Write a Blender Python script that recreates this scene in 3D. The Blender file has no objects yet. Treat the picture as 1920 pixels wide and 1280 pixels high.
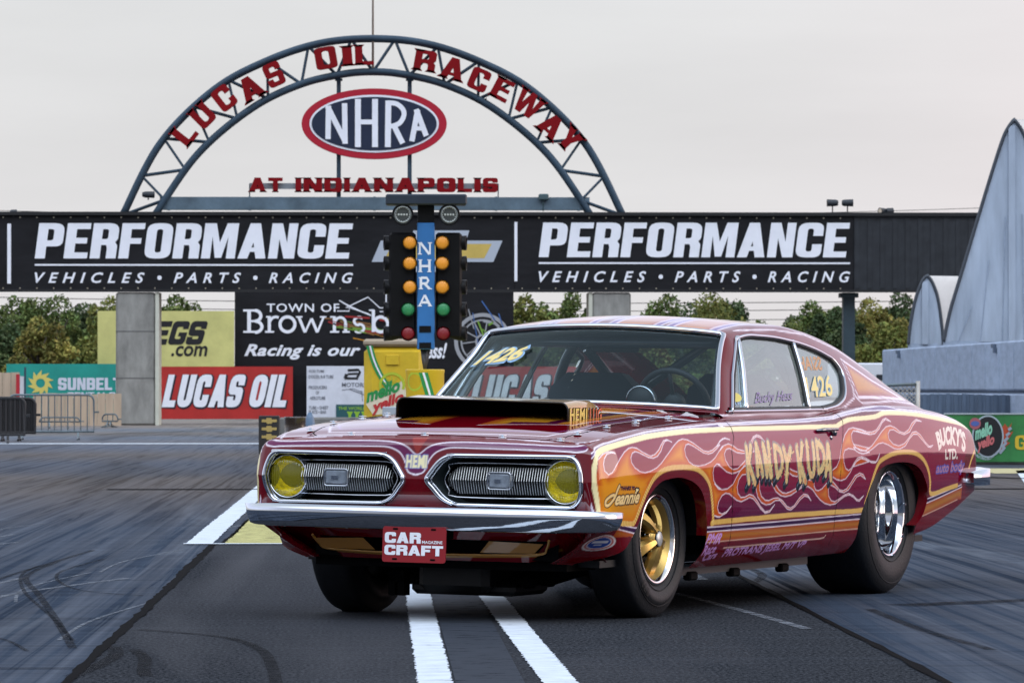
import bpy, math, random
import numpy as np
from mathutils import Vector, Matrix
from mathutils.geometry import tessellate_polygon
random.seed(7); RNG = np.random.default_rng(7)
SC = bpy.context.scene
COL = SC.collection
# ---------------------------------------------------------------- camera, world, sun, exposure
FPX, VPX, HZY = 8958.7, 708.0, 726.9
YAW = math.atan((960 - VPX) / FPX); PITCH = math.atan((HZY - 640) / FPX)
cam = bpy.data.cameras.new('camera'); camo = bpy.data.objects.new('camera', cam); COL.objects.link(camo)
cam.sensor_width = 36.0; cam.lens = 36.0 * FPX / 1920; cam.clip_start = .5; cam.clip_end = 6000
camo.location = (0, 0, 1.0); camo.rotation_euler = (math.pi/2 + PITCH, 0, -YAW)
cam.dof.use_dof = True; cam.dof.focus_distance = 20.6; cam.dof.aperture_fstop = 24.0
SC.camera = camo
SUN_AZ = math.atan2(.97, .10); SUN_EL = math.radians(14)
w = bpy.data.worlds.new('World'); SC.world = w; w.use_nodes = True
nt = w.node_tree; N = nt.nodes; L = nt.links
bg = N['Background']; bg.inputs[1].default_value = .1
sky = N.new('ShaderNodeTexSky'); sky.sky_type = 'NISHITA'; sky.sun_disc = False
sky.sun_elevation = SUN_EL; sky.sun_rotation = SUN_AZ; sky.air_density = 1.6; sky.dust_density = 4; sky.ozone_density = 1.5
hs = N.new('ShaderNodeHueSaturation'); hs.inputs['Saturation'].default_value = .6; L.new(sky.outputs[0], hs.inputs['Color'])
tc = N.new('ShaderNodeTexCoord'); sp = N.new('ShaderNodeSeparateXYZ'); L.new(tc.outputs['Generated'], sp.inputs[0])
rp = N.new('ShaderNodeValToRGB'); L.new(sp.outputs['Z'], rp.inputs[0])
cr = rp.color_ramp; cr.elements[0].position = 0; cr.elements[0].color = (.87, .85, .86, 1)
cr.elements[1].position = .9; cr.elements[1].color = (.60, .70, .88, 1)
for p_, c_ in ((.03, (.85, .84, .85, 1)), (.08, (.83, .84, .855, 1)), (.105, (.98, 1.0, 1.14, 1)), (.17, (1.22, 1.30, 1.62, 1)), (.32, (1.10, 1.18, 1.48, 1)), (.60, (1.0, 1.08, 1.18, 1))):
    e = cr.elements.new(p_); e.color = c_
dt = N.new('ShaderNodeVectorMath'); dt.operation = 'DOT_PRODUCT'; L.new(tc.outputs['Generated'], dt.inputs[0])
dt.inputs[1].default_value = (.90, .42, .05)
mr = N.new('ShaderNodeMapRange'); mr.inputs[1].default_value = .45; mr.inputs[2].default_value = 1.0; mr.interpolation_type = 'SMOOTHSTEP'; L.new(dt.outputs['Value'], mr.inputs[0])
zr_ = N.new('ShaderNodeMapRange'); zr_.inputs[1].default_value = .40; zr_.inputs[2].default_value = .0; L.new(sp.outputs['Z'], zr_.inputs[0])
mu = N.new('ShaderNodeMath'); mu.operation = 'MULTIPLY'; L.new(mr.outputs[0], mu.inputs[0]); L.new(zr_.outputs[0], mu.inputs[1])
glow = N.new('ShaderNodeMix'); glow.data_type = 'RGBA'; L.new(mu.outputs[0], glow.inputs[0]); L.new(rp.outputs[0], glow.inputs[6]); glow.inputs[7].default_value = (2.0, 1.28, 1.38, 1)
# added fill: high sky behind the camera boosted, low sky there dimmed
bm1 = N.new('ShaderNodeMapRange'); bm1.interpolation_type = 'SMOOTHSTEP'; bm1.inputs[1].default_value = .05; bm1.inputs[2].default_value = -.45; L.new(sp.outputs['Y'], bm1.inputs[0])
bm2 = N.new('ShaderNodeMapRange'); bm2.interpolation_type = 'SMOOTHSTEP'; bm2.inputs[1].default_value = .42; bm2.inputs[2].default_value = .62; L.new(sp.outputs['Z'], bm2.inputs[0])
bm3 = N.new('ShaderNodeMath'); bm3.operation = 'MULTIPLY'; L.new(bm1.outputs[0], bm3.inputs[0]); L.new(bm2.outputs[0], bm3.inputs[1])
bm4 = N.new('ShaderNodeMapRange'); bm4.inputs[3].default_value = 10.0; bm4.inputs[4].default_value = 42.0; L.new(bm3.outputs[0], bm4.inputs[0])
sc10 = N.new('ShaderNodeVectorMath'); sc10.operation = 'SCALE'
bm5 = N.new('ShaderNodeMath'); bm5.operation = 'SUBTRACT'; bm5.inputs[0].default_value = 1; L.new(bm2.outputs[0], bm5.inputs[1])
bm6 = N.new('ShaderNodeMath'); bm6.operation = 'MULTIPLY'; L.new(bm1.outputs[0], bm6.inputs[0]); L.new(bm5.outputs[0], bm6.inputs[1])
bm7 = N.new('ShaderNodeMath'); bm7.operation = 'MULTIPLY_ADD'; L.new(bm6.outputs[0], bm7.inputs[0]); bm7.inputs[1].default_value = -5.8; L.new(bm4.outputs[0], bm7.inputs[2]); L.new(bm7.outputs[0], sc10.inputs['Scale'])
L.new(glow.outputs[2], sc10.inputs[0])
mx = N.new('ShaderNodeMix'); mx.data_type = 'RGBA'; mx.inputs[0].default_value = .86; L.new(hs.outputs[0], mx.inputs[6])
cm = N.new('ShaderNodeMapping'); cm.inputs['Scale'].default_value = (3, 3, 16); L.new(tc.outputs['Generated'], cm.inputs[0])
cn = N.new('ShaderNodeTexNoise'); cn.inputs['Scale'].default_value = 1.6; cn.inputs['Detail'].default_value = 7; cn.inputs['Roughness'].default_value = .55; L.new(cm.outputs[0], cn.inputs['Vector'])
cv = N.new('ShaderNodeMapRange'); cv.inputs[1].default_value = .3; cv.inputs[2].default_value = .7; cv.inputs[3].default_value = .93; cv.inputs[4].default_value = 1.07; L.new(cn.outputs[0], cv.inputs[0])
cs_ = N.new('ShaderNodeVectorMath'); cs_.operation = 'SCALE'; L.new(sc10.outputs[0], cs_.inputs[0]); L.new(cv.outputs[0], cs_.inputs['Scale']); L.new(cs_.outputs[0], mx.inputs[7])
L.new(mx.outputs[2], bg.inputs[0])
sl = bpy.data.lights.new('sun', 'SUN'); sl.energy = .9; sl.angle = math.radians(40); sl.color = (1, .84, .68)
so = bpy.data.objects.new('sun', sl); COL.objects.link(so)
sd = Vector((math.sin(SUN_AZ)*math.cos(SUN_EL), math.cos(SUN_AZ)*math.cos(SUN_EL), math.sin(SUN_EL)))
so.rotation_euler = (-sd).to_track_quat('-Z', 'Y').to_euler(); so.location = (60, 30, 40)
SC.view_settings.view_transform = 'Standard'; SC.view_settings.look = 'None'
SC.view_settings.exposure = 0; SC.view_settings.gamma = 1
# ---------------------------------------------------------------- helpers
def lin(r, g, b):
    f = lambda c: (c/255/12.92) if c/255 <= .04045 else ((c/255 + .055)/1.055)**2.4
    return (f(r), f(g), f(b))
MATS = {}
def mat(name, base=(.5,.5,.5), rough=.5, metal=0., coat=0., coat_rough=.03, spec=.5, trans=0., alpha=1., var=0., vscale=3., bump=0., bscale=60., ior=1.45, stretch=(1,1,1), attr=None, emit=None):
    if name in MATS: return MATS[name]
    m = bpy.data.materials.new(name); m.use_nodes = True; MATS[name] = m
    t = m.node_tree; b = t.nodes['Principled BSDF']; I = b.inputs
    I['Base Color'].default_value = (*base, 1); I['Roughness'].default_value = rough; I['Metallic'].default_value = metal
    I['Coat Weight'].default_value = coat; I['Coat Roughness'].default_value = coat_rough; I['Specular IOR Level'].default_value = spec
    I['Transmission Weight'].default_value = trans; I['IOR'].default_value = ior; I['Alpha'].default_value = alpha
    if emit: I['Emission Color'].default_value = (*emit, 1); I['Emission Strength'].default_value = 1
    src = None
    if attr:
        a = t.nodes.new('ShaderNodeAttribute'); a.attribute_name = attr; src = a.outputs['Color']; t.links.new(src, I['Base Color'])
    if var or bump:
        tc = t.nodes.new('ShaderNodeTexCoord'); mp = t.nodes.new('ShaderNodeMapping'); mp.inputs['Scale'].default_value = stretch
        t.links.new(tc.outputs['Object'], mp.inputs[0])
    if var:
        n = t.nodes.new('ShaderNodeTexNoise'); n.inputs['Scale'].default_value = vscale; n.inputs['Detail'].default_value = 8; n.inputs['Roughness'].default_value = .65
        t.links.new(mp.outputs[0], n.inputs['Vector'])
        r = t.nodes.new('ShaderNodeMapRange'); r.inputs[1].default_value = .3; r.inputs[2].default_value = .7; r.inputs[3].default_value = 1 - var; r.inputs[4].default_value = 1 + var
        t.links.new(n.outputs[0], r.inputs[0])
        v = t.nodes.new('ShaderNodeVectorMath'); v.operation = 'SCALE'; v.inputs[0].default_value = base
        if src: t.links.new(src, v.inputs[0])
        t.links.new(r.outputs[0], v.inputs['Scale']); t.links.new(v.outputs[0], I['Base Color'])
    if bump:
        n2 = t.nodes.new('ShaderNodeTexNoise'); n2.inputs['Scale'].default_value = bscale; n2.inputs['Detail'].default_value = 6
        t.links.new(mp.outputs[0], n2.inputs['Vector'])
        bp = t.nodes.new('ShaderNodeBump'); bp.inputs['Strength'].default_value = bump; bp.inputs['Distance'].default_value = .02
        t.links.new(n2.outputs[0], bp.inputs['Height']); t.links.new(bp.outputs[0], I['Normal'])
    return m
def link(o, parent=None, loc=None):
    COL.objects.link(o)
    if parent: o.parent = parent
    if loc is not None: o.location = loc
    return o
def mesh(name, V, F, m=None, parent=None, smooth=False, color=None, mats=None, midx=None):
    """one mesh object from arrays; F: list of tuples or Nx4/Nx3 array"""
    me = bpy.data.meshes.new(name)
    V = np.asarray(V, dtype=np.float32)
    if isinstance(F, np.ndarray):
        n, k = F.shape
        me.vertices.add(len(V)); me.vertices.foreach_set('co', V.ravel())
        me.loops.add(n*k); me.loops.foreach_set('vertex_index', F.astype(np.int32).ravel())
        me.polygons.add(n); me.polygons.foreach_set('loop_start', np.arange(0, n*k, k, dtype=np.int32))
        me.polygons.foreach_set('loop_total', np.full(n, k, dtype=np.int32))
        me.update(calc_edges=True); me.validate()
    else:
        me.from_pydata([tuple(map(float, v)) for v in V], [], [tuple(int(i) for i in f) for f in F]); me.update()
    if smooth: me.polygons.foreach_set('use_smooth', np.ones(len(me.polygons), dtype=bool))
    if color is not None:
        a = me.color_attributes.new('paint', 'FLOAT_COLOR', 'POINT')
        c = np.ones((len(V), 4), np.float32); c[:, :3] = color; a.data.foreach_set('color', c.ravel())
    for mm in (mats or ([m] if m else [])): me.materials.append(mm)
    if midx is not None: me.polygons.foreach_set('material_index', np.asarray(midx, np.int32))
    o = bpy.data.objects.new(name, me)
    return link(o, parent)
class MB:
    """collects shapes into one mesh"""
    def __init__(s): s.V = []; s.F = []; s.mi = []; s.cur = 0
    def add(s, V, F):
        n = len(s.V); s.V += [tuple(v) for v in V]; s.F += [tuple(i+n for i in f) for f in F]; s.mi += [s.cur]*len(F)
    def box(s, x0, x1, y0, y1, z0, z1, M=None, bev=0):
        if bev:
            b = bev; P = []
            for z, i in ((z0, b), (z0+b, 0), (z1-b, 0), (z1, b)):
                P += [(x0+i,y0+b if i==0 else y0+i,z)] if 0 else []
                xs = (x0+i, x1-i); ys = (y0+i, y1-i); c = b if i == 0 else 0
                if i == 0: P += [(xs[0]+b,ys[0],z),(xs[1]-b,ys[0],z),(xs[1],ys[0]+b,z),(xs[1],ys[1]-b,z),(xs[1]-b,ys[1],z),(xs[0]+b,ys[1],z),(xs[0],ys[1]-b,z),(xs[0],ys[0]+b,z)]
                else: P += [(xs[0]+b*.4,ys[0],z),(xs[1]-b*.4,ys[0],z),(xs[1],ys[0]+b*.4,z),(xs[1],ys[1]-b*.4,z),(xs[1]-b*.4,ys[1],z),(xs[0]+b*.4,ys[1],z),(xs[0],ys[1]-b*.4,z),(xs[0],ys[0]+b*.4,z)]
            F = [tuple(range(7,-1,-1)), tuple(range(24,32))]
            for r in range(3):
                for k in range(8): F.append((r*8+k, r*8+(k+1)%8, r*8+8+(k+1)%8, r*8+8+k))
        else:
            P = [(x0,y0,z0),(x1,y0,z0),(x1,y1,z0),(x0,y1,z0),(x0,y0,z1),(x1,y0,z1),(x1,y1,z1),(x0,y1,z1)]
            F = [(3,2,1,0),(4,5,6,7),(0,1,5,4),(1,2,6,5),(2,3,7,6),(3,0,4,7)]
        if M is not None: P = [tuple(M @ Vector(p)) for p in P]
        s.add(P, F)
    def tube(s, pts, r, n=8, closed=False, cap=True):
        P = [Vector(p) for p in pts]; m = len(P); rs = r if hasattr(r, '__len__') else [r]*m
        rings = []; up = None
        for i in range(m):
            a = P[(i-1) % m] if (closed or i > 0) else P[i]; b = P[(i+1) % m] if (closed or i < m-1) else P[i]
            t = (b - a).normalized()
            if up is None:
                up = Vector((0,0,1)) if abs(t.z) < .9 else Vector((1,0,0))
            u = (up - t*up.dot(t)).normalized(); up = u; v = t.cross(u)
            rings.append([P[i] + (u*math.cos(2*math.pi*k/n) + v*math.sin(2*math.pi*k/n))*rs[i] for k in range(n)])
        V = [q for rg in rings for q in rg]; F = []
        for i in range(m if closed else m-1):
            j = (i+1) % m
            for k in range(n): F.append((i*n+k, i*n+(k+1)%n, j*n+(k+1)%n, j*n+k))
        if cap and not closed: F += [tuple(range(n-1,-1,-1)), tuple(range((m-1)*n, m*n))]
        s.add(V, F)
    def lathe(s, prof, n=48, M=None, closed=False):
        """prof: (radius, height) pairs about local Z"""
        V = []; F = []; m = len(prof)
        for r, h in prof:
            for k in range(n):
                a = 2*math.pi*k/n; V.append((r*math.cos(a), r*math.sin(a), h))
        for i in range(m if closed else m-1):
            j = (i+1) % m
            for k in range(n): F.append((i*n+k, i*n+(k+1)%n, j*n+(k+1)%n, j*n+k))
        if M is not None: V = [tuple(M @ Vector(v)) for v in V]
        s.add(V, F)
    def cyl(s, r, z0, z1, n=24, M=None):
        V = [(r*math.cos(2*math.pi*k/n), r*math.sin(2*math.pi*k/n), z) for z in (z0, z1) for k in range(n)]
        F = [(k, (k+1)%n, n+(k+1)%n, n+k) for k in range(n)] + [tuple(range(n-1,-1,-1)), tuple(range(n, 2*n))]
        if M is not None: V = [tuple(M @ Vector(v)) for v in V]
        s.add(V, F)
    def flat(s, V2, T, f):
        s.add([f(u, v) for u, v in V2], T)
    def build(s, name, m=None, parent=None, smooth=False, mats=None):
        o = mesh(name, np.array(s.V, np.float32), s.F, m, parent, smooth, mats=mats, midx=s.mi if mats else None)
        return o
def auto_smooth(o, deg=35):
    me = o.data
    me.polygons.foreach_set('use_smooth', np.ones(len(me.polygons), dtype=bool))
    try: me.set_sharp_from_angle(angle=math.radians(deg))
    except Exception: pass
    return o
def tag(o, label=None, cat=None, group=None, kind=None):
    if label: o['label'] = label
    if cat: o['category'] = cat
    if group: o['group'] = group
    if kind: o['kind'] = kind
    return o
def thing(name, label, cat, loc=(0,0,0), rot=(0,0,0), group=None):
    o = bpy.data.objects.new(name, None); COL.objects.link(o); o.location = loc; o.rotation_euler = rot; o.empty_display_size = .2
    return tag(o, label, cat, group)
def copy_tree(o, parent=None):
    c = o.copy(); COL.objects.link(c)
    if parent: c.parent = parent
    for ch in list(o.children): copy_tree(ch, c)
    return c
def T3(x, y, z): return Matrix.Translation((x, y, z))
def RX(a): return Matrix.Rotation(a, 4, 'X')
def RY(a): return Matrix.Rotation(a, 4, 'Y')
def RZ(a): return Matrix.Rotation(a, 4, 'Z')
# ---------------------------------------------------------------- flat lettering
def round_poly(P, R, n=4):
    out = []; m = len(P)
    for i, p in enumerate(P):
        r = R[i] if hasattr(R, '__len__') else R
        if r <= 0: out.append(p); continue
        p = np.array(p, float); a = np.array(P[i-1], float) - p; b = np.array(P[(i+1) % m], float) - p
        la, lb = np.hypot(*a), np.hypot(*b); k = min(r, la*.48, lb*.48)
        A = p + a/la*k; B = p + b/lb*k
        for t in np.linspace(0, 1, n+1): out.append(tuple((1-t)**2*A + 2*t*(1-t)*p + t*t*B))
    return out
def glyph(c, w, s, h, r):
    """heavy block capital, height 1: returns list of loops (outer, holes...) groups and its width"""
    q = r
    if c == 'I': return [[[(0,0),(s,0),(s,1),(0,1)]]], s
    if c == 'L': return [[[(0,0),(w*.86,0),(w*.86,h),(s,h),(s,1),(0,1)]]], w*.86
    if c == 'T': return [[[((w-s)/2,0),((w+s)/2,0),((w+s)/2,1-h),(w,1-h),(w,1),(0,1),(0,1-h),((w-s)/2,1-h)]]], w
    if c == 'E': return [[[(0,0),(w*.9,0),(w*.9,h),(s,h),(s,.5-h*.45),(w*.82,.5-h*.45),(w*.82,.5+h*.5),(s,.5+h*.5),(s,1-h),(w*.9,1-h),(w*.9,1),(0,1)]]], w*.9
    if c == 'F': return [[[(0,0),(s,0),(s,.5-h*.5),(w*.8,.5-h*.5),(w*.8,.5+h*.45),(s,.5+h*.45),(s,1-h),(w*.88,1-h),(w*.88,1),(0,1)]]], w*.88
    if c == 'H': return [[[(0,0),(s,0),(s,.5-h/2),(w-s,.5-h/2),(w-s,0),(w,0),(w,1),(w-s,1),(w-s,.5+h/2),(s,.5+h/2),(s,1),(0,1)]]], w
    if c == 'N': return [[[(0,0),(s*.9,0),(s*.9,.55),(w-s*1.05,0),(w,0),(w,1),(w-s*.9,1),(w-s*.9,.45),(s*1.05,1),(0,1)]]], w
    if c == 'M':
        w = w*1.3; return [[[(0,0),(s*.9,0),(s*.9,.62),(w/2-s*.32,.02),(w/2+s*.32,.02),(w-s*.9,.62),(w-s*.9,0),(w,0),(w,1),(w-s*1.15,1),(w/2,.46),(s*1.15,1),(0,1)]]], w
    if c == 'W':
        w = w*1.45; k = s*.95; return [[[(0,1),(w*.2,0),(w*.2+k*.95,0),(w/2,.55),(w*.8-k*.95,0),(w*.8,0),(w,1),(w-k,1),(w*.78-k*.25,.42),(w/2+k*.42,1),(w/2-k*.42,1),(w*.22+k*.25,.42),(k,1)]]], w
    if c == 'V': return [[[(0,1),(w/2-s*.5,0),(w/2+s*.5,0),(w,1),(w-s,1),(w/2,.3),(s,1)]]], w
    if c == 'Y': return [[[(0,1),((w-s)/2,.42),((w-s)/2,0),((w+s)/2,0),((w+s)/2,.42),(w,1),(w-s*1.05,1),(w/2,.62),(s*1.05,1)]]], w
    if c == 'K': return [[[(0,0),(s,0),(s,.36),(s*1.25,.44),(w-s*1.15,0),(w,0),(w*.66,.55),(w*.97,1),(w-s*1.15,1),(s,.6),(s,1),(0,1)]]], w
    if c == 'Z': return [[[(0,0),(w,0),(w,h),(s*1.2,h),(w,1-h),(w,1),(0,1),(0,1-h),(w-s*1.2,1-h),(0,h)]]], w
    if c == 'A':
        w = w*1.08; a = s*.52; k = w/2 - a; xin = lambda y: s + k*y; yap = (w/2 - s)/k; y1 = .19 + h*.75
        return [[[(0,0),(s,0),(xin(.19),.19),(w-xin(.19),.19),(w-s,0),(w,0),(w/2+a,1),(w/2-a,1)], [(xin(y1),y1),(w-xin(y1),y1),(w/2,min(.86,yap))]]], w
    if c == 'O' : return [[round_poly([(0,0),(w,0),(w,1),(0,1)], q), round_poly([(s,h),(w-s,h),(w-s,1-h),(s,1-h)], q*.6)]], w
    if c == 'D': return [[round_poly([(0,0),(w,0),(w,1),(0,1)], [0,q,q,0]), round_poly([(s,h),(w-s,h),(w-s,1-h),(s,1-h)], [0,q*.6,q*.6,0])]], w
    if c == 'P': return [[round_poly([(0,0),(s,0),(s,.34),(w,.34),(w,1),(0,1)], [0,0,0,q,q,0]), round_poly([(s,.34+h),(w-s,.34+h),(w-s,1-h),(s,1-h)], [0,q*.5,q*.5,0])]], w
    if c == 'R': return [[round_poly([(0,0),(s,0),(s,.38),(w-s*1.12,.38),(w-s*1.0,.30),(w-s*1.0,0),(w,0),(w,.38),(w*.9,.46),(w,.55),(w,1),(0,1)], [0,0,0,0,.04,0,0,.08,.02,.08,q,0]), round_poly([(s,.38+h),(w-s,.38+h),(w-s,1-h),(s,1-h)], [0,q*.5,q*.5,0])]], w
    if c == 'B': return [[round_poly([(0,0),(w,0),(w,.5),(w*.94,.52),(w,.54),(w,1),(0,1)], [0,q,q*.7,0,q*.7,q,0]), round_poly([(s,h),(w-s,h),(w-s,.5-h*.4),(s,.5-h*.4)], [0,q*.4,q*.4,0]), round_poly([(s,.5+h*.5),(w-s,.5+h*.5),(w-s,1-h),(s,1-h)], [0,q*.4,q*.4,0])]], w
    if c == 'U': return [[round_poly([(0,0),(w,0),(w,1),(w-s,1),(w-s,h),(s,h),(s,1),(0,1)], [q,q,0,0,q*.6,q*.6,0,0])]], w
    if c == 'J': return [[round_poly([(0,0),(w,0),(w,1),(w-s,1),(w-s,h),(s,h),(s,.34),(0,.34)], [q,q,0,0,q*.6,q*.6,0,0])]], w
    if c == 'C': return [[round_poly([(0,0),(w,0),(w,.38),(w-s,.38),(w-s,h),(s,h),(s,1-h),(w-s,1-h),(w-s,.62),(w,.62),(w,1),(0,1)], [q,q,0,0,q*.5,q*.5,q*.5,q*.5,0,0,q,q])]], w
    if c == 'G': return [[round_poly([(0,0),(w,0),(w,.52),(w*.5,.52),(w*.5,.52-h*.7),(w-s,.52-h*.7),(w-s,h),(s,h),(s,1-h),(w-s,1-h),(w-s,.66),(w,.66),(w,1),(0,1)], [q,q,0,0,0,0,q*.4,q*.5,q*.5,q*.5,0,0,q,q])]], w
    if c == 'S': return [[round_poly([(0,0),(w,0),(w,.5+h*.55),(s,.5+h*.55),(s,1-h),(w-s,1-h),(w-s,.67),(w,.67),(w,1),(0,1),(0,.5-h*.55),(w-s,.5-h*.55),(w-s,h),(s,h),(s,.33),(0,.33)], [q,q,q,q*.3,q*.4,q*.4,0,0,q,q,q,q*.3,q*.4,q*.4,0,0])]], w
    if c == '.': return [[[(0,0),(s,0),(s,h),(0,h)]]], s
    return [], w*.55
def block(text, w=.55, s=.2, h=.18, r=.16, gap=.07, serif=0):
    """list of loop groups for a line of block capitals, height 1, plus its length"""
    out = []; x = 0
    for c in text:
        g, gw = glyph(c, w, s, h, r)
        for grp in g: out.append([[(px+x, py) for px, py in lp] for lp in grp])
        if serif and c in 'LIAHNMRPTFEKYWUD':
            e = serif
            feet = {'L': [0], 'I': [0], 'T': [(gw-s)/2], 'P': [0], 'F': [0], 'E': [0], 'Y': [(gw-s)/2], 'D': [0]}.get(c, [0, gw-s])
            if c in 'WU': feet = []
            for fx in feet: out.append([[(x+fx-e, -.004), (x+fx+s+e, -.004), (x+fx+s, .1), (x+fx, .1)]])
            heads = {'A': [], 'T': [], 'E': [0], 'L': [0], 'I': [0], 'P': [0], 'R': [0], 'F': [0], 'D': [0]}.get(c, [0, gw-s])
            for fx in heads: out.append([[(x+fx, .9), (x+fx+s, .9), (x+fx+s+e, 1.004), (x+fx-e, 1.004)]])
        x += gw + gap
    return out, x - gap
def fit(groups, length, x0, x1, z0, z1, shear=0., slope=0.):
    """scale loop groups into a box; shear leans to the right"""
    H = z1 - z0; sx = (x1 - x0 - abs(shear)*H) / length
    return [[[(x0 + u*sx + shear*H*v, z0 + H*v + slope*u*sx) for u, v in lp] for lp in g] for g in groups]
def tess(groups):
    V = []; T = []
    for g in groups:
        n = len(V)
        tr = tessellate_polygon([[Vector((u, v, 0)) for u, v in lp] for lp in g])
        for lp in g: V += lp
        for a, b, c in tr:
            A, B, C_ = V[n+a], V[n+b], V[n+c]
            if (B[0]-A[0])*(C_[1]-A[1]) - (B[1]-A[1])*(C_[0]-A[0]) < 0: b, c = c, b
            T.append((n+a, n+b, n+c))
    return V, T
_TX = {}
def text2d(s, offset=0., shear=0., spacing=1.):
    """outline text from Blender's built-in face as triangles, unit box"""
    k = (s, offset, shear, spacing)
    if k in _TX: return _TX[k]
    c = bpy.data.curves.new('t', 'FONT'); c.body = s; c.offset = offset; c.shear = shear; c.space_character = spacing; c.resolution_u = 3
    o = bpy.data.objects.new('t', c); COL.objects.link(o)
    bpy.context.view_layer.update()
    me = o.evaluated_get(bpy.context.evaluated_depsgraph_get()).to_mesh()
    me.calc_loop_triangles()
    V = np.array([v.co[:2] for v in me.vertices]); T = [tuple(t.vertices) for t in me.loop_triangles]
    o.to_mesh_clear(); bpy.data.objects.remove(o); bpy.data.curves.remove(c)
    mn, mxx = V.min(0), V.max(0); V = (V - mn) / (mxx - mn)
    _TX[k] = (V, T); return _TX[k]
def text_in(s, x0, x1, z0, z1, **k):
    V, T = text2d(s, **k); return [(x0 + u*(x1-x0), z0 + v*(z1-z0)) for u, v in V], T
def ribbon(P, wd, closed=False):
    """flat strip along a 2D polyline"""
    P = np.array(P, float); n = len(P)
    if closed: d = np.roll(P, -1, 0) - np.roll(P, 1, 0)
    else: d = np.gradient(P, axis=0)
    d /= np.maximum(np.hypot(d[:, 0], d[:, 1]), 1e-9)[:, None]
    nrm = np.c_[-d[:, 1], d[:, 0]]; ww = np.broadcast_to(np.asarray(wd, float), (n,))[:, None] / 2
    V = [tuple(v) for v in np.vstack([P - nrm*ww, P + nrm*ww])]
    T = []
    for i in range(n if closed else n-1):
        j = (i+1) % n; T.append((i, j, n+j, n+i))
    return V, T
def smooth_line(P, n=6, closed=False):
    P = np.array(P, float); m = len(P); out = []
    for i in range(m if closed else m-1):
        p0 = P[(i-1) % m] if (closed or i > 0) else P[i]; p1 = P[i]; p2 = P[(i+1) % m]; p3 = P[(i+2) % m] if (closed or i < m-2) else p2
        for t in np.arange(n)/n:
            out.append(.5*((2*p1) + (p2-p0)*t + (2*p0-5*p1+4*p2-p3)*t*t + (3*p1-p0-3*p2+p3)*t**3))
    if not closed: out.append(P[-1])
    return np.array(out)
def ellipse(cx, cz, a, b, n=48): return [(cx + a*math.cos(2*math.pi*k/n), cz + b*math.sin(2*math.pi*k/n)) for k in range(n)]
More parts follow.
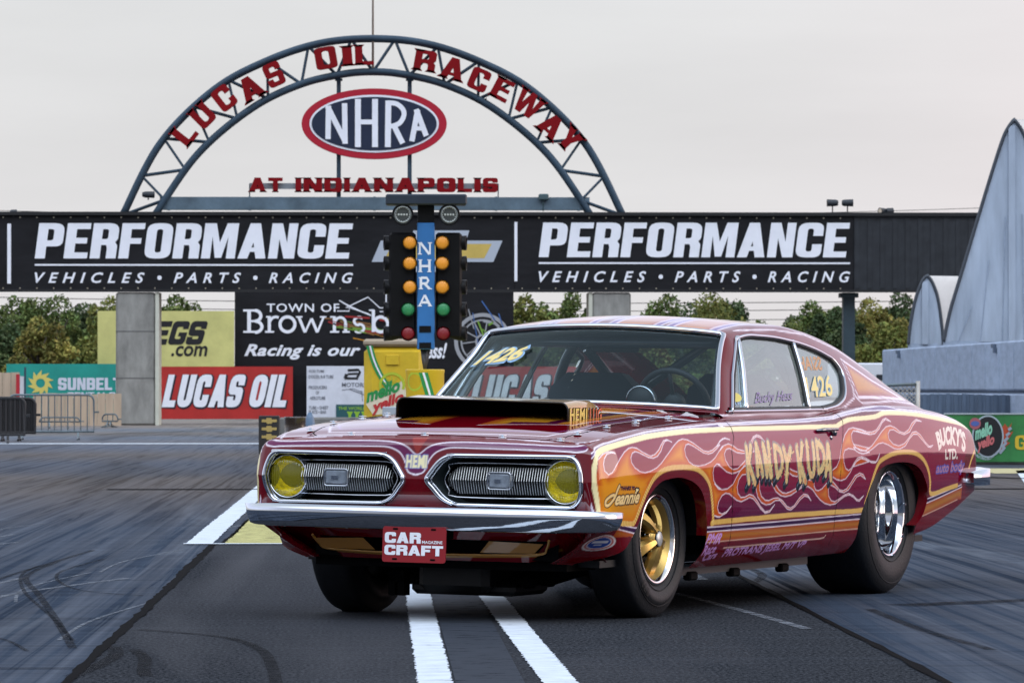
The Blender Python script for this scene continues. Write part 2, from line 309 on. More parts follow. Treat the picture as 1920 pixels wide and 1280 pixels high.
# ---------------------------------------------------------------- ground
def at(u, v, Y):
    """point of the photograph's ray on the plane at distance Y down the track"""
    a = (u - 960)/FPX; b = -(v - 640)/FPX
    d0 = math.cos(PITCH) - b*math.sin(PITCH); z = math.sin(PITCH) + b*math.cos(PITCH)
    x = a*math.cos(YAW) + d0*math.sin(YAW); y = -a*math.sin(YAW) + d0*math.cos(YAW)
    return (x/y*Y, Y, 1.0 + z/y*Y)
def ax(u, Y): return at(u, 700, Y)[0]
def az(v, Y, u=700): return at(u, v, Y)[2]
def ground_material():
    m = bpy.data.materials.new('track_surface'); m.use_nodes = True; t = m.node_tree; N = t.nodes; L = t.links
    b = N['Principled BSDF']; b.inputs['Specular IOR Level'].default_value = .06
    g = N.new('ShaderNodeNewGeometry'); sp = N.new('ShaderNodeSeparateXYZ'); L.new(g.outputs['Position'], sp.inputs[0])
    def noise(scale, st, detail=6, rough=.6, dist=0.):
        mp = N.new('ShaderNodeMapping'); mp.inputs['Scale'].default_value = st; L.new(g.outputs['Position'], mp.inputs[0])
        n = N.new('ShaderNodeTexNoise'); n.inputs['Scale'].default_value = scale; n.inputs['Detail'].default_value = detail; n.inputs['Roughness'].default_value = rough; n.inputs['Distortion'].default_value = dist
        L.new(mp.outputs[0], n.inputs['Vector']); return n.outputs[0]
    def mr(s, a, b_, c=0., d=1.):
        n = N.new('ShaderNodeMapRange'); n.inputs[1].default_value = a; n.inputs[2].default_value = b_; n.inputs[3].default_value = c; n.inputs[4].default_value = d; L.new(s, n.inputs[0]); return n.outputs[0]
    def math_(op, a, b_):
        n = N.new('ShaderNodeMath'); n.operation = op
        for i, s in enumerate((a, b_)):
            if isinstance(s, (int, float)): n.inputs[i].default_value = s
            else: L.new(s, n.inputs[i])
        return n.outputs[0]
    def mix(f, a, b_):
        n = N.new('ShaderNodeMix'); n.data_type = 'RGBA'
        if isinstance(f, (int, float)): n.inputs[0].default_value = f
        else: L.new(f, n.inputs[0])
        for i, s in ((6, a), (7, b_)):
            if isinstance(s, tuple): n.inputs[i].default_value = (*s, 1)
            else: L.new(s, n.inputs[i])
        return n.outputs[2]
    X, Y = sp.outputs[0], sp.outputs[1]
    # rubbered concrete lanes: streaks run down the track, fine tining runs across it
    streak = noise(1.0, (3.4, .045, 1), 6, .58, .5); broad = noise(1.0, (.55, .06, 1), 4, .55, .8); fine = noise(1.0, (.5, 14, 1), 4, .7); fine2 = noise(1.0, (.35, 5.5, 1), 5, .7)
    streak2 = noise(1.0, (13, .11, 1), 6, .6, .8); cloud = noise(1.0, (1.3, .10, 1), 5, .55, 1.2); speck = noise(70, (1, .35, 1), 3, .8)
    lane = mix(mr(streak, .30, .72), (.022, .030, .045), (.050, .066, .094))
    lane = mix(mr(streak2, .54, .78, 0, .40), lane, (.095, .118, .16))
    lane = mix(mr(broad, .48, .70, 0, .6), lane, (.015, .019, .027))
    lane = mix(mr(cloud, .55, .72, 0, .65), lane, (.125, .145, .175))
    lane = mix(mr(fine, .50, .72, 0, .40), lane, (.10, .118, .148)); lane = mix(mr(fine2, .50, .32, 0, .5), lane, (.016, .019, .026))
    # asphalt between the seams
    asp = mix(mr(speck, .38, .68), (.010, .0115, .014), (.066, .070, .080))
    asp = mix(mr(broad, .42, .62, 0, .5), asp, (.034, .037, .045)); asp = mix(mr(fine2, .52, .72, 0, .25), asp, (.066, .074, .09))
    inx = math_('MULTIPLY', math_('GREATER_THAN', X, -1.05), math_('LESS_THAN', X, 1.92))
    iny = math_('LESS_THAN', Y, 30.62)
    near = mix(math_('MULTIPLY', inx, iny), lane, asp)
    # farther down: browner rubber, then bluish and tan bands across
    rp = N.new('ShaderNodeValToRGB'); L.new(mr(math_('ADD', Y, math_('MULTIPLY', broad, 6.0)), 30, 160), rp.inputs[0])
    cr = rp.color_ramp; cr.elements[0].position = 0; cr.elements[0].color = (.075, .075, .085, 1); cr.elements[1].position = 1; cr.elements[1].color = (.22, .20, .18, 1)
    for p, c in ((.10, (.075, .068, .068)), (.20, (.085, .074, .068)), (.23, (.05, .055, .068)), (.28, (.06, .07, .09)), (.34, (.095, .085, .08)), (.41, (.085, .10, .13)), (.47, (.12, .12, .13)), (.53, (.11, .13, .16)), (.60, (.17, .155, .14)), (.66, (.13, .15, .175)), (.75, (.24, .205, .175))):
        e = cr.elements.new(p); e.color = (*c, 1)
    far = mix(mr(streak, .40, .75, 0, .35), rp.outputs[0], (.13, .13, .145)); far = mix(mr(broad, .50, .66, 0, .6), far, (.035, .034, .036))
    col = mix(mr(Y, 34, 46), near, far)
    L.new(col, b.inputs['Base Color'])
    L.new(mr(streak, .3, .7, .62, .85), b.inputs['Roughness'])
    spec = mix(math_('MULTIPLY', inx, iny), mr(streak2, .42, .66, .0, .10), mr(broad, .45, .62, 0, .035)); L.new(spec, b.inputs['Specular IOR Level'])
    bp = N.new('ShaderNodeBump'); bp.inputs['Strength'].default_value = .35; bp.inputs['Distance'].default_value = .01
    L.new(math_('ADD', speck, fine), bp.inputs['Height']); L.new(bp.outputs[0], b.inputs['Normal'])
    return m
R0 = 4000
mesh('ground', [(-R0,-R0,0),(R0,-R0,0),(R0,R0,0),(-R0,R0,0)], [(0,1,2,3)], ground_material())['kind'] = 'structure'
def worn_paint(name, c, wear=.45, edge=True):
    m = bpy.data.materials.new(name); m.use_nodes = True; t = m.node_tree; N = t.nodes; L = t.links
    b = N['Principled BSDF']; b.inputs['Roughness'].default_value = .7; b.inputs['Specular IOR Level'].default_value = .02
    g = N.new('ShaderNodeNewGeometry'); mp = N.new('ShaderNodeMapping'); mp.inputs['Scale'].default_value = (3, 5, 1); L.new(g.outputs['Position'], mp.inputs[0])
    n = N.new('ShaderNodeTexNoise'); n.inputs['Scale'].default_value = 2.2; n.inputs['Detail'].default_value = 10; n.inputs['Roughness'].default_value = .75; L.new(mp.outputs[0], n.inputs['Vector'])
    r = N.new('ShaderNodeMapRange'); r.inputs[1].default_value = wear - .12; r.inputs[2].default_value = wear + .12; r.inputs[3].default_value = .25; L.new(n.outputs[0], r.inputs[0])
    v = N.new('ShaderNodeVectorMath'); v.operation = 'SCALE'; v.inputs[0].default_value = c; v.inputs['Scale'].default_value = 1
    r2 = N.new('ShaderNodeMapRange'); r2.inputs[1].default_value = .3; r2.inputs[2].default_value = .7; r2.inputs[3].default_value = .7; r2.inputs[4].default_value = 1.1; L.new(n.outputs[0], r2.inputs[0]); L.new(r2.outputs[0], v.inputs['Scale'])
    L.new(v.outputs[0], b.inputs['Base Color']); L.new(r.outputs[0], b.inputs['Alpha'])
    return m
WHITE = worn_paint('worn_white_paint', (.62, .68, .74), .30); YELLOW = worn_paint('worn_yellow_paint', (.50, .47, .20), .42)
def marking(name, quads, m, z=.004):
    V = []; F = []
    for q in quads:
        n = len(V); V += [(x, y, z) for x, y in q]; F.append(tuple(range(n, n+len(q))))
    o = mesh(name, V, F, m); o['kind'] = 'structure'; return o
def strip_pts(P, wd):
    V, T = ribbon(P, wd); return [[V[i] for i in q] for q in T]
def jit(x, y0, y1, n=60, a=.006): return [(x + random.gauss(0, a), y) for y in np.linspace(y0, y1, n)]
marking('centre_line', strip_pts(jit(.195, 12, 30, 700, .0035), .118), WHITE)
marking('centre_line', strip_pts([(x + random.gauss(0, .0035), y) for x, y in zip(np.linspace(.665, .50, 600), np.linspace(12, 27, 600))], .118), WHITE)
def tar(name, base, a): 
    m = worn_paint(name, base, a); return m
TAR = mat('tar', (.005, .005, .0055), .85, spec=.02)
marking('sealed_band', [[(.265, 6), (.52, 6), (.47, 30), (.265, 30)]], worn_paint('band_grey', (.040, .047, .060), .35), .003)
marking('lane_line', strip_pts(jit(-1.145, 30.6, 72, 500, .004), .17), WHITE)
marking('lane_line', [[(-1.24, 30.55), (1.9, 30.55), (1.9, 30.68), (-1.24, 30.68)]], WHITE, .006)
marking('lane_line', [[(-1.24, 71), (-1.0, 71), (-1.0, 75), (-1.24, 75)]], WHITE, .006)
marking('painted_pad', [[(-.985, 30.68), (1.9, 30.68), (1.9, 46), (-.985, 46)]], YELLOW)
marking('painted_pad', [[(-.94, 70.6), (1.2, 70.6), (1.2, 76), (-.94, 76)]], YELLOW)
marking('lane_line', [[(-30, 85.2), (30, 85.2), (30, 86.4), (-30, 86.4)]], WHITE)
marking('lane_line', [[(6.3, 46), (6.75, 49), (8.2, 58.5), (7.7, 57.5)]], WHITE)
marking('painted_strip', [[(7.2, 55.6), (12, 55.6), (12, 59), (7.2, 59)]], worn_paint('dry_yellow', (.5, .45, .25), .3))
marking('expansion_joint', [[(-2.66, 46.9), (8, 46.9), (8, 47.3), (-2.66, 47.3)]], TAR)
marking('expansion_joint', [[(-1.9, 17.06), (-1.07, 17.06), (-1.07, 17.085), (-1.9, 17.085)]], TAR)
marking('expansion_joint', [[(5.2, 56.6), (12, 41.0), (12, 41.7), (5.2, 57.2)]], TAR)
def wob(x, y0, y1, n, a): 
    r = np.cumsum(RNG.normal(0, a, n)); r -= np.linspace(r[0], r[-1], n); return [(x + r[i], y) for i, y in enumerate(np.linspace(y0, y1, n))]
def crack(x, y0, y1, w0, w1):
    P = wob(x, y0, y1, 160, .0022); W = np.linspace(w0, w1, 160) * (1 + .25*RNG.normal(0, 1, 160).clip(-1, 1.5))
    V, T = ribbon(P, W); o = mesh('seam_crack', [(a, b, .004) for a, b in V], T, TAR); o['kind'] = 'structure'
crack(-1.05, 8, 30.6, .035, .05); crack(-1.0, 30.6, 40, .03, .02); crack(1.92, 8, 60, .035, .04)
SKID = worn_paint('tyre_rubber_marks', (.010, .011, .013), .56)
SKIDL = worn_paint('pale_scuffs', (.20, .22, .25), .55)
def skid(P, wd, m=SKID, z=.003):
    V, T = ribbon(smooth_line(P, 8), wd); o = mesh('tyre_marks', [(a, b, z) for a, b in V], T, m); o['kind'] = 'structure'
def g(u, v): 
    d = at(u, v, 1.0); t = -1.0/(d[2]-1.0); return (d[0]*t, t)
# marks that curl off the seam, in track metres
for pts, wd in (([(-1.90,19.3),(-2.02,22),(-1.98,25),(-1.75,29.5)], .03), ([(-1.17,18.4),(-1.36,20.4),(-1.62,23.0),(-1.86,25.4),(-1.84,27.6)], .035), ([(-1.20,18.9),(-1.42,20.9),(-1.72,23.4),(-1.90,25.6),(-1.9,27)], .02),
                ([(-1.02,18.5),(-.98,17.9),(-1.01,17.2),(-1.06,16.6)], .06), ([(-.93,18.3),(-.86,17.7),(-.83,17.0),(-.80,16.6)], .05), ([(-.98,19.8),(-.62,19.2),(-.45,18.3),(-.38,17.2),(-.34,16.1)], .045), ([(-1.12,23.0),(-1.5,23.8),(-1.72,25.8),(-1.6,28)], .02), ([(-1.33,18.2),(-1.5,19.1),(-1.8,19.8)], .02),
                ([(5.5,24.6),(3.6,22.9),(2.4,21.9)], .22), ([(2.02,27.5),(2.06,25.6),(1.9,24.3)], .05)):
    skid(pts, wd)
for k in range(10):
    x = -3.2 + RNG.uniform(0, 2.1); y = RNG.uniform(16.5, 34); skid([(x, y), (x + RNG.normal(.05, .06), y + 1.6), (x + RNG.normal(.25, .12), y + 3.6)], RNG.uniform(.015, .05), SKIDL, .0024)
for k in range(8):
    x = 1.2 + RNG.uniform(0, 3.6); y = RNG.uniform(16.5, 32); skid([(x, y), (x + RNG.normal(-.03, .06), y + 1.5), (x + RNG.normal(-.2, .12), y + 3.4)], RNG.uniform(.02, .07), SKIDL if k % 3 else SKID, .0024)
# ---------------------------------------------------------------- gantry over the track
YG = 128.0
STEEL = mat('blue_grey_steel', (.042, .068, .096), .55, metal=.0, spec=.2, var=.3, vscale=1.2)
DARKM = mat('dark_metal_sheet', (.0095, .0105, .0125), .6, spec=.15, var=.3, vscale=.8)
CONC = mat('weathered_concrete', (.26, .255, .235), .92, spec=.1, var=.38, vscale=2.2, bump=.5, bscale=7, stretch=(1,1,.4))
VINYL = mat('black_vinyl', (.010, .010, .012), .6, spec=.25, var=.35, vscale=1.5, bump=.9, bscale=1.6, stretch=(.5,1,1.6))
SIGNW = mat('sign_white', (.80, .81, .86), .6, spec=.2, var=.05, vscale=2)
zt, zb_ = az(404, YG), az(544, YG)
gan = thing('gantry', 'long black bridge across the track on concrete pillars, ribbed metal at its right end', 'gantry', (0, YG, 0))
b = MB(); b.box(-26, 26, .12, 2.6, zb_+.02, zt-.02); b.build('deck', DARKM, gan)
b = MB()
x = ax(1603, YG)
while x < 26:
    b.box(x, x+.12, -.02, .12, zb_+.06, zt-.06); x += .34
b.box(ax(1601, YG), 26, .0, .118, zb_, zt); b.build('ribbed_cladding', mat('rib_metal', (.028,.031,.036), .5, spec=.3, var=.3), gan)
b = MB(); b.box(-26, 26, -.10, 2.7, zt, zt+.09); b.box(-26, 26, -.04, .12, zb_-.05, zb_+.02); b.build('edge_trim', mat('black_trim', (.012,.012,.013), .6), gan)
for u0, u1 in ((217, 290), (1111, 1183)):
    b = MB(); b.box(ax(u0, YG), ax(u1, YG), .0, 1.6, 0, zb_-.06, bev=.05); b.build('pillar', CONC, gan)
    # pale strip beside each pillar: sunlight painted into its concrete colour
    for zj in (1.25, 2.5): b = MB(); b.box(ax(u0, YG)-.004, ax(u1, YG)+.004, -.006, .02, zj, zj+.025); b.build('form_joint', mat('form_joint_grey', (.13,.13,.125), .95), gan)  # formwork joint drawn as a thin dark line
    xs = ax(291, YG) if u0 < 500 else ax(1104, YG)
    b = MB(); b.box(xs, xs + (.10), .01, 1.5, 0, zb_-.06); b.build('pillar_lit_edge', mat('painted_lit_concrete', (.55, .55, .46), .9, var=.1), gan)
b = MB(); b.box(ax(1584, YG), ax(1606, YG), .4, .8, 0, zb_-.05); b.box(ax(1578, YG), ax(1612, YG), .3, .9, zb_-.18, zb_-.06); b.build('steel_post', mat('teal_grey_steel', (.030, .052, .066), .5, var=.2), gan)
def performance(u0, u1, v0, v1, vl, v2, v3, par, ctr):
    gl, ln = block('PERFORMANCE', .56, .215, .17, .22, .055)
    m = MB(); V, T = tess(fit(gl, ln, ax(u0, YG), ax(u1, YG), az(v1, YG), az(v0, YG), .13)); m.flat(V, T, lambda a, c: (a, -.026, c)); m.build('headline_lettering', SIGNW, par)
    m = MB(); m.box(ax(u0, YG), ax(u1, YG), -.027, -.019, az(vl+1.6, YG), az(vl-1.6, YG)); m.build('rule_line', SIGNW, par)
    words = (('VEHICLES', 0, .345), ('PARTS', .436, .648), ('RACING', .735, 1.0))
    for s, a0, a1 in words:
        m = MB(); V, T = text_in(s, ax(u0 + a0*(u1-u0), YG), ax(u0 + a1*(u1-u0), YG), az(v3, YG), az(v2, YG), offset=.022, shear=.3, spacing=1.75); m.flat(V, T, lambda a, c: (a, -.026, c)); m.build('small_lettering', SIGNW, par)
    for a0 in (.392, .693):
        m = MB(); V, T = [(ax(u0 + a0*(u1-u0), YG), az((v2+v3)/2, YG))] + ellipse(ax(u0 + a0*(u1-u0), YG), az((v2+v3)/2, YG), .06, .06, 16), [(0, 1+k, 1+(k+1) % 16) for k in range(16)]; m.flat(V, T, lambda a, c: (a, -.026, c)); m.build('bullet_mark', SIGNW, par)
def banner(u0, u1, label):
    t = thing('banner', label, 'banner', (0, YG, 0), group='black banners on the gantry')
    nx = 220; V = []; F = []
    xs = np.linspace(ax(u0, YG), ax(u1, YG), nx)
    for z in np.linspace(zb_+.01, zt-.01, 12):
        for x in xs: V.append((x, -.006 + .006*math.sin(x*1.7 + z*2.1 + 2*math.sin(x*.6)) + .005*math.sin(x*4.3 - z*3.3) , z))
    for j in range(11):
        for i in range(nx-1): F.append((j*nx+i, j*nx+i+1, (j+1)*nx+i+1, (j+1)*nx+i))
    mesh('vinyl_sheet', V, F, VINYL, t, True)
    mm = MB()
    for x in np.arange(xs[0]+.2, xs[-1], .45):
        for z in (zb_+.05, zt-.06): mm.cyl(.02, 0, .02, 8, T3(x, -.006, z) @ RX(math.pi/2))
    mm.build('grommets', mat('brass', (.5,.45,.35), .4, metal=.8), t)
    return t
t = banner(-40, 964, 'black vinyl banner with PERFORMANCE lettering left of the timing lights')
performance(65, 662, 419, 485, 497, 511, 531, t, 0)
m = MB(); m.box(ax(13.5, YG), ax(20.5, YG), -.028, -.019, az(532, YG), az(420, YG)); m.build('divider', SIGNW, t)
# gold bar emblem behind the timing lights
def px2(L_): return [(ax(u, YG), az(v, YG)) for u, v in L_]
m = MB(); V, T = tess([[px2([(697,491),(714,451),(942,451),(925,491)])]]); m.flat(V, T, lambda a, c: (a, -.022, c))
V, T = tess([[px2([(757,491),(764,470),(775,432),(880,432),(868,470),(862,510),(752,510)])]]); m.flat(V, T, lambda a, c: (a, -.0235, c)); m.build('emblem_border', mat('silver_print', (.50,.55,.62), .35, metal=.3), t)
m = MB(); V, T = tess([[px2([(722,484),(735,458),(922,457),(908,484)])]]); m.flat(V, T, lambda a, c: (a, -.026, c)); m.build('emblem_gold', mat('gold_print', (.55,.40,.10), .4, var=.2, vscale=.8), t)
t = banner(965, 1600, 'black vinyl banner with PERFORMANCE lettering right of the timing lights')
performance(1010, 1594, 417, 482, 493, 508, 529, t, 0)
m = MB(); m.box(ax(964.5, YG), ax(970, YG), -.028, -.019, az(527, YG), az(416, YG)); m.build('divider', SIGNW, t)
# ---------------------------------------------------------------- truss arch with letters, oval sign
YA = 129.0
XC = ax(699, YA)
arch = thing('truss_arch', 'blue grey steel truss arch with red raised letters, standing on the gantry', 'arch', (0, YA, 0))
def arcpt(k, inner):
    P = [(230,404),(300,270),(400,170),(500,115),(600,82),(699,73)] if not inner else [(290,404),(370,290),(470,205),(560,160),(640,140),(699,135)]
    P = P + [(2*699-u, v) for u, v in P[-2::-1]]
    q = smooth_line([(ax(u, YA), az(v, YA)) for u, v in P], 12)
    s = np.r_[0, np.cumsum(np.hypot(*np.diff(q, axis=0).T))]; return np.interp(k*s[-1], s, q[:, 0]), np.interp(k*s[-1], s, q[:, 1])
for inner, nm in ((False, 'outer_chord'), (True, 'inner_chord')):
    m = MB()
    for dy in (-.25, .25):
        m.tube([(arcpt(k, inner)[0], dy, arcpt(k, inner)[1]) for k in np.linspace(0, 1, 80)], .085, 10)
    m.build(nm, STEEL, arch, True)
nw = 15
for k in range(nw*2):
    a = arcpt(k/(nw*2), k % 2 == 1); c = arcpt((k+1)/(nw*2), k % 2 == 0)
    m = MB()
    for dy in (-.22, .22): m.tube([(a[0], dy, a[1]), (c[0], dy, c[1])], .034, 6)
    m.build('web_bar', STEEL, arch)
m = MB(); m.box(ax(300, YA), ax(1105, YA), -.18, .18, az(394, YA), az(370, YA)); 
for u in (316, 468, 702, 930, 1085): m.box(ax(u-2, YA), ax(u+2, YA), -.2, .2, az(395, YA), az(369, YA))
m.build('tie_beam', mat('tie_steel', (.11, .16, .20), .5, metal=.2, var=.35, vscale=1.5), arch)
m = MB(); m.box(ax(468, YA), ax(934, YA), -.10, -.05, az(355, YA), az(344, YA)); m.build('letter_rail', mat('rail_grey', (.25, .27, .29), .5, metal=.2, var=.2), arch)
for u in (468, 934):
    m = MB(); m.box(ax(u-1, YA), ax(u+1, YA), -.1, -.05, az(370, YA), az(345, YA)); m.build('rail_stay', STEEL, arch)
RED = mat('raised_letter_red', (.21, .004, .007), .5, spec=.15, var=.15, vscale=1)
def extrude_letter(name, groups, f, y0, y1, mm, par):
    b = MB()
    V, T = tess(groups); b.add([(f(u, v)[0], y0, f(u, v)[1]) for u, v in V], T)
    for gp in groups:
        for lp in gp:
            n = len(lp); P = [f(u, v) for u, v in lp]
            b.add([(p[0], y0, p[1]) for p in P] + [(p[0], y1, p[1]) for p in P], [(i, (i+1) % n, n+(i+1) % n, n+i) for i in range(n)])
    return b.build(name, mm, par)
def arch_letter(c, u, v, ang, hpx, wpx):
    g0, ln = block(c, .62, .215, .185, .16, 0, .06)
    H = hpx*.90*YA/FPX; W = wpx*.92*YA/FPX; cx, cz = ax(u, YA), az(v, YA); ca, sa = math.cos(math.radians(ang)), math.sin(math.radians(ang))
    f = lambda a, b_: (cx + ((a/ln - .5)*W)*ca - ((b_-.5)*H)*sa, cz + ((a/ln - .5)*W)*sa + ((b_-.5)*H)*ca)
    extrude_letter('letter', g0, f, -.42, -.30, RED, arch)
for a in (('L',346,252,52,50,36),('U',380,218,45,50,38),('C',421,186,38,50,38),('A',470,168,31,50,48),('S',514,142,24,50,36),('O',611,111,10,46,44),('I',651,107,5,42,20),('L',683,105,2,42,38),
          ('R',797,116,-10,44,44),('A',849,131,-16,46,48),('C',898,151,-23,46,40),('E',941,169,-28,46,38),('W',990,196,-35,50,58),('A',1032,238,-42,48,48),('Y',1068,262,-47,50,44)): arch_letter(*a)
u = 467
for c, wd in zip('AT INDIANAPOLIS', (36, 31, 20, 15, 39, 37, 15, 41, 40, 42, 36, 39, 31, 16, 32)):
    if c != ' ':
        g0, ln = block(c, .85, .30, .24, .2, 0, .06); x0, x1, z0, z1 = ax(u, YA), ax(u+wd-4, YA), az(361, YA), az(334, YA)
        extrude_letter('small_letter', fit(g0, ln, x0, x1, z0, z1), lambda a, b_: (a, b_), -.24, -.12, RED, arch)
    u += wd
m = MB(); m.tube([(ax(699, YA), 0, az(136, YA)), (ax(699, YA), 0, az(-60, YA))], [.035, .02], 6); m.build('antenna_mast', mat('rusty_mast', (.16,.12,.09), .7, var=.3), arch)
m = MB(); m.tube([(ax(880 + k*8, YA), -.3, az(178 + 12*math.sin(k/4*math.pi) + 2*k, YA)) for k in range(5)], .02, 5); m.build('loose_cable', DARKM, arch)
m = MB(); m.box(ax(1009, YA), ax(1028, YA), -.35, -.2, az(376, YA), az(364, YA), bev=.03); m.tube([(ax(1018, YA), -.27, az(376, YA)), (ax(1018, YA), -.2, az(396, YA))], .02, 5); m.build('junction_box', mat('box_green_grey', (.06,.10,.11), .5), arch)
oval = thing('oval_sign', 'oval red and navy sign with white letters hanging inside the arch', 'sign', (0, YA, 0))
ox, oz = ax(701.5, YA), az(233, YA); kA = YA/FPX
def disc(mb, a, c, y): V = [(ox, oz)] + ellipse(ox, oz, a*kA, c*kA, 72); mb.flat(V, [(0, 1+k, 1+(k+1) % 72) for k in range(72)], lambda p, q: (p, y, q))
m = MB(); n = 72
E0 = ellipse(ox, oz, 136*kA, 66*kA, n); m.add([(x, -.22, z) for x, z in E0] + [(x, .05, z) for x, z in E0], [(k, (k+1) % n, n+(k+1) % n, n+k) for k in range(n)]); disc(m, 136, 66, -.22)
m.build('red_rim', mat('sign_red', (.42, .012, .03), .35), oval)
m = MB(); disc(m, 121, 54, -.235); m.build('white_ring', SIGNW, oval)
m = MB(); disc(m, 117, 50, -.25); m.build('navy_field', mat('sign_navy', (.014, .022, .05), .4, var=.15), oval)
m = MB()
for P, w_ in (([(612,196),(612,262)],9),([(612,198),(648,270)],9),([(648,193),(648,271)],9), ([(670,186),(670,276)],9),([(704,186),(704,276)],9),([(670,229),(704,229)],8),
              ([(725,189),(725,276)],9),([(725,191),(742,193),(755,203),(757,217),(750,230),(738,235),(725,236)],8),([(738,234),(754,271)],9), ([(778,202),(766,267)],9),([(777,203),(799,258)],9),([(770,240),(792,240)],7)):
    pass
k_ = 0
for P, w_ in (([(616,200),(615,262)],10),([(614,201),(648,268)],10),([(646,195),(647,271)],10), ([(671,187),(671,277)],11),([(703,187),(703,277)],11),([(671,230),(703,230)],9),
              ([(728,190),(727,277)],11),([(727,194),(743,196),(755,206),(757,218),(750,231),(738,237),(727,238)],9),([(738,236),(755,270)],10), ([(783,207),(772,266)],10),([(780,206),(799,256)],10),([(775,242),(793,242)],8)):
    q = [(ax(a, YA), az(c, YA)) for a, c in (smooth_line(P, 5) if len(P) > 3 else P)]
    V, T = ribbon(q, w_*kA); m.flat(V, T, lambda a, c, k=k_: (a, -.262 - .001*k, c)); k_ += 1
m.build('lettering', SIGNW, oval)
for u in (635, 768):
    m = MB(); m.box(ax(u-4, YA), ax(u+4, YA), -.05, .08, az(372, YA), az(140, YA)); m.box(ax(u-7, YA), ax(u+7, YA), -.08, .12, az(152, YA), az(148, YA)); m.build('hanger_post', STEEL, oval)
# ---------------------------------------------------------------- lamps and bits on the gantry
LAMP = mat('lamp_black', (.02, .024, .03), .45); LENS = mat('lamp_lens', (.6, .5, .38), .15, coat=.6)
def floodlight(u, v, yaw, label, wpx=20, hpx=13, Y=YG, stand=True, dz=0):
    t = thing('floodlight', label, 'floodlight', at(u, v, Y), (0, 0, yaw), group='floodlights on the gantry')
    s = Y/FPX; w2, h2 = wpx*s, hpx*s
    m = MB(); m.lathe([(.0, -w2*.5), (h2*.36, -w2*.5), (h2*.48, -w2*.3), (h2*.52, w2*.42), (h2*.55, w2*.5), (h2*.46, w2*.5)], 20, RY(math.pi/2)); m.build('housing', LAMP, t)
    m = MB(); m.cyl(h2*.47, w2*.44, w2*.47, 20, RY(math.pi/2)); m.build('lens', LENS, t)
    m = MB(); m.tube([(0, 0, -h2*.5), (0, 0, -h2*1.1 - dz), (.12, 0, -h2*1.4 - dz)] if stand else [(0, 0, -h2*.5), (0, 0, -h2*.85)], .018, 6); m.build('bracket', LAMP, t)
    return t
floodlight(1561, 380.5, math.pi, 'left floodlight of the black pair on a forked bracket', 21, 13, dz=.08)
floodlight(1589, 380.5, 0, 'right floodlight of the black pair on a forked bracket', 21, 13, dz=.08)
floodlight(1655, 396, math.pi + .6, 'small black floodlight beside the ribbed end of the gantry', 14, 12, stand=False)
floodlight(1667, 396, .5, 'small floodlight with glowing tan lens above the ribbed metal', 14, 12, stand=False)
floodlight(278, 365, .3, 'black floodlight fixed low inside the left foot of the arch', 22, 12, Y=YA-.4, stand=False)
floodlight(25, 398, .2, 'small black floodlight at the far left end of the gantry', 12, 10, stand=False)
def wire(u0, v0, u1, v1, Y, sag, label, r=.012):
    m = MB(); A = Vector(at(u0, v0, Y)); B = Vector(at(u1, v1, Y))
    m.tube([tuple(A.lerp(B, k/16) - Vector((0, 0, sag*4*(k/16)*(1-k/16)))) for k in range(17)], r, 4); tag(m.build('power_line', DARKM), label, 'power line', 'power lines behind the gantry')
for v0, v1, s in ((556, 560, 'topmost'), (572, 574, 'second'), (588, 592, 'third')): wire(-60, v0, 2000, v1, 260, .3, s + ' thin dark cable strung below the gantry in front of the sky', .02)
wire(-60, 393, 2000, 384, 240, .5, 'thin cable running just over the top of the gantry', .014)
# ---------------------------------------------------------------- advertising boards on the far wall
YB = 154.0
def board(name, label, u0, u1, v0, v1, m_, Y=YB, th=.08):
    t = thing(name, label, 'sign', (0, Y, 0))
    b = MB(); b.box(ax(u0, Y), ax(u1, Y), 0, th, max(az(v1, Y), .0), az(v0, Y)); b.build('panel', m_, t)
    b = MB(); z0, z1 = max(az(v1, Y), .0), az(v0, Y)
    for u in (u0 + 4, (u0+u1)/2, u1 - 4): b.box(ax(u, Y)-.04, ax(u, Y)+.04, th+.002, th+.09, 0, z1-.1)
    b.build('support_posts', mat('grey_timber', (.2,.18,.16), .8), t)
    return t
def plain(name, base): return mat(name, base, .55, var=.16, vscale=1.1, bump=.5, bscale=1.8)
BX = lambda L_, Y=YB: [(ax(u, Y), az(v, Y)) for u, v in L_]
def put(t, name, VT, m_, y): b = MB(); b.flat(VT[0], VT[1], lambda a, c: (a, y, c)); return b.build(name, m_, t)
INK = mat('ink_black', (.012, .012, .014), .5)
# black town board
t = board('town_board', 'tall black board reading TOWN OF Brownsb in white, behind the timing lights', 440, 963, 540, 790, VINYL, YB+.4)
Yk = YB+.4
def tx(t, s, u0, u1, v0, v1, m_, y=-.012, Y=YB, **k): put(t, 'lettering', text_in(s, ax(u0, Y), ax(u1, Y), az(v1, Y), az(v0, Y), **k), m_, y)
tx(t, 'TOWN OF', 500, 636, 569, 585, SIGNW, Y=Yk, offset=.012, spacing=1.12)
b = MB(); kk = 0
def st(P, w_, cl=False):
    global kk
    V, T = ribbon([(ax(a, Yk), az(c, Yk)) for a, c in P], w_*Yk/FPX, cl); b.flat(V, T, lambda a, c, k=kk: (a, -.014 - .0012*k, c)); kk += 1
arc_ = lambda cx, cy, rx, ry, a0, a1, n=14: [(cx + rx*math.cos(math.radians(a0 + (a1-a0)*k/n)), cy - ry*math.sin(math.radians(a0 + (a1-a0)*k/n))) for k in range(n+1)]
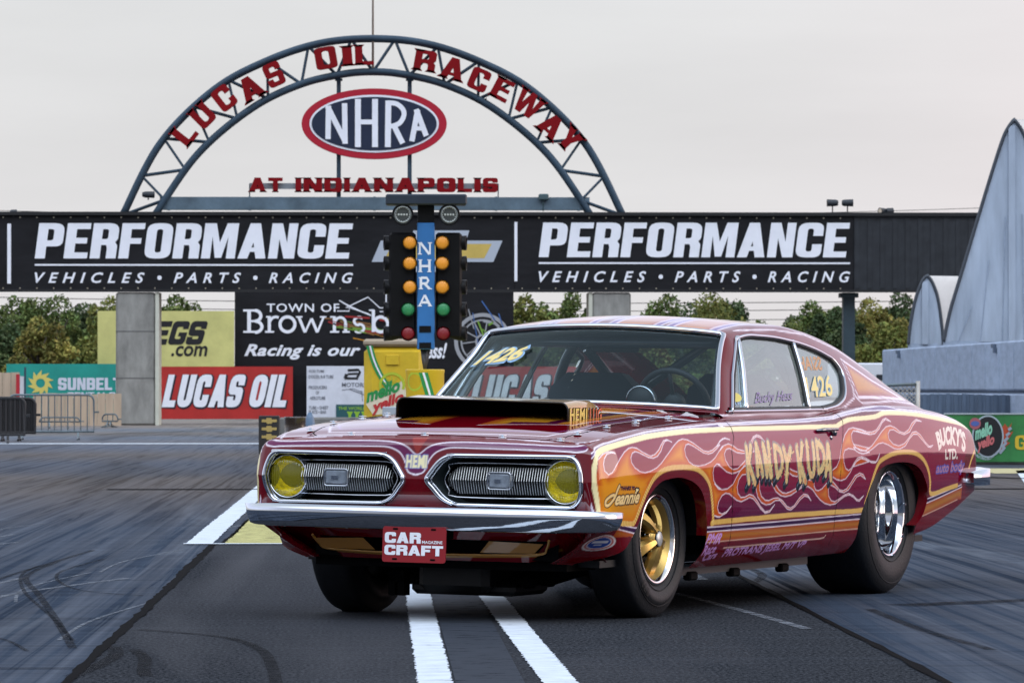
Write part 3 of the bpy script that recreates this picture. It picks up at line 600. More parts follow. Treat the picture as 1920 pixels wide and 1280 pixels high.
# B r o w n s b with slab feet
st([(467,583),(467,623)],7); st([(456,582),(478,582)],4); st([(456,622),(478,622)],4); st(arc_(478,592,11,10,90,-90),6); st(arc_(478,612.5,13,10.5,90,-90),6); st([(470,602),(480,602)],4)
st([(505,595),(505,623)],6); st([(499,594),(508,594)],3.5); st([(497,622),(514,622)],3.5); st(arc_(517,606,11,12,165,60,8),5)
st(arc_(539,608,14,14,0,360,28),6)
st([(560,594),(572,623)],5.5); st([(572,623),(584,597)],4); st([(584,597),(595,623)],5.5); st([(595,623),(607,594)],4); st([(555,594),(567,594)],3); st([(600,594),(612,594)],3)
st([(627,594),(627,623)],6); st([(619,594),(629,594)],3); st([(619,622),(636,622)],3.5); st(arc_(638,606,10,11,160,0,10),5); st([(648,606),(648,623)],6); st([(642,622),(656,622)],3.5)
st(arc_(673,602,9,7.5,40,270,12)+arc_(673,615,9.5,7.5,90,-140,12),5)
st([(700,581),(700,622)],6); st([(692,581.5),(702,581.5)],3); st(arc_(714,608,13,14,0,360,28),6)
b.build('script_lettering', SIGNW, t)
put(t, 'lettering', text_in('Racing is our', ax(458, Yk), ax(676, Yk), az(674, Yk), az(645, Yk), offset=.03, shear=.35, spacing=1.06), SIGNW, -.012)
tx(t, "success!", 755, 838, 642, 672, SIGNW, Y=Yk, offset=.03, shear=.35)
b = MB(); kk = 0
for _ in range(26):
    u0 = RNG.uniform(600, 720); v0 = 606 + (u0-600)*.09 + RNG.normal(0, 9); st([(u0, v0), (u0 + RNG.uniform(20, 55), v0 + RNG.uniform(2, 14))], RNG.uniform(1, 4.5))
    b.cur = int(RNG.integers(0, 4))
b.build('paint_splashes', None, t, mats=[mat('splash_orange', (.5,.22,.02), .5), mat('splash_green', (.16,.32,.04), .5), mat('splash_red', (.3,.02,.02), .5), mat('splash_brown', (.22,.10,.03), .5)])
b = MB(); kk = 0
st([(632,583),(655,583),(655,577),(648,577),(690,557),(712,577),(724,577)], 2); st([(724,548),(724,584),(712,584)], 2.4)
for q in range(7): st([(636+q*2, 563+q*1.2), (660+q*3, 578+q), (690+q, 588+q*.6)], 2.2)
b.build('line_drawing', SIGNW, t)
b = MB(); kk = 0
for r_, w_ in ((50, 7),(40, 3),(12, 4)): st(arc_(905, 640, r_, r_*1.0, 0, 360, 40), w_)
for q in range(10): st([(905 + 12*math.cos(q*.628), 640 - 12*math.sin(q*.628)), (905 + 40*math.cos(q*.628+.1), 640 - 40*math.sin(q*.628+.1))], 2.2)
b.build('wheel_drawing', mat('print_grey', (.32,.33,.35), .5), t)
b = MB(); kk = 0
for q in range(14):
    u0 = RNG.uniform(850, 950); st([(u0, RNG.uniform(560, 640)), (u0 + RNG.uniform(8, 26), RNG.uniform(590, 650))], RNG.uniform(1, 4)); b.cur = int(RNG.integers(0, 3))
b.build('paint_splashes', None, t, mats=[MATS['splash_green'], MATS['print_grey'], mat('splash_blue', (.05,.13,.35), .5)])
# yellow board
t = board('yellow_board', 'pale yellow board with black slanted lettering and .com, partly behind the left pillar', 183, 439, 583, 687, plain('board_yellow', (.56, .53, .19)))
gl, ln = block('EGS', .8, .26, .24, .2, .06); put(t, 'lettering', tess(fit(gl, ln, ax(283, YB), ax(391, YB), az(646, YB), az(602, YB), .30)), INK, -.012)
gl, ln = block('J', .8, .26, .24, .2, .06); put(t, 'lettering', tess(fit(gl, ln, ax(244, YB), ax(286, YB), az(646, YB), az(602, YB), .30)), INK, -.012)
put(t, 'lettering', text_in('.com', ax(321, YB), ax(389, YB), az(668, YB), az(648, YB), offset=.02, shear=.2), INK, -.013)
# red board
REDB = plain('board_red', (.42, .022, .018))
def lucas(t, u0, u1, v0, v1, Y=YB):
    # thick rounded italic capitals with dark outline
    for nm, m_, y, grow in (('letter_outline', mat('ink_navy', (.02,.018,.03), .5), -.010, 1), ('lettering', SIGNW, -.016, 0)):
        b = MB()
        for word, a0, a1 in (('LUCAS', 0, .665), ('OIL', .672, 1.02)):
            gl, ln = block(word, .64, .27, .21, .42, .07)
            x0, x1, z0, z1 = ax(u0 + a0*(u1-u0), Y), ax(u0 + a1*(u1-u0), Y), az(v1, Y), az(v0, Y)
            F_ = fit(gl, ln, x0, x1, z0, z1, .22)
            if grow:
                for gp in F_:
                    q = [gp[0]]; V, T = ribbon(gp[0], .085, True); b.flat(V, T, lambda a, c: (a + .02, y, c - .02))
            else:
                V, T = tess(F_); b.flat(V, T, lambda a, c: (a, y, c))
        b.build(nm, m_, t)
t = board('red_board', 'red board with white LUCAS OIL letters, right of the left pillar', 298, 549, 687, 786, REDB); lucas(t, 303, 543, 702, 763)
t = board('red_board', 'red board with white LUCAS OIL letters seen through the windscreen', 868, 1125, 687, 786, REDB); lucas(t, 880, 1112, 702, 763)
# green rental board
t = board('green_board', 'turquoise board with yellow sun and SUNBELT lettering at far left', 12, 232, 682, 792, plain('board_green', (.012, .27, .22)), YB-.6)
Ys = YB-.6; cx, cz, s_ = ax(76, Ys), az(718, Ys), Ys/FPX
sun = []
for k in range(10):
    a = k*math.tau/10 + .2; sun += [(cx + 15*s_*math.cos(a), cz + 15*s_*math.sin(a)), (cx + 25*s_*math.cos(a+.02), cz + 25*s_*math.sin(a+.02)), (cx + 17*s_*math.cos(a+.45), cz + 17*s_*math.sin(a+.45))]
put(t, 'sun_mark', tess([[sun, ellipse(cx, cz, 8.5*s_, 8.5*s_, 24)]]), mat('print_yellow', (.62,.53,.13), .5), -.012)
gl, ln = block('SUNBELT', .66, .25, .2, .2, .07); put(t, 'lettering', tess(fit(gl, ln, ax(109, Ys), ax(228, Ys), az(731, Ys), az(708, Ys))), mat('print_pale', (.58,.60,.68), .5), -.012)
gl, ln = block('RENTALS', .8, .2, .18, .2, .12); put(t, 'lettering', tess(fit(gl, ln, ax(127, Ys), ax(216, Ys), az(746, Ys), az(735, Ys))), MATS['print_pale'], -.012)
# white board
t = board('white_board', 'white board with small grey print and a bold black letter beside the red board', 575, 735, 686, 783, plain('board_white', (.62, .64, .70)))
GREY = mat('print_dark_grey', (.16,.17,.20), .5)
for s, u0, u1, v0, v1 in (('4130 TUBE', 579, 608, 693, 698), ('DOCOL R-8 TUBE', 579, 625, 703, 709), ('PRODUCERS', 579, 613, 723, 729), ('OF', 592, 598, 733, 739), ('AEROTUBE', 581, 610, 743, 749), ('TUBE • SHEET', 579, 616, 761, 767), ('PLATE • BAR', 579, 612, 769, 775), ('MOTORSPORTS', 641, 720, 717, 725)): tx(t, s, u0, u1, v0, v1, GREY, offset=.02)
b = MB(); kk = 0; Yk = YB
st([(652,694),(672,693),(675,697),(668,711)], 4.5); st([(646,709),(668,709)], 4); st([(650,701),(647,709)], 6); st([(652,701),(671,700)], 3.5)
b.build('bold_letter', INK, t)
b = MB(); kk = 0; st([(641,731),(662,728),(680,735)], 1.2); st([(655,729),(684,740)], 1.6); st([(678,732),(680,752)], 1.2); b.build('line_drawing', GREY, t)
b = MB(); b.box(ax(630, YB), ax(734, YB), -.02, -.008, az(782, YB), az(758, YB)); b.build('green_patch', mat('patch_green', (.02,.09,.10), .5), t)
tx(t, "THE WORLD'S FASTEST", 634, 730, 762, 768, mat('print_lime', (.25,.45,.03), .5), -.026, offset=.02); tx(t, 'XXX XX XXX', 650, 728, 771, 782, MATS['print_lime'], -.026, offset=.03) if 0 else None
gl, ln = block('YYYIYY', .5, .22, .2, .1, .05); put(t, 'lettering', tess(fit(gl, ln, ax(650, YB), ax(722, YB), az(782, YB), az(771, YB))), MATS['print_lime'], -.026)
# low concrete wall under the boards and the one nearer the camera
b = MB(); b.box(-34, 30, .7, 1.0, 0, .55, bev=.04); o = b.build('barrier_wall', CONC); o.location = (0, YB, 0); tag(o, 'long low concrete wall standing behind the advertising boards', 'wall')
b = MB(); b.box(ax(523, 100), ax(760, 100), 0, .35, 0, az(782, 100), bev=.04); o = b.build('guard_wall', mat('sooty_concrete', (.15, .145, .135), .85, var=.35, vscale=2)); o.location = (0, 100, 0); tag(o, 'short sooty concrete wall behind the car bonnet', 'wall')
# ---------------------------------------------------------------- left side: fences and crowd barriers
WOOD = mat('pale_boards', (.46, .35, .25), .8, var=.14, vscale=3, stretch=(3,1,.3))
def plank_wall(name, label, u0, u1, v0, Y, yaw=0.):
    t = thing(name, label, 'fence', (ax(u0, Y), Y, 0), (0, 0, yaw)); Wd = ax(u1, Y) - ax(u0, Y); b = MB(); x = 0; H = az(v0, Y)
    while x < Wd: 
        b.box(x, x+.2, RNG.uniform(0, .012), .05, .02, H + RNG.uniform(-.02, .02)); x += .208
    b.build('boards', WOOD, t); b = MB(); b.box(0, Wd, .052, .12, .25, .33); b.box(0, Wd, .052, .12, H-.25, H-.17); b.build('rails', MATS['grey_timber'], t)
plank_wall('board_fence', 'pale board fence standing behind the crowd barrier, left of the pillar', 62, 222, 738, 124)
plank_wall('board_fence', 'taller pale board panel at the far left edge', -60, 30, 698, 116)
t = thing('hoarding', 'small white and red hoarding hanging beside the taller board panel', 'sign', (ax(30, 115.8), 115.8, 0)); b = MB(); b.box(0, .09, 0, .03, .5, 1.33); b.build('red_panel', plain('hoard_red', (.45,.02,.03)), t); b = MB(); b.box(.093, .19, .0, .03, .5, 1.28); b.build('white_panel', plain('hoard_white', (.6,.58,.6)), t)
b = MB(); b.tube([(.22, 0, 0), (.22, 0, 1.5)], .025, 6); b.build('post', STEEL, t)
GALV = mat('galvanised_tube', (.13, .165, .18), .4, metal=.6, var=.2)
def crowd_barrier(label, u0, u1, vtop, Y, m_, yaw=0., nb=13, r=.02):
    t = thing('crowd_barrier', label, 'barrier', (ax(u0, Y), Y, 0), (0, 0, yaw), group='crowd barriers at the left')
    Wd = ax(u1, Y) - ax(u0, Y); H = az(vtop, Y)
    b = MB(); R = .12; P = [(0,0,.16)] + [(0,0,H-R)] + [(R-R*math.cos(a), 0, H-R+R*math.sin(a)) for a in np.linspace(.3, 1.57, 5)] + [(Wd-R+R*math.sin(a), 0, H-R+R*math.cos(a)) for a in np.linspace(0, 1.3, 5)] + [(Wd,0,H-R),(Wd,0,.16)]
    b.tube(P, r, 8, closed=True); b.build('frame', m_, t, True)
    for k in range(1, nb): b = MB(); x = Wd*k/nb; b.tube([(x,0,.16),(x,0,H-.01)], r*.55, 6); b.build('upright_bar', m_, t)
    for x in (.25, Wd-.3): b = MB(); b.tube([(x,-.28,.012),(x,-.05,.05),(x,0,.16),(x,.05,.05),(x,.28,.012)], r*.9, 6); b.build('foot', m_, t)
    b = MB(); b.tube([(Wd,0,H*.62),(Wd+.1,0,H*.62)], r*.8, 6); b.build('hook', m_, t)
crowd_barrier('grey steel crowd barrier standing in front of the board fence', 17, 176, 740, 92, GALV)
crowd_barrier('dark crowd barrier of close upright bars at the left edge', -60, 46, 746, 86, mat('dark_tube', (.025,.024,.025), .5, metal=.3), .06, 12, .028)
crowd_barrier('dark sheeted crowd barrier standing behind the dark barred one', -20, 66, 747, 90, MATS['dark_tube'], 0, 26, .03)
crowd_barrier('steel crowd barrier leaning low beside the foot of the left pillar', 192, 226, 776, 121, GALV, -.5, 3, .02)
crowd_barrier('steel crowd barrier standing far back against the board fence', 74, 150, 782, 119, GALV, .1, 8, .018)
# ---------------------------------------------------------------- foam block, drum, box near the tree
def px_box(name, label, cat, u0, u1, vt, Y, D, m_): 
    t = thing(name, label, cat, (ax((u0+u1)/2, Y), Y, 0)); hw_ = (ax(u1, Y)-ax(u0, Y))/2; b = MB(); b.box(-hw_, hw_, 0, D, 0, az(vt, Y), bev=.012); b.build('body', m_, t); return t, hw_
t, hw_ = px_box('marker_block', 'black block printed with three gold emblems, left behind the car', 'block', 485, 524, 779, 72, .3, mat('block_black', (.02,.018,.017), .6, var=.3))
for v in (788, 803, 818):
    z = az(v, 72); s = 72/FPX
    b = MB(); V, T = tess([[[(-14*s, z-3*s), (-5*s, z-3*s), (-4*s, z-6*s), (5*s, z-6*s), (6*s, z-3*s), (14*s, z-3*s), (14.5*s, z+2*s), (5*s, z+2*s), (4.4*s, z+5*s), (-4.6*s, z+5*s), (-5.4*s, z+2*s), (-13.5*s, z+2*s)]]]); b.flat(V, T, lambda a, c: (a, -.004, c)); b.build('gold_emblem', mat('emblem_gold', (.5,.36,.12), .4, metal=.3), t)
t = thing('drum', 'glossy dark brown drum standing beside the black block', 'drum', (ax(553, 74), 74.3, 0)); b = MB(); h_ = az(781, 74); b.lathe([(0,0),(.16,0),(.17,.02),(.165,.04),(.165,h_*.5),(.172,h_*.5+.01),(.165,h_*.5+.02),(.165,h_-.03),(.172,h_-.015),(.165,h_),(0,h_)], 32); auto_smooth(b.build('shell', mat('drum_brown', (.035,.022,.015), .25, coat=.4, var=.4), t))
t = thing('traffic_marker', 'small blue grey pointed marker behind the bonnet', 'marker', (ax(581, 80), 80, 0)); b = MB(); h_ = az(773, 80); b.lathe([(.11,0),(.10,h_*.5),(.07,h_*.85),(.03,h_),(0,h_)], 20); b.build('cone', mat('marker_blue', (.10,.16,.24), .4), t, True); b = MB(); b.box(-.14,.14,-.14,.14,0,.03,bev=.008); b.build('foot_plate', MATS['marker_blue'], t)
# ---------------------------------------------------------------- yellow cabinets of the timing lights
YC = 55.0
YEL = mat('cabinet_yellow', (.62, .42, .02), .45, var=.12, vscale=4); GRN = mat('print_green', (.02,.25,.06), .5); RDP = mat('print_red', (.48,.03,.03), .5); LIME = mat('print_lime_fruit', (.42,.50,.03), .5)
cab = thing('equipment_cabinet', 'tall yellow cabinet with mello yello lettering behind the timing lights', 'cabinet', (ax(741, YC), YC, 0))
hw_ = (ax(800, YC)-ax(683, YC))/2; Hc = az(635, YC)
b = MB(); b.box(-hw_, hw_, 0, .5, .05, Hc-.06, bev=.09); b.build('body', YEL, cab)
b = MB(); b.box(-hw_-.01, hw_+.01, -.012, .51, Hc-.09, Hc, bev=.03); b.build('lid', mat('lid_tan', (.35,.28,.2), .6), cab)
b = MB(); b.box(-hw_*.30, hw_*.12, -.02, -.001, az(684, YC), az(665, YC), bev=.006); b.build('hatch', YEL, cab)
LX = lambda u, Y=YC, c=741: ax(u, Y) - ax(c, Y)
b = MB(); kk = 0
def fr(P, w_, Y, c, y0=-.006, f=None, mb=None):
    global kk
    V, T = ribbon([(ax(a, Y)-ax(c, Y), az(d, Y)) for a, d in P], w_*Y/FPX); mb.flat(V, T, f or (lambda a, d, k=kk: (a, y0 - .0004*k, d))); kk += 1
for dx, w_, mm in ((-3.2, 4.5, GRN), (1.6, 3, SIGNW), (5, 3.4, GRN)):
    b = MB(); fr(smooth_line([(692+dx, 648), (700+dx, 676), (712+dx, 702), (727+dx, 726), (731+dx, 734)], 5), w_, YC, 741, mb=b); b.build('stripe', mm, cab)
b = MB(); fr(arc_(735, 722, 22, 22, -20, 200, 24), 5, YC, 741, mb=b)
for q in range(5): fr([(735, 722), (735 + 17*math.cos(.4+q*.6), 722 - 17*math.sin(.4+q*.6))], 1.5, YC, 741, mb=b)
b.build('fruit_print', LIME, cab)
def slant_text(par, s, P0, P1, hgt, m_, Y, c, y=-.010, wrap=None, halo=None):
    V, T = text2d(s, offset=.045, shear=.12); (u0, v0), (u1, v1) = P0, P1
    f = lambda a, d: (ax(u0 + a*(u1-u0), Y) - ax(c, Y), az(v0 + a*(v1-v0) - d*hgt, Y))
    b = MB(); b.add([wrap(*f(a, d)) if wrap else (f(a, d)[0], y, f(a, d)[1]) for a, d in V], T); b.build('lettering', m_, par)
V, T = tess([[[(LX(u), az(v, YC)) for u, v in ((686,757),(689,742),(720,728),(758,712),(760,728),(762,736),(758,772),(700,778))]]]); b = MB(); b.flat(V, T, lambda a, d: (a, -.0045, d)); b.build('pale_patch', mat('print_cream', (.70,.62,.45), .5), cab)
slant_text(cab, 'mello', (687, 756), (750, 733), 26, GRN, YC, 741); slant_text(cab, 'yello', (697, 780), (757, 757), 26, RDP, YC, 741)
b = MB(); b.box(-.05, .12, -.18, -.03, .0, az(762, YC-.2), bev=.01); o = b.build('control_box', mat('pale_grey_box', (.36,.40,.44), .5)); o.location = (ax(725, YC), YC-.3, 0); tag(o, 'pale grey box standing against the front of the tall yellow cabinet', 'box')
# ---------------------------------------------------------------- timing lights
YT = 42.0
tree = thing('timing_lights', 'drag start light stand with amber, green and red lamps and a blue lettered post', 'start lights', (ax(797, YT), YT, 0))
TX = lambda u: ax(u, YT) - ax(797, YT)
TZ = lambda v: az(v, YT); sT = YT/FPX
BLK = mat('housing_black', (.005, .005, .006), .45, spec=.2, var=.3)
b = MB(); b.box(TX(723), TX(875), -.14, .16, TZ(385), TZ(365), bev=.012); b.build('visor_cap', mat('cap_navy', (.02,.03,.045), .4, var=.2), tree)
BLUE = mat('post_blue', (.03, .16, .42), .45, var=.12, vscale=5)
b = MB(); b.box(TX(782), TX(815), -.05, .06, TZ(655), TZ(418), bev=.006); b.build('blue_post', BLUE, tree)
b = MB(); b.box(TX(783), TX(814), -.045, .05, TZ(418), TZ(385)); b.build('neck', BLK, tree)
b = MB(); b.box(TX(786), TX(808), -.056, -.049, TZ(623), TZ(611)); b.box(TX(786), TX(808), -.056, -.049, TZ(653), TZ(642)); b.build('slot_plate', BLK, tree)
PF = [('N', [[(787,477),(787,455)], [(788,455),(805,477)], [(806,477),(806,455)]]), ('H', [[(788,510),(788,487)], [(805,510),(805,487)], [(788,499),(805,499)]]), ('R', [[(789,542),(789,520)], [(789,521),(800,521),(803,526),(800,531),(789,532)], [(796,532),(806,542)]]), ('A', [[(786,574),(796,553)], [(796,553),(807,574)], [(791,567),(802,567)]])]
for c, L_ in PF:
    b = MB(); kk = 0
    for i, P in enumerate(L_):
        wd = 3.2 if (c, i) in (('N',0),('N',2),('A',0)) else 4.6
        fr(P, wd, YT, 797, -.052, mb=b)
    for q in {'N': [(787,455.5),(787,476.5),(806,455.5)], 'H': [(788,487.5),(788,509.5),(805,487.5),(805,509.5)], 'R': [(789,520.8),(789,541.5),(806,541.5)], 'A': [(787,573.5),(806,573.5)]}[c]: fr([(q[0]-4, q[1]), (q[0]+4, q[1])], 1.8, YT, 797, -.052, mb=b)
    b.build('letter', SIGNW, tree)
AMB = mat('amber_lens', (.90, .34, .025), .35, coat=.3, bump=.3, bscale=180); GLN = mat('green_lens', (.03, .26, .09), .35, coat=.3, bump=.3, bscale=180); RLN = mat('red_lens', (.22, .006, .012), .35, coat=.3, bump=.3, bscale=180)
for u0, u1, sg in ((729, 780, -1), (817, 866, 1)):
    b = MB(); b.box(TX(u0), TX(u1), -.02, .14, TZ(638 if 0 else 634), TZ(436), bev=.02); b.build('housing', BLK, tree)
for k, (v, mm) in enumerate(((455, AMB), (493.5, AMB), (538, AMB), (580, GLN), (625, RLN))):
    for u, sg in (((768, -1), (829, 1)) if k < 3 else ((765, -1), (831, 1))):
        M = T3(TX(u), -.02, TZ(v)) @ RX(math.pi/2)
        b = MB(); b.lathe([(.064, -.03), (.066, .02), (.067, .05), (.064, .05), (.0625, .02), (.062, .012)], 28, M); h = b.build('lamp_hood', BLK, tree, True)
        b = MB(); b.lathe([(.062, .0), (.060, .030), (.048, .040), (.026, .046), (0, .048)], 28, M); b.build('lamp_lens', mm, h, True)
        # lamp for the other side, seen edge on
        M2 = T3(TX((728 if sg < 0 else 867) - sg*7), .06, TZ(v)) @ RX(math.pi/2) @ RY(sg*1.45)
        b = MB(); b.lathe([(0, -.05), (.05, -.05), (.062, 0), (.066, .07), (.058, .07), (.05, .03), (0, .03)], 24, M2); b.build('side_lamp_hood', BLK, tree, True)
for u in (755, 842):
    M = T3(TX(u), -.09, TZ(403)) @ RX(math.pi/2)
    b = MB(); b.lathe([(0, -.1), (.085, -.1), (.094, -.05), (.095, .03), (.088, .04), (.08, .03)], 32, M); h = b.build('stage_lamp', BLK, tree, True)
    b = MB(); b.lathe([(.08, .02), (.07, .03), (.064, .03), (.062, .025)], 32, M); b.build('lens_ring', mat('ring_grey', (.3,.32,.31), .3, metal=.5), h, True)
    b = MB(); b.cyl(.079, .005, .014, 28, M); b.build('lens_face', mat('face_dark', (.06,.065,.062), .3), h)
    b = MB()
    for q in range(4): b.cyl(.009, .014, .02, 12, T3(TX(u)-.036+q*.024, -.09, TZ(403)) @ RX(math.pi/2))
    for q in range(18): b.cyl(.007, .014, .02, 8, T3(TX(u)+.062*math.cos(q*.349), -.09, TZ(403)+.062*math.sin(q*.349)) @ RX(math.pi/2))
    b.build('bulbs', mat('bulb_pale', (.5,.52,.48), .3), h)
b = MB()
for q in range(7): b.tube([(TX(790+q*2.6), RNG.uniform(-.03,.03), TZ(652)), (TX(793+q*1.3), RNG.uniform(-.02,.02), TZ(676)), (TX(796), 0, TZ(694))], .010, 6)
b.build('cables', mat('cable_grey', (.05,.05,.055), .5), tree, True)
bar = thing('yellow_drum', 'short round yellow drum under the timing lights with green and white stripes', 'drum', (ax(797, YT), YT, 0))
Hb = TZ(693); b = MB(); b.lathe([(0,0),(.16,0),(.168,.01),(.168,Hb-.03),(.172,Hb-.02),(.172,Hb),(.16,Hb+.004),(0,Hb+.004)], 48); auto_smooth(b.build('shell', YEL, bar))
def wrapc(r): return lambda x, z: (r*math.sin(x/r), -r*math.cos(x/r), z)
for dx, mm, w_ in ((-5, GRN, 6), (1, SIGNW, 4), (6, GRN, 6)):
    b = MB(); V, T = ribbon([(ax(791+dx+k*2.4, YT)-ax(797, YT), az(693+k*8, YT)) for k in range(12)], w_*sT); b.add([wrapc(.1705)(a, d) for a, d in V], T); b.build('stripe', mm, bar)
b = MB()
V, T = ribbon([(ax(a, YT)-ax(797, YT), az(d, YT)) for a, d in arc_(775, 715, 16, 16, 0, 360, 30)], 4*sT); b.add([wrapc(.1695)(a, d) for a, d in V], T)
b.build('fruit_print', LIME, bar)
# ---------------------------------------------------------------- right side: block wall, tents, fences
BLOCK = mat('grey_blocks', (.31, .375, .48), .85, var=.2, vscale=1.6, bump=.3, bscale=30, stretch=(1,1,3))
t = thing('block_wall', 'tall grey concrete block wall below the white tents', 'wall')
A = Vector((at(1654, 652, 104)[0], 104, 0)); Bv = Vector((at(1990, 612, 78)[0], 78, 0)); d = (Bv-A); Lw = d.length; ang = math.atan2(d.y, d.x)
t.location = A; t.rotation_euler = (0, 0, ang)
RUST = mat('rust_streak', (.16, .15, .15), .9)
nb = 14; b = MB()
for r_ in range(2):
    for k in range(nb):
        b.box(Lw*k/nb+.03, Lw*(k+1)/nb-.03, 0, .9, .02 + r_*.93, .93 + r_*.93 - .03, bev=.03)
b.build('blocks', BLOCK, t)
b = MB(); b.box(0, Lw, .06, .88, 0, 1.83); b.build('joint_fill', mat('joint_grey', (.10,.13,.18), .9), t)
for k in (1, 9):
    b = MB(); b.box(Lw*k/nb + 1.2, Lw*k/nb + 1.5, -.06, .02, 1.72, 1.79); b.box(Lw*k/nb+1.45, Lw*k/nb+1.6, -.06, .02, 1.63, 1.72); b.build('chipped_corner', MATS['joint_grey'], t)
TENT = mat('tent_fabric', (.38, .45, .55), .32, var=.30, vscale=.9, bump=1., bscale=1.6, stretch=(1.6,1,.25), coat=.6); TRIM = mat('tent_trim', (.05,.06,.075), .5); TENTLIT = mat('tent_roof_lit_white', (.62,.60,.58), .5, var=.08)  # roof sheets whiter than gables: sunlight put into the roof colour
def tent(label, prof, Y, depth, base_z):
    """pointed fabric hall: gable outline prof = (x, z) from left foot over the ridge to the right foot"""
    t = thing('fabric_hall', label, 'tent', (0, Y, 0), group='fabric halls behind the block wall')
    P = smooth_line(prof[:len(prof)//2+1], 8); P2 = smooth_line(prof[len(prof)//2:], 8); Q = np.vstack([P, P2[1:]]); n = len(Q)
    xr = prof[len(prof)//2][0]
    b = MB(); rows = 16; V = []; F = []
    for j in range(rows+1):
        f = j/rows
        for x, z in Q: V.append((xr + (x - xr)*f, .0 + .05*math.sin(f*9 + x*2)*f*(1-f), prof[0][1] + (z - prof[0][1])*f if 0 else z*f + (1-f)*prof[0][1]))
    for j in range(rows):
        for i in range(n-1): F.append((j*n+i, j*n+i+1, (j+1)*n+i+1, (j+1)*n+i))
    mesh('gable_sheet', V, F, TENT, t, True)
    Q0 = np.vstack([[(Q[0, 0], 0)], Q, [(Q[-1, 0], 0)]]); n = len(Q0); V = [(x + y*1.5, y, z) for y in (0, depth) for x, z in Q0]; F = [(i, i+1, n+i+1, n+i) for i in range(n-1)]; mesh('roof_sheet', V, F, TENTLIT, t, True)
    b = MB(); b.tube([(x, -.02, z) for x, z in Q], .042, 6); b.build('edge_trim', TRIM, t, True)
    b = MB(); b.box(xr-.14, xr+.02, -.05, .0, prof[0][1], prof[len(prof)//2][1]-.15); b.build('centre_seam', TENT, t)
    span = prof[-1][0] - prof[0][0]; kx = prof[0][0] + .35
    while kx < prof[-1][0] - .2:
        top = max(float(np.interp(kx, Q[:, 0], Q[:, 1])), prof[0][1] + .1); b = MB(); b.tube([(kx, -.012, prof[0][1]), (kx + (xr-kx)*.25, -.03, prof[0][1] + (top-prof[0][1])*.62)], .010, 4); b.build('fabric_seam', TRIM if 0 else BLOCK, t); kx += .52
    b = MB(); b.box(min(q[0] for q in prof), max(q[0] for q in prof), 0, .1, 0, prof[0][1]+.02); b.build('base_frame', BLOCK, t)
Yt = 112.0
pl = [(1769,640),(1782,580),(1800,520),(1830,420),(1862,315),(1884,250),(1902,222)]
tent('tallest pointed grey fabric hall rising at the right edge', [(ax(u, Yt), az(v, Yt)) for u, v in pl] + [(ax(2*1902-u, Yt), az(v, Yt)) for u, v in pl[-2::-1]], Yt, 14, 0)
Yt = 121.0; pl = [(1703,645),(1708,600),(1718,555),(1730,525),(1739,516)]
tent('small pointed fabric hall with sunlit white roof left of the tallest one', [(ax(u, Yt), az(v, Yt)) for u, v in pl] + [(ax(u, Yt), az(v, Yt)) for u, v in ((1748,528),(1758,556),(1765,600),(1769,645))], Yt, 12, 0)
m_ = mat('trailer_white', (.6,.62,.66), .4)
t = thing('trailer', 'white box trailer parked behind the car, left of the block wall', 'trailer', (ax(1640, 150), 150, 0)); b = MB(); b.box(-1.2, 1.5, 0, 3, .5, az(680, 150), bev=.05); b.build('box_body', m_, t); b = MB(); b.box(.05, .28, -.05, 0, az(712, 150), az(702, 150)); b.build('dark_marker', LAMP, t)
for x in (-.7, .9): b = MB(); b.cyl(.35, -.1, .1, 24, T3(x, .2, .35) @ RX(math.pi/2)); b.build('wheel', mat('rubber_far', (.02,.02,.02), .8), t)
t = thing('chain_link_gate', 'chain link fence panel with round end post behind the car boot', 'fence', (0, 76, 0))
x0, x1 = ax(1600, 76), ax(1721, 76); h_ = az(720, 76)
b = MB(); b.tube([(x1,0,0),(x1,0,az(714, 76))], .035, 10); b.build('end_post', mat('post_pale', (.42,.40,.36), .5, metal=.3), t, True)
b = MB(); b.tube([(x0,0,h_-.03),(x1,0,h_)], .025, 8); b.build('top_rail', GALV, t, True)
b = MB(); s_ = .07; k = 0
for x in np.arange(x0 - 1, x1, s_):
    for sg in (1, -1):
        a, c = (x, 0.0), (x + h_, h_)
        xa, xb = max(x, x0), min(x + h_, x1 - .02)
        if xb > xa: b.tube([(xa if sg > 0 else xa, .004*sg, (xa-x) if sg > 0 else h_-(xa-x)), (xb, .004*sg, (xb-x) if sg > 0 else h_-(xb-x))], .006, 4, cap=False)
b.build('wire_mesh', MATS['post_pale'], t)
t = thing('corrugated_fence', 'blue grey corrugated sheet fence below the block wall', 'fence', (ax(1700, 84), 84, 0)); b = MB(); x = 0
while x < 7: 
    h2 = az(740, 84) + .02*math.sin(x*2.1) + RNG.uniform(-.01, .01); b.box(x, x+.07, 0, .03, 0, h2); b.box(x+.072, x+.138, .02, .05, 0, h2-.005); x += .14
b.build('sheets', mat('blue_sheet', (.09,.125,.18), .6, var=.2, vscale=2, stretch=(3,1,.5)), t)
Yw = 62.0
t = thing('green_banner', 'green banner with round mello yello emblem and flames on the low wall at right', 'banner', (0, Yw, 0))
GB = mat('banner_green', (.03, .17, .045), .5, var=.45, vscale=2.2); 
b = MB(); b.box(ax(1770, Yw), 12, 0, .03, az(866, Yw), az(777, Yw)); b.build('vinyl_sheet', GB, t)
b = MB(); b.box(ax(1770, Yw), 12, -.01, .04, az(777, Yw), az(774, Yw)); b.build('top_hem', mat('hem_grey', (.35,.4,.42), .6), t)
sw = Yw/FPX; ex, ez = ax(1852, Yw), az(818, Yw)
def wput(name, V, T, m_, y): b = MB(); b.flat(V, T, lambda a, c: (a, y, c)); b.build(name, m_, t)
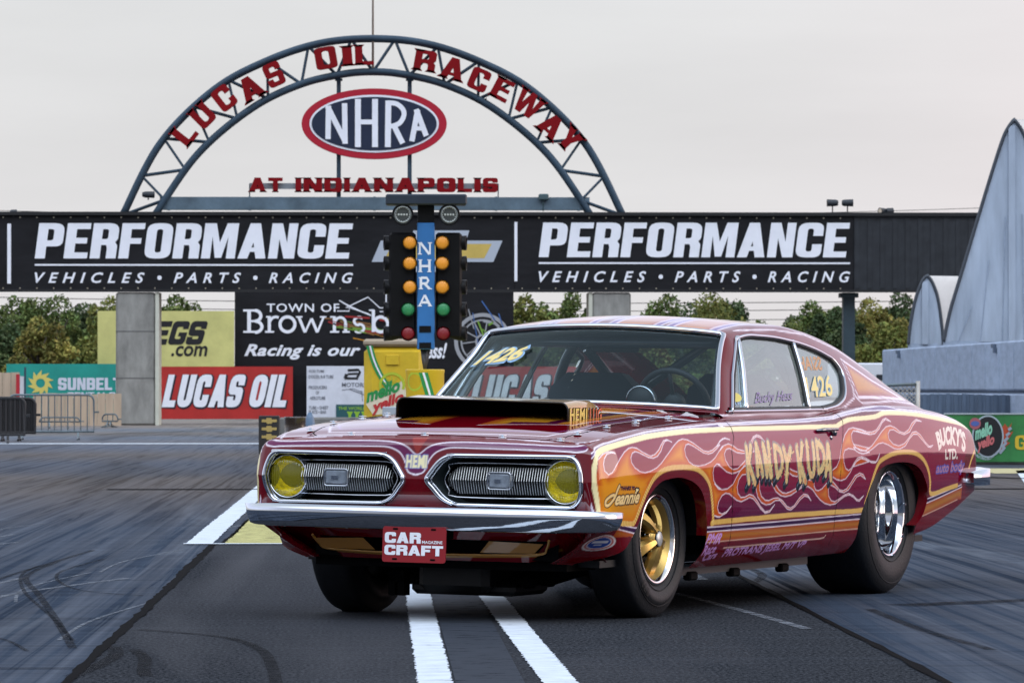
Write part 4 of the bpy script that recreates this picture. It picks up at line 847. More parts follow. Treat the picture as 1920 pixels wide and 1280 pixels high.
wput('flame_print', *tess([[[(ax(u, Yw), az(v, Yw)) for u, v in ((1850,790),(1868,792),(1880,800),(1884,794),(1890,802),(1897,793),(1892,812),(1900,808),(1888,828),(1894,830),(1876,845),(1850,850))]]]), mat('flame_red', (.42,.06,.02), .5), -.004)
fan = lambda n: [(0, 1+k, 1+(k+1) % n) for k in range(n)]
wput('ring', [(ex, ez)] + ellipse(ex, ez, 30*sw, 40*sw, 40), fan(40), mat('ring_pale', (.35,.42,.45), .5), -.006)
wput('disc', [(ex, ez)] + ellipse(ex, ez, 27*sw, 37*sw, 40), fan(40), INK, -.009)
wput('badge', [(ax(1828, Yw), az(794, Yw))] + ellipse(ax(1828, Yw), az(794, Yw), 11*sw, 11*sw, 24), fan(24), mat('badge_red', (.35,.10,.12), .5), -.012)
wput('badge_oval', [(ax(1828, Yw), az(794, Yw))] + ellipse(ax(1828, Yw), az(794, Yw), 8*sw, 5*sw, 24), fan(24), mat('badge_blue', (.08,.12,.35), .5), -.014)
V, T = text2d('mello', offset=.045, shear=.1); wput('lettering', [(ax(1828 + 32*a, Yw), az(826 - 12*a - 26*c, Yw)) for a, c in V], T, mat('print_mint', (.25,.55,.38), .5), -.016)
V, T = text2d('yello', offset=.045, shear=.1); wput('lettering', [(ax(1832 + 32*a, Yw), az(850 - 12*a - 26*c, Yw)) for a, c in V], T, mat('print_pink', (.55,.14,.14), .5), -.018)
V, T = text2d('NHRA DRAG RACING SERIES', offset=.02); wput('lettering', [(ax(1826 + 50*a, Yw), az(855 + 8*math.sin(a*3.1) - 12*max(0, a-.55)*2 - 6*c, Yw)) for a, c in V], T, mat('print_silver', (.4,.45,.5), .5), -.016)
b = MB(); kk = 0
for q in range(5): fr([(1874+q*4, 850-q*11), (1884+q*3, 838-q*9)], 5, Yw, 708, -.012, mb=b, f=lambda a, c, q=q: (a + ax(708, Yw), -.012 - .0006*q, c))
b.build('chain_print', mat('chain_grey', (.28,.33,.38), .5), t)
gl, ln = block('GO', .62, .2, .18, .28, .1)
wput('lettering', *tess(fit(gl, ln, ax(1903, Yw), ax(1950, Yw), az(843, Yw), az(816, Yw))), mat('print_gold', (.6,.42,.03), .5), -.008)
b = MB(); b.box(ax(1770, Yw), 12, .034, .3, 0, az(780, Yw), bev=.02); o = b.build('barrier_wall', CONC); o.location = (0, Yw, 0); tag(o, 'low concrete wall carrying the green banner at right', 'wall')
# ---------------------------------------------------------------- trees behind the track
def leaf_mat(name, a, b_):
    m = bpy.data.materials.new(name); m.use_nodes = True; t = m.node_tree; N = t.nodes; L = t.links; p = N['Principled BSDF']
    p.inputs['Roughness'].default_value = .7; p.inputs['Specular IOR Level'].default_value = .2
    at_ = N.new('ShaderNodeAttribute'); at_.attribute_name = 'paint'; L.new(at_.outputs['Color'], p.inputs['Base Color'])
    p.inputs['Subsurface Weight'].default_value = 0
    return m
LEAF = leaf_mat('leaves', 0, 0); BARK = mat('bark', (.06,.05,.04), .9, var=.3)
def tree_at(u, vtop, wpx, Y, c, label, n=9000):
    X = ax(u, Y); H = az(vtop - 7, Y); R = wpx*Y/FPX*.86
    t = thing('tree', label, 'tree', (X, Y, 0), group='trees beyond the track')
    b = MB(); b.tube([(0,0,0),(.05,0,H*.35),(-.04,0,H*.7)], [.16,.11,.05], 7)
    for q in range(5):
        a = q*1.3; b.tube([(0,0,H*(.25+.08*q)),(R*.5*math.cos(a),R*.4*math.sin(a),H*(.45+.08*q))], [.06,.02], 5)
    b.build('trunk', BARK, t, True)
    # crown from clumps: uneven lobes full of leaf faces
    lob = []
    for q in range(26):
        a = RNG.uniform(0, math.tau); rr = R*RNG.uniform(.1, .95)**.8; f = RNG.uniform(.16, .84); taper = 1 - max(0, f-.55)*.9
        lob.append((rr*math.cos(a)*taper, rr*math.sin(a)*.8*taper, H*f, R*RNG.uniform(.16, .46)*max(.5, taper), H*RNG.uniform(.06, .16), RNG.uniform(.55, 1.45)))
    lob.append((0, 0, H*.88, R*.28, H*.11, 1.1))
    k = np.array(lob); idx = RNG.integers(0, len(k), n); d = RNG.normal(0, 1, (n, 3)); d /= np.linalg.norm(d, axis=1)[:, None]; d *= (RNG.uniform(.35, 1.0, n)**.6*1.08)[:, None]
    C = k[idx, :3] + d*np.c_[k[idx, 3], k[idx, 3]*.85, k[idx, 4]]
    s = RNG.uniform(.035, .095, n); N1 = RNG.normal(0, 1, (n, 3)); N1 /= np.linalg.norm(N1, axis=1)[:, None]; N2 = np.cross(N1, RNG.normal(0, 1, (n, 3))); N2 /= np.linalg.norm(N2, axis=1)[:, None]
    V = np.stack([C - N1*s[:, None] - N2*s[:, None]*.6, C + N1*s[:, None] - N2*s[:, None]*.5, C + N1*s[:, None]*.8 + N2*s[:, None]*.7, C - N1*s[:, None]*.9 + N2*s[:, None]*.6], 1).reshape(-1, 3)
    V[:, 2] = np.clip(V[:, 2], .15, H*1.01)
    F = np.arange(4*n).reshape(n, 4)
    col = np.array(c)[None]*(k[idx, 5]*RNG.uniform(.7, 1.3, n))[:, None]; col[:, 0] *= RNG.uniform(.8, 1.15, n)
    mesh('crown', V, F, LEAF, t, color=np.repeat(col, 4, 0))
G1, G2, G3, G4 = (.098, .130, .038), (.160, .168, .042), (.066, .096, .038), (.20, .180, .045)
TR = [(-25,592,90,215,G3,'dark green tree at the far left edge behind the turquoise board'),(28,562,100,222,G1,'broad green tree at left above the turquoise board'),(72,600,80,205,G4,'lower yellowish bush in front of the left tree group'),(108,556,105,218,G1,'tallest green tree of the group left of the pillar'),(160,572,90,225,G3,'dark green tree just left of the pillar'),(205,560,80,216,G2,'olive tree half hidden behind the left pillar'),
      (330,556,80,230,G1,'ragged green tree above the yellow board'),(392,600,30,240,G3,'thin bare topped tree beside the black town board'),
      (985,556,70,215,G2,'olive tree right of the black town board, above the car roof'),(1018,572,50,228,G1,'small green tree behind the car roof'),(1072,548,76,212,G1,'tall green tree left of the right pillar'),(1108,590,60,226,G3,'dark green tree against the right pillar'),
      (1195,600,60,230,G3,'small dark tree right of the right pillar'),(1252,556,100,214,G1,'large green tree above the rear of the car roof'),(1330,552,120,220,G2,'broad olive tree behind the car roof'),(1382,566,60,228,G3,'dark tree at the right end of the roof group'),(1425,606,70,235,G1,'low green bush left of the steel post'),
      (1520,568,90,224,G1,'green tree left of the dark steel post'),(1568,580,80,212,G3,'dark tree directly behind the dark steel post'),(1632,562,96,218,G4,'yellow green tree right of the steel post'),(1688,548,80,226,G3,'dark green tree beside the small fabric hall'),(1660,610,80,205,G2,'olive bush in front of the trees right of the steel post')]
TR += [(-60,570,100,245,G1,'green tree cut by the left edge of the picture'),(52,586,100,244,G3,'dark green tree filling in behind the two left trees'),(140,584,100,246,G2,'olive tree filling in behind the left tree group'),(196,588,80,248,G1,'green tree filling in beside the left pillar'),(350,588,90,250,G1,'wide low green tree behind the yellow board'),
       (960,585,80,250,G1,'green tree peeping out behind the edge of the black town board'),(1045,584,80,250,G2,'low olive tree between the two taller ones above the roof'),(1222,584,90,250,G1,'low green tree left of the large one above the roof'),(1292,572,100,248,G3,'dark tree between the two broad ones above the roof'),(1490,596,80,250,G3,'low dark tree between the car roof and the steel post'),(1545,590,90,248,G2,'low olive tree behind the green one near the steel post'),(1600,585,90,246,G1,'green tree directly right of the steel post'),(1668,580,90,244,G2,'olive tree behind the two right trees')]
for a in TR: tree_at(*a)
for u in range(-80, 1760, 90):
    pass
hed = MB()
n = 9000; X_ = RNG.uniform(-22, 32, n); Z_ = RNG.uniform(0, 2.6, n)**.9; C = np.c_[X_, 236 + RNG.uniform(-1.5, 1.5, n), Z_]
s = RNG.uniform(.12, .25, n); N1 = RNG.normal(0, 1, (n, 3)); N2 = RNG.normal(0, 1, (n, 3)); V = np.stack([C-N1*s[:, None]*.5, C+N2*s[:, None]*.5, C+N1*s[:, None]*.5, C-N2*s[:, None]*.5], 1).reshape(-1, 3); V[:, 2] = np.clip(V[:, 2], 0, 3)
o = mesh('undergrowth', V, np.arange(4*n).reshape(n, 4), LEAF, color=np.repeat(np.array(G3)[None]*RNG.uniform(.5, 1.3, n)[:, None], 4, 0)); o['kind'] = 'stuff'; o['label'] = 'dense undergrowth below the trees beyond the track'; o['category'] = 'undergrowth'
# ---------------------------------------------------------------- car body shape (car axes: x forward, y left, z up)
def pchip(x, xs, ys):
    xs = np.asarray(xs, float); ys = np.asarray(ys, float)
    if xs[0] > xs[-1]: xs = xs[::-1]; ys = ys[::-1]
    h = np.diff(xs); d = np.diff(ys) / h
    m = np.zeros(len(xs)); m[0] = d[0]; m[-1] = d[-1]
    for i in range(1, len(xs) - 1):
        if d[i-1] * d[i] > 0:
            a = 2*h[i] + h[i-1]; b = h[i] + 2*h[i-1]
            m[i] = (a + b) / (a / d[i-1] + b / d[i])
    x = np.clip(np.asarray(x, float), xs[0], xs[-1])
    i = np.clip(np.searchsorted(xs, x) - 1, 0, len(xs) - 2)
    t = (x - xs[i]) / h[i]
    return ((2*t**3 - 3*t**2 + 1) * ys[i] + (t**3 - 2*t**2 + t) * h[i] * m[i]
            + (-2*t**3 + 3*t**2) * ys[i+1] + (t**3 - t**2) * h[i] * m[i+1])
def halfw(x): return pchip(x, [-4.0,-3.9,-3.5,-3,-2.4,-1.8,-1,-.5,0,.4,.6,.7,.8,.88], [.83,.845,.872,.888,.89,.882,.88,.878,.871,.857,.843,.830,.812,.80])
def zsh(x): return pchip(x, [-3.95,-3.85,-3.6,-3.3,-2.9,-2.6,-2.2,-1.9,-1.6,-1.2,-.7,-.35,0,.2,.4,.6,.74,.88],
                            [.79,.825,.868,.898,.92,.925,.912,.888,.875,.872,.868,.862,.846,.836,.82,.797,.772,.765])
def zwd(x): return pchip(x, [-4,-2.6,-2,-1,0,.8], [.66,.675,.66,.65,.64,.62])
def crown(x): return pchip(x, [-4,-3.4,-2.5,-.75,-.4,0,.4,.7,.87], [.02,.03,.04,.055,.045,.038,.034,.028,.025])
def xnose(y): return .87 - .06 * (np.asarray(y) / .8)**2
ROLL_R = .045
def roll(z, zt, r=ROLL_R):
    q = np.clip((z - (zt - r)) / r, 0, 1)
    return r * (1 - np.sqrt(np.clip(1 - q*q, 0, 1)))
def d_side(x, z):
    zs, zw = zsh(x), zwd(x)
    u = np.clip((z - zw) / (zs - zw), 0, 1); l = np.clip((zw - z) / (zw - .25), 0, 1.3)
    return .042*u**2 + .035*l**2 + 4.2*np.clip(.34 - z, 0, 1)**2 + roll(z, zs)
def d_front(z, zt):
    return np.where(z > .612, .16*(z - .612), .26*(.612 - z)) + .45*np.clip(.47 - z, 0, 1) + roll(z, zt, .04)
def d_rear(z, zt):
    return np.where(z > .62, .25*(z - .62), .12*(.62 - z)) + roll(z, zt, .04)
def yside(x, z): return halfw(x) - d_side(x, z)
def ztop(x, y):
    return zsh(x) + crown(x) * (1 - np.clip(np.abs(y) / .785, 0, 1.1)**2)
# greenhouse, by centre-line station x0
def g_zc(x): return pchip(x, [-3.8,-3.7,-3.4,-3,-2.5,-2.1,-1.8,-1.5,-1.2,-1.05,-.9,-.6], [.88,.898,.962,1.082,1.232,1.312,1.338,1.341,1.32,1.290,1.185,.918])
def g_zr(x): return pchip(x, [-3.8,-3.5,-3.2,-2.8,-2.5,-2.1,-1.8,-1.5,-1.2,-1.05,-.9,-.6], [.87,.932,1.022,1.146,1.220,1.278,1.298,1.297,1.278,1.255,1.14,.895])
def g_yr(x): return pchip(x, [-3.8,-3.2,-2.5,-1.8,-1.2,-1.05,-.6], [.66,.61,.59,.595,.60,.607,.735])
def g_yb(x): return pchip(x, [-3.8,-3.2,-2.6,-2,-1,-.6], [.70,.755,.775,.772,.765,.76])
def g_zb(x): return zsh(x) - .006
def g_c(x): return pchip(x, [-3.8,-1.7,-1.05,-.6], [0,0.05,.22,.25])
def g_section(x0, n=90):
    """half section from belt (q=0) to centre line; returns y,z arrays"""
    yb, zb, yr, zr, zc = g_yb(x0), g_zb(x0), g_yr(x0), g_zr(x0), g_zc(x0)
    t = np.linspace(0, 1, 60)
    bul = .012 * np.sin(np.pi * t)
    y1 = yb + (yr - yb)*t + bul; z1 = zb + (zr - zb)*t
    y2 = yr * (1 - t[1:]); z2 = zr + (zc - zr) * (1 - (y2 / yr)**2)
    y = np.r_[y1, y2]; z = np.r_[z1, z2]
    s = np.r_[0, np.cumsum(np.hypot(np.diff(y), np.diff(z)))]
    q = np.linspace(0, s[-1], 400); Y = np.interp(q, s, y); Z = np.interp(q, s, z)
    ds = q[1]; k = int(.07 / max(ds, 1e-4)); k = max(2, min(k, 120))
    w = np.exp(-.5 * (np.arange(-k, k+1) / (k/2.6))**2); w /= w.sum()
    Yp = np.r_[2*Y[0] - Y[k:0:-1], Y, -Y[-2:-k-2:-1]]; Zp = np.r_[2*Z[0] - Z[k:0:-1], Z, Z[-2:-k-2:-1]]
    Y = np.convolve(Yp, w, 'valid'); Z = np.convolve(Zp, w, 'valid')
    qq = np.linspace(0, q[-1], n)
    return np.interp(qq, q, Y), np.interp(qq, q, Z)
def g_yside(x, z):
    """side half width of the greenhouse at real x and height z"""
    x = np.asarray(x, float); z = np.asarray(z, float); x0 = x.copy()
    for _ in range(4):
        t = np.clip((z - g_zb(x0)) / (g_zr(x0) - g_zb(x0)), 0, 1)
        y = g_yb(x0) + (g_yr(x0) - g_yb(x0))*t + .012*np.sin(np.pi*t)
        x0 = x + g_c(x0) * y * y
    return y
LIV = {
 'cream': [(0.765, 0.479), (0.786, 0.565), (0.797, 0.636), (0.782, 0.705), (0.763, 0.728), (0.735, 0.74), (0.683, 0.753), (0.56, 0.772), (0.32, 0.799), (0.068, 0.814), (-0.194, 0.822), (-0.528, 0.826), (-0.721, 0.827), (-1.047, 0.827), (-1.556, 0.829), (-1.842, 0.829), (-1.903, 0.836), (-1.98, 0.851), (-2.085, 0.862), (-2.372, 0.872), (-2.507, 0.889), (-2.688, 0.889), (-2.84, 0.885), (-2.992, 0.878), (-3.153, 0.868), (-3.325, 0.856), (-3.511, 0.843), (-3.676, 0.83), (-3.796, 0.81)],
 'rope1': [(0.765, 0.479), (0.754, 0.444), (0.617, 0.438), (0.489, 0.432), (0.46, 0.442), (0.435, 0.477), (0.409, 0.512), (0.366, 0.565), (0.304, 0.618), (0.222, 0.651), (0.136, 0.664), (0.05, 0.667), (-0.083, 0.663), (-0.173, 0.65), (-0.247, 0.62), (-0.295, 0.582), (-0.324, 0.526), (-0.346, 0.467), (-0.363, 0.415), (-0.377, 0.417), (-0.801, 0.422), (-1.243, 0.427), (-1.704, 0.428), (-2.181, 0.43), (-2.209, 0.46), (-2.255, 0.525), (-2.311, 0.603), (-2.356, 0.645), (-2.399, 0.665), (-2.518, 0.688), (-2.638, 0.699), (-2.791, 0.698), (-2.899, 0.687), (-2.994, 0.657), (-3.065, 0.608), (-3.103, 0.548), (-3.129, 0.488), (-3.354, 0.506), (-3.55, 0.522)],
 'tailrope': [(-3.745, 0.608), (-3.791, 0.651), (-3.85, 0.689)],
 'A': [(0.764, 0.709), (0.72, 0.731), (0.679, 0.74), (0.649, 0.74), (0.628, 0.734), (0.657, 0.736), (0.69, 0.731), (0.719, 0.712), (0.734, 0.688), (0.733, 0.66), (0.705, 0.644), (0.674, 0.654), (0.643, 0.679), (0.598, 0.711), (0.55, 0.738), (0.506, 0.753), (0.471, 0.757), (0.432, 0.753), (0.393, 0.738), (0.352, 0.726), (0.315, 0.718), (0.272, 0.725), (0.227, 0.744), (0.197, 0.763), (0.161, 0.782), (0.125, 0.787), (0.081, 0.776), (0.115, 0.784), (0.145, 0.781), (0.174, 0.766), (0.209, 0.738), (0.25, 0.717), (0.294, 0.709), (0.341, 0.713), (0.384, 0.724), (0.426, 0.735), (0.455, 0.739), (0.484, 0.732), (0.504, 0.713), (0.504, 0.692), (0.478, 0.67), (0.434, 0.654), (0.386, 0.648), (0.329, 0.654), (0.27, 0.667), (0.217, 0.688), (0.169, 0.713), (0.118, 0.737), (0.064, 0.762), (0.01, 0.781), (-0.037, 0.788), (-0.087, 0.784), (-0.14, 0.769), (-0.186, 0.752), (-0.234, 0.735), (-0.286, 0.73), (-0.334, 0.736), (-0.388, 0.753), (-0.434, 0.773), (-0.474, 0.786), (-0.439, 0.777), (-0.495, 0.787), (-0.549, 0.78), (-0.496, 0.789), (-0.432, 0.775), (-0.386, 0.752), (-0.428, 0.76), (-0.384, 0.742), (-0.331, 0.725), (-0.284, 0.72), (-0.231, 0.726), (-0.182, 0.741), (-0.127, 0.758), (-0.087, 0.766), (-0.058, 0.762), (-0.036, 0.743), (-0.039, 0.714), (-0.068, 0.688), (-0.111, 0.674), (-0.165, 0.669), (-0.238, 0.673), (-0.304, 0.685), (-0.353, 0.702), (-0.407, 0.731), (-0.453, 0.753), (-0.42, 0.735), (-0.469, 0.755), (-0.524, 0.762), (-0.574, 0.753), (-0.62, 0.737), (-0.703, 0.727), (-0.781, 0.739), (-0.779, 0.764), (-0.827, 0.79), (-0.875, 0.799), (-0.915, 0.792), (-0.952, 0.768), (-0.911, 0.785), (-0.871, 0.792), (-0.829, 0.784), (-0.795, 0.759), (-0.81, 0.726), (-0.753, 0.715), (-0.657, 0.719), (-0.605, 0.723), (-0.566, 0.733), (-0.527, 0.742), (-0.489, 0.738), (-0.462, 0.718), (-0.471, 0.69), (-0.51, 0.661), (-0.553, 0.648), (-0.606, 0.651), (-0.66, 0.671), (-0.71, 0.691), (-0.746, 0.678), (-0.691, 0.662), (-0.638, 0.642), (-0.585, 0.633), (-0.538, 0.63), (-0.479, 0.639), (-0.427, 0.658), (-0.376, 0.675), (-0.405, 0.672), (-0.368, 0.675), (-0.336, 0.662), (-0.325, 0.637), (-0.336, 0.603), (-0.371, 0.577), (-0.419, 0.563), (-0.347, 0.588), (-0.391, 0.565), (-0.433, 0.56), (-0.495, 0.563), (-0.556, 0.582), (-0.596, 0.614), (-0.638, 0.642), (-0.68, 0.662), (-0.789, 0.652), (-0.79, 0.619), (-0.703, 0.624), (-0.66, 0.622), (-0.624, 0.602), (-0.606, 0.569), (-0.62, 0.54), (-0.655, 0.521), (-0.703, 0.522), (-0.756, 0.533), (-0.8, 0.527), (-0.847, 0.505), (-0.897, 0.475), (-0.958, 0.45), (-1.012, 0.454), (-1.067, 0.48), (-1.014, 0.448), (-0.96, 0.444), (-0.899, 0.466), (-0.85, 0.492), (-0.802, 0.513), (-0.758, 0.519), (-0.716, 0.511), (-0.664, 0.502), (-0.609, 0.51), (-0.564, 0.525), (-0.519, 0.54), (-0.477, 0.544), (-0.436, 0.534), (-0.404, 0.508), (-0.394, 0.48), (-0.414, 0.459), (-0.452, 0.452), (-0.502, 0.461), (-0.55, 0.485), (-0.503, 0.457), (-0.424, 0.439), (-0.37, 0.446), (-0.432, 0.439), (-0.394, 0.441), (-0.359, 0.449)],
 'Aend': [(-0.333, 0.508), (-0.306, 0.574), (-0.257, 0.616), (-0.182, 0.65), (-0.084, 0.666), (0.049, 0.67), (0.136, 0.667), (0.221, 0.653), (0.304, 0.621), (0.366, 0.569), (0.409, 0.516), (0.448, 0.46), (0.474, 0.436), (0.617, 0.441), (0.751, 0.449), (0.78, 0.565), (0.788, 0.636)],
 'M1': [(-0.814, 0.594), (-0.835, 0.548), (-0.856, 0.519), (-0.904, 0.493), (-0.962, 0.481), (-1.016, 0.484), (-1.069, 0.498), (-1.125, 0.499), (-1.174, 0.479), (-1.224, 0.457), (-1.271, 0.451), (-1.324, 0.467), (-1.375, 0.495), (-1.429, 0.512), (-1.476, 0.507), (-1.516, 0.489), (-1.469, 0.516), (-1.416, 0.521), (-1.362, 0.502), (-1.312, 0.471), (-1.269, 0.46), (-1.222, 0.467), (-1.159, 0.496), (-1.101, 0.51), (-1.045, 0.509), (-0.991, 0.5), (-0.947, 0.503), (-0.899, 0.522), (-0.873, 0.552), (-0.868, 0.593)],
 'M2': [(-0.989, 0.599), (-1.025, 0.57), (-1.073, 0.539), (-1.132, 0.52), (-1.19, 0.514), (-1.257, 0.519), (-1.322, 0.535), (-1.388, 0.552), (-1.468, 0.555), (-1.528, 0.539), (-1.579, 0.512), (-1.631, 0.49), (-1.693, 0.472), (-1.765, 0.463), (-1.835, 0.468), (-1.9, 0.489), (-1.944, 0.501), (-2.001, 0.506), (-2.05, 0.495), (-2.1, 0.476), (-2.136, 0.473), (-2.18, 0.497), (-2.128, 0.479), (-2.099, 0.482), (-2.048, 0.502), (-1.988, 0.513), (-1.932, 0.505), (-1.877, 0.489), (-1.821, 0.477), (-1.773, 0.483), (-1.738, 0.505), (-1.727, 0.535), (-1.745, 0.559), (-1.808, 0.546), (-1.87, 0.524), (-1.929, 0.518), (-1.985, 0.53), (-2.038, 0.564), (-2.082, 0.59), (-2.127, 0.597), (-2.194, 0.577), (-2.162, 0.599), (-2.115, 0.607), (-2.058, 0.594), (-2.015, 0.565), (-1.961, 0.535), (-1.916, 0.527), (-1.869, 0.532), (-1.819, 0.555), (-1.757, 0.582), (-1.7, 0.566), (-1.645, 0.541), (-1.599, 0.533), (-1.563, 0.538), (-1.543, 0.556), (-1.541, 0.581), (-1.453, 0.587), (-1.365, 0.553), (-1.309, 0.547), (-1.254, 0.536), (-1.199, 0.529), (-1.153, 0.532), (-1.106, 0.547), (-1.063, 0.573), (-1.033, 0.599)],
 'M3': [(-1.232, 0.641), (-1.266, 0.633), (-1.318, 0.625), (-1.358, 0.627), (-1.359, 0.606), (-1.314, 0.604), (-1.268, 0.609), (-1.233, 0.62)],
 'F3': [(-1.753, 0.621), (-1.822, 0.641), (-1.856, 0.671), (-1.874, 0.705), (-1.905, 0.748), (-1.956, 0.79), (-2.013, 0.816), (-2.072, 0.822), (-2.148, 0.815), (-2.222, 0.804), (-2.075, 0.821), (-2.15, 0.812), (-2.227, 0.801), (-2.294, 0.799), (-2.355, 0.808), (-2.41, 0.831), (-2.468, 0.857), (-2.518, 0.865), (-2.574, 0.848), (-2.506, 0.859), (-2.453, 0.844), (-2.402, 0.816), (-2.334, 0.793), (-2.262, 0.787), (-2.17, 0.797), (-2.068, 0.808), (-2.264, 0.792), (-2.207, 0.793), (-2.121, 0.806), (-2.065, 0.807), (-2.035, 0.79), (-2.034, 0.759), (-2.061, 0.733), (-2.115, 0.715), (-2.173, 0.711), (-2.245, 0.723), (-2.044, 0.744), (-2.08, 0.726), (-2.132, 0.712), (-2.201, 0.714), (-2.274, 0.734), (-2.354, 0.769), (-2.424, 0.8), (-2.493, 0.823), (-2.556, 0.829), (-2.624, 0.817), (-2.677, 0.798), (-2.736, 0.792), (-2.804, 0.807), (-2.868, 0.838), (-2.943, 0.857), (-3.013, 0.846), (-2.939, 0.85), (-2.878, 0.828), (-2.816, 0.797), (-2.733, 0.784), (-2.66, 0.793), (-2.591, 0.809), (-2.538, 0.807), (-2.508, 0.789), (-2.514, 0.763), (-2.568, 0.739), (-2.642, 0.73), (-2.72, 0.74), (-2.788, 0.765), (-2.853, 0.794), (-2.909, 0.797), (-2.965, 0.78), (-3.018, 0.747), (-3.077, 0.723), (-3.137, 0.728), (-3.102, 0.718), (-3.061, 0.72), (-2.988, 0.753), (-2.92, 0.784), (-2.865, 0.785), (-2.804, 0.765), (-2.734, 0.729), (-2.655, 0.715), (-2.58, 0.717), (-2.493, 0.737), (-2.422, 0.748), (-2.362, 0.743), (-2.286, 0.721), (-2.2, 0.701), (-2.144, 0.698), (-2.077, 0.71), (-2.041, 0.731), (-2.242, 0.703), (-2.16, 0.698), (-2.102, 0.704), (-2.047, 0.72), (-1.979, 0.725), (-1.931, 0.717), (-1.911, 0.696), (-1.915, 0.661), (-1.939, 0.631), (-1.975, 0.621), (-2.008, 0.63), (-2.042, 0.655), (-2.088, 0.679), (-2.135, 0.684), (-2.193, 0.677), (-2.253, 0.661), (-2.326, 0.658), (-2.347, 0.673), (-2.372, 0.694), (-2.352, 0.666), (-2.319, 0.653), (-2.269, 0.654), (-2.199, 0.669), (-2.129, 0.676), (-2.074, 0.663), (-2.034, 0.639), (-2.229, 0.659), (-2.147, 0.678), (-2.089, 0.67), (-2.043, 0.649), (-1.998, 0.612), (-1.943, 0.583), (-1.886, 0.575), (-1.827, 0.581), (-1.766, 0.597)],
 'bandtop': [(0.619, 0.432), (0.457, 0.414), (-0.241, 0.396), (-1.071, 0.401), (-2.188, 0.411), (-3.048, 0.461), (-3.623, 0.524)],
 'bandbot': [(0.615, 0.413), (0.461, 0.391), (-0.247, 0.376), (-1.078, 0.379), (-2.188, 0.388), (-3.046, 0.44), (-3.635, 0.513)],
 'orbot': [(0.472, 0.376), (0.464, 0.366), (-0.229, 0.328), (-1.093, 0.334), (-2.183, 0.342), (-3.041, 0.382), (-3.569, 0.45)],
 'sillpin': [(-0.533, 0.298), (-1.121, 0.302), (-1.7, 0.307), (-1.744, 0.311), (-1.756, 0.321)],
 'pur1': [(0.812, 0.482), (0.832, 0.549), (0.855, 0.622), (0.843, 0.689), (0.811, 0.73), (0.743, 0.757), (0.663, 0.774), (0.525, 0.794), (0.279, 0.82), (0.111, 0.83), (-0.103, 0.839), (-0.496, 0.851), (-1.49, 0.864), (-1.885, 0.874), (-2.059, 0.893), (-2.26, 0.91), (-2.576, 0.927), (-2.732, 0.909), (-3.033, 0.897), (-3.374, 0.874), (-3.764, 0.852), (-3.976, 0.828)],
 'pur2': [(0.79, 0.481), (0.81, 0.548), (0.828, 0.622), (0.808, 0.706), (0.775, 0.737), (0.724, 0.753), (0.65, 0.768), (0.546, 0.782), (0.302, 0.81), (0.048, 0.824), (-0.169, 0.833), (-0.538, 0.835), (-0.479, 0.844), (-1.525, 0.854), (-1.876, 0.866), (-2.054, 0.884), (-2.253, 0.9), (-2.49, 0.903), (-2.712, 0.902), (-3.015, 0.891), (-3.35, 0.868), (-3.676, 0.846), (-3.991, 0.819)],
 'bucky': [(-3.195, 0.791), (-3.326, 0.814), (-3.465, 0.821), (-3.597, 0.811), (-3.721, 0.786), (-3.665, 0.683), (-3.539, 0.72), (-3.412, 0.729), (-3.32, 0.727), (-3.227, 0.701)],
 'ltd': [(-3.334, 0.703), (-3.535, 0.705), (-3.532, 0.656), (-3.332, 0.657)],
 'auto': [(-3.185, 0.633), (-3.656, 0.641), (-3.653, 0.582), (-3.191, 0.576)],
 'thanks': [(0.607, 0.593), (0.478, 0.591), (0.479, 0.576), (0.608, 0.578)],
 'jean': [(0.713, 0.564), (0.431, 0.57), (0.438, 0.522), (0.723, 0.514)],
 'jeanJ': [(0.618, 0.596), (0.634, 0.577), (0.649, 0.553), (0.671, 0.532), (0.701, 0.515), (0.722, 0.517), (0.72, 0.536), (0.686, 0.553), (0.66, 0.558)],
 'heart': [(0.458, 0.567), (0.471, 0.578), (0.464, 0.582), (0.457, 0.578), (0.446, 0.58), (0.443, 0.576), (0.459, 0.567)],
 'pmr': [(-0.308, 0.366), (-0.48, 0.365), (-0.471, 0.322), (-0.304, 0.321)],
 'race': [(-0.295, 0.315), (-0.44, 0.316), (-0.459, 0.282), (-0.325, 0.271)],
 'cars': [(-0.342, 0.28), (-0.491, 0.281), (-0.52, 0.255), (-0.388, 0.244)],
 'pro': [(-0.55, 0.292), (-1.536, 0.302), (-1.564, 0.265), (-0.593, 0.246)],
 'sticker': [(0.662, 0.353), (0.737, 0.342), (0.581, 0.367), (0.67, 0.388), (0.65, 0.319)],
 'doorfront': [(-0.667, 0.868), (-0.54, 0.718), (-0.561, 0.528), (-0.576, 0.385), (-0.581, 0.289)],
 'doorrear': [(-1.965, 0.851), (-1.881, 0.702), (-1.88, 0.627), (-1.839, 0.426), (-1.851, 0.313)],
 'lock': [(-1.777, 0.778)],
 'handle': [(-1.568, 0.822), (-1.861, 0.822)],
 'farch': [(0.641, 0.271), (0.542, 0.309), (0.49, 0.353), (0.437, 0.413), (0.364, 0.524), (0.302, 0.571), (0.224, 0.606), (0.138, 0.618), (0.049, 0.622), (-0.036, 0.615), (-0.129, 0.595), (-0.202, 0.561), (-0.25, 0.511), (-0.284, 0.435), (-0.301, 0.392)],
 'rarch': [(-2.162, 0.245), (-2.159, 0.278), (-2.151, 0.356), (-2.178, 0.421), (-2.219, 0.481), (-2.279, 0.552), (-2.346, 0.604), (-2.445, 0.636), (-2.577, 0.649), (-2.73, 0.65), (-2.856, 0.638), (-2.951, 0.61), (-3.018, 0.567), (-3.077, 0.505), (-3.075, 0.45), (-3.032, 0.385), (-2.949, 0.337)],
}
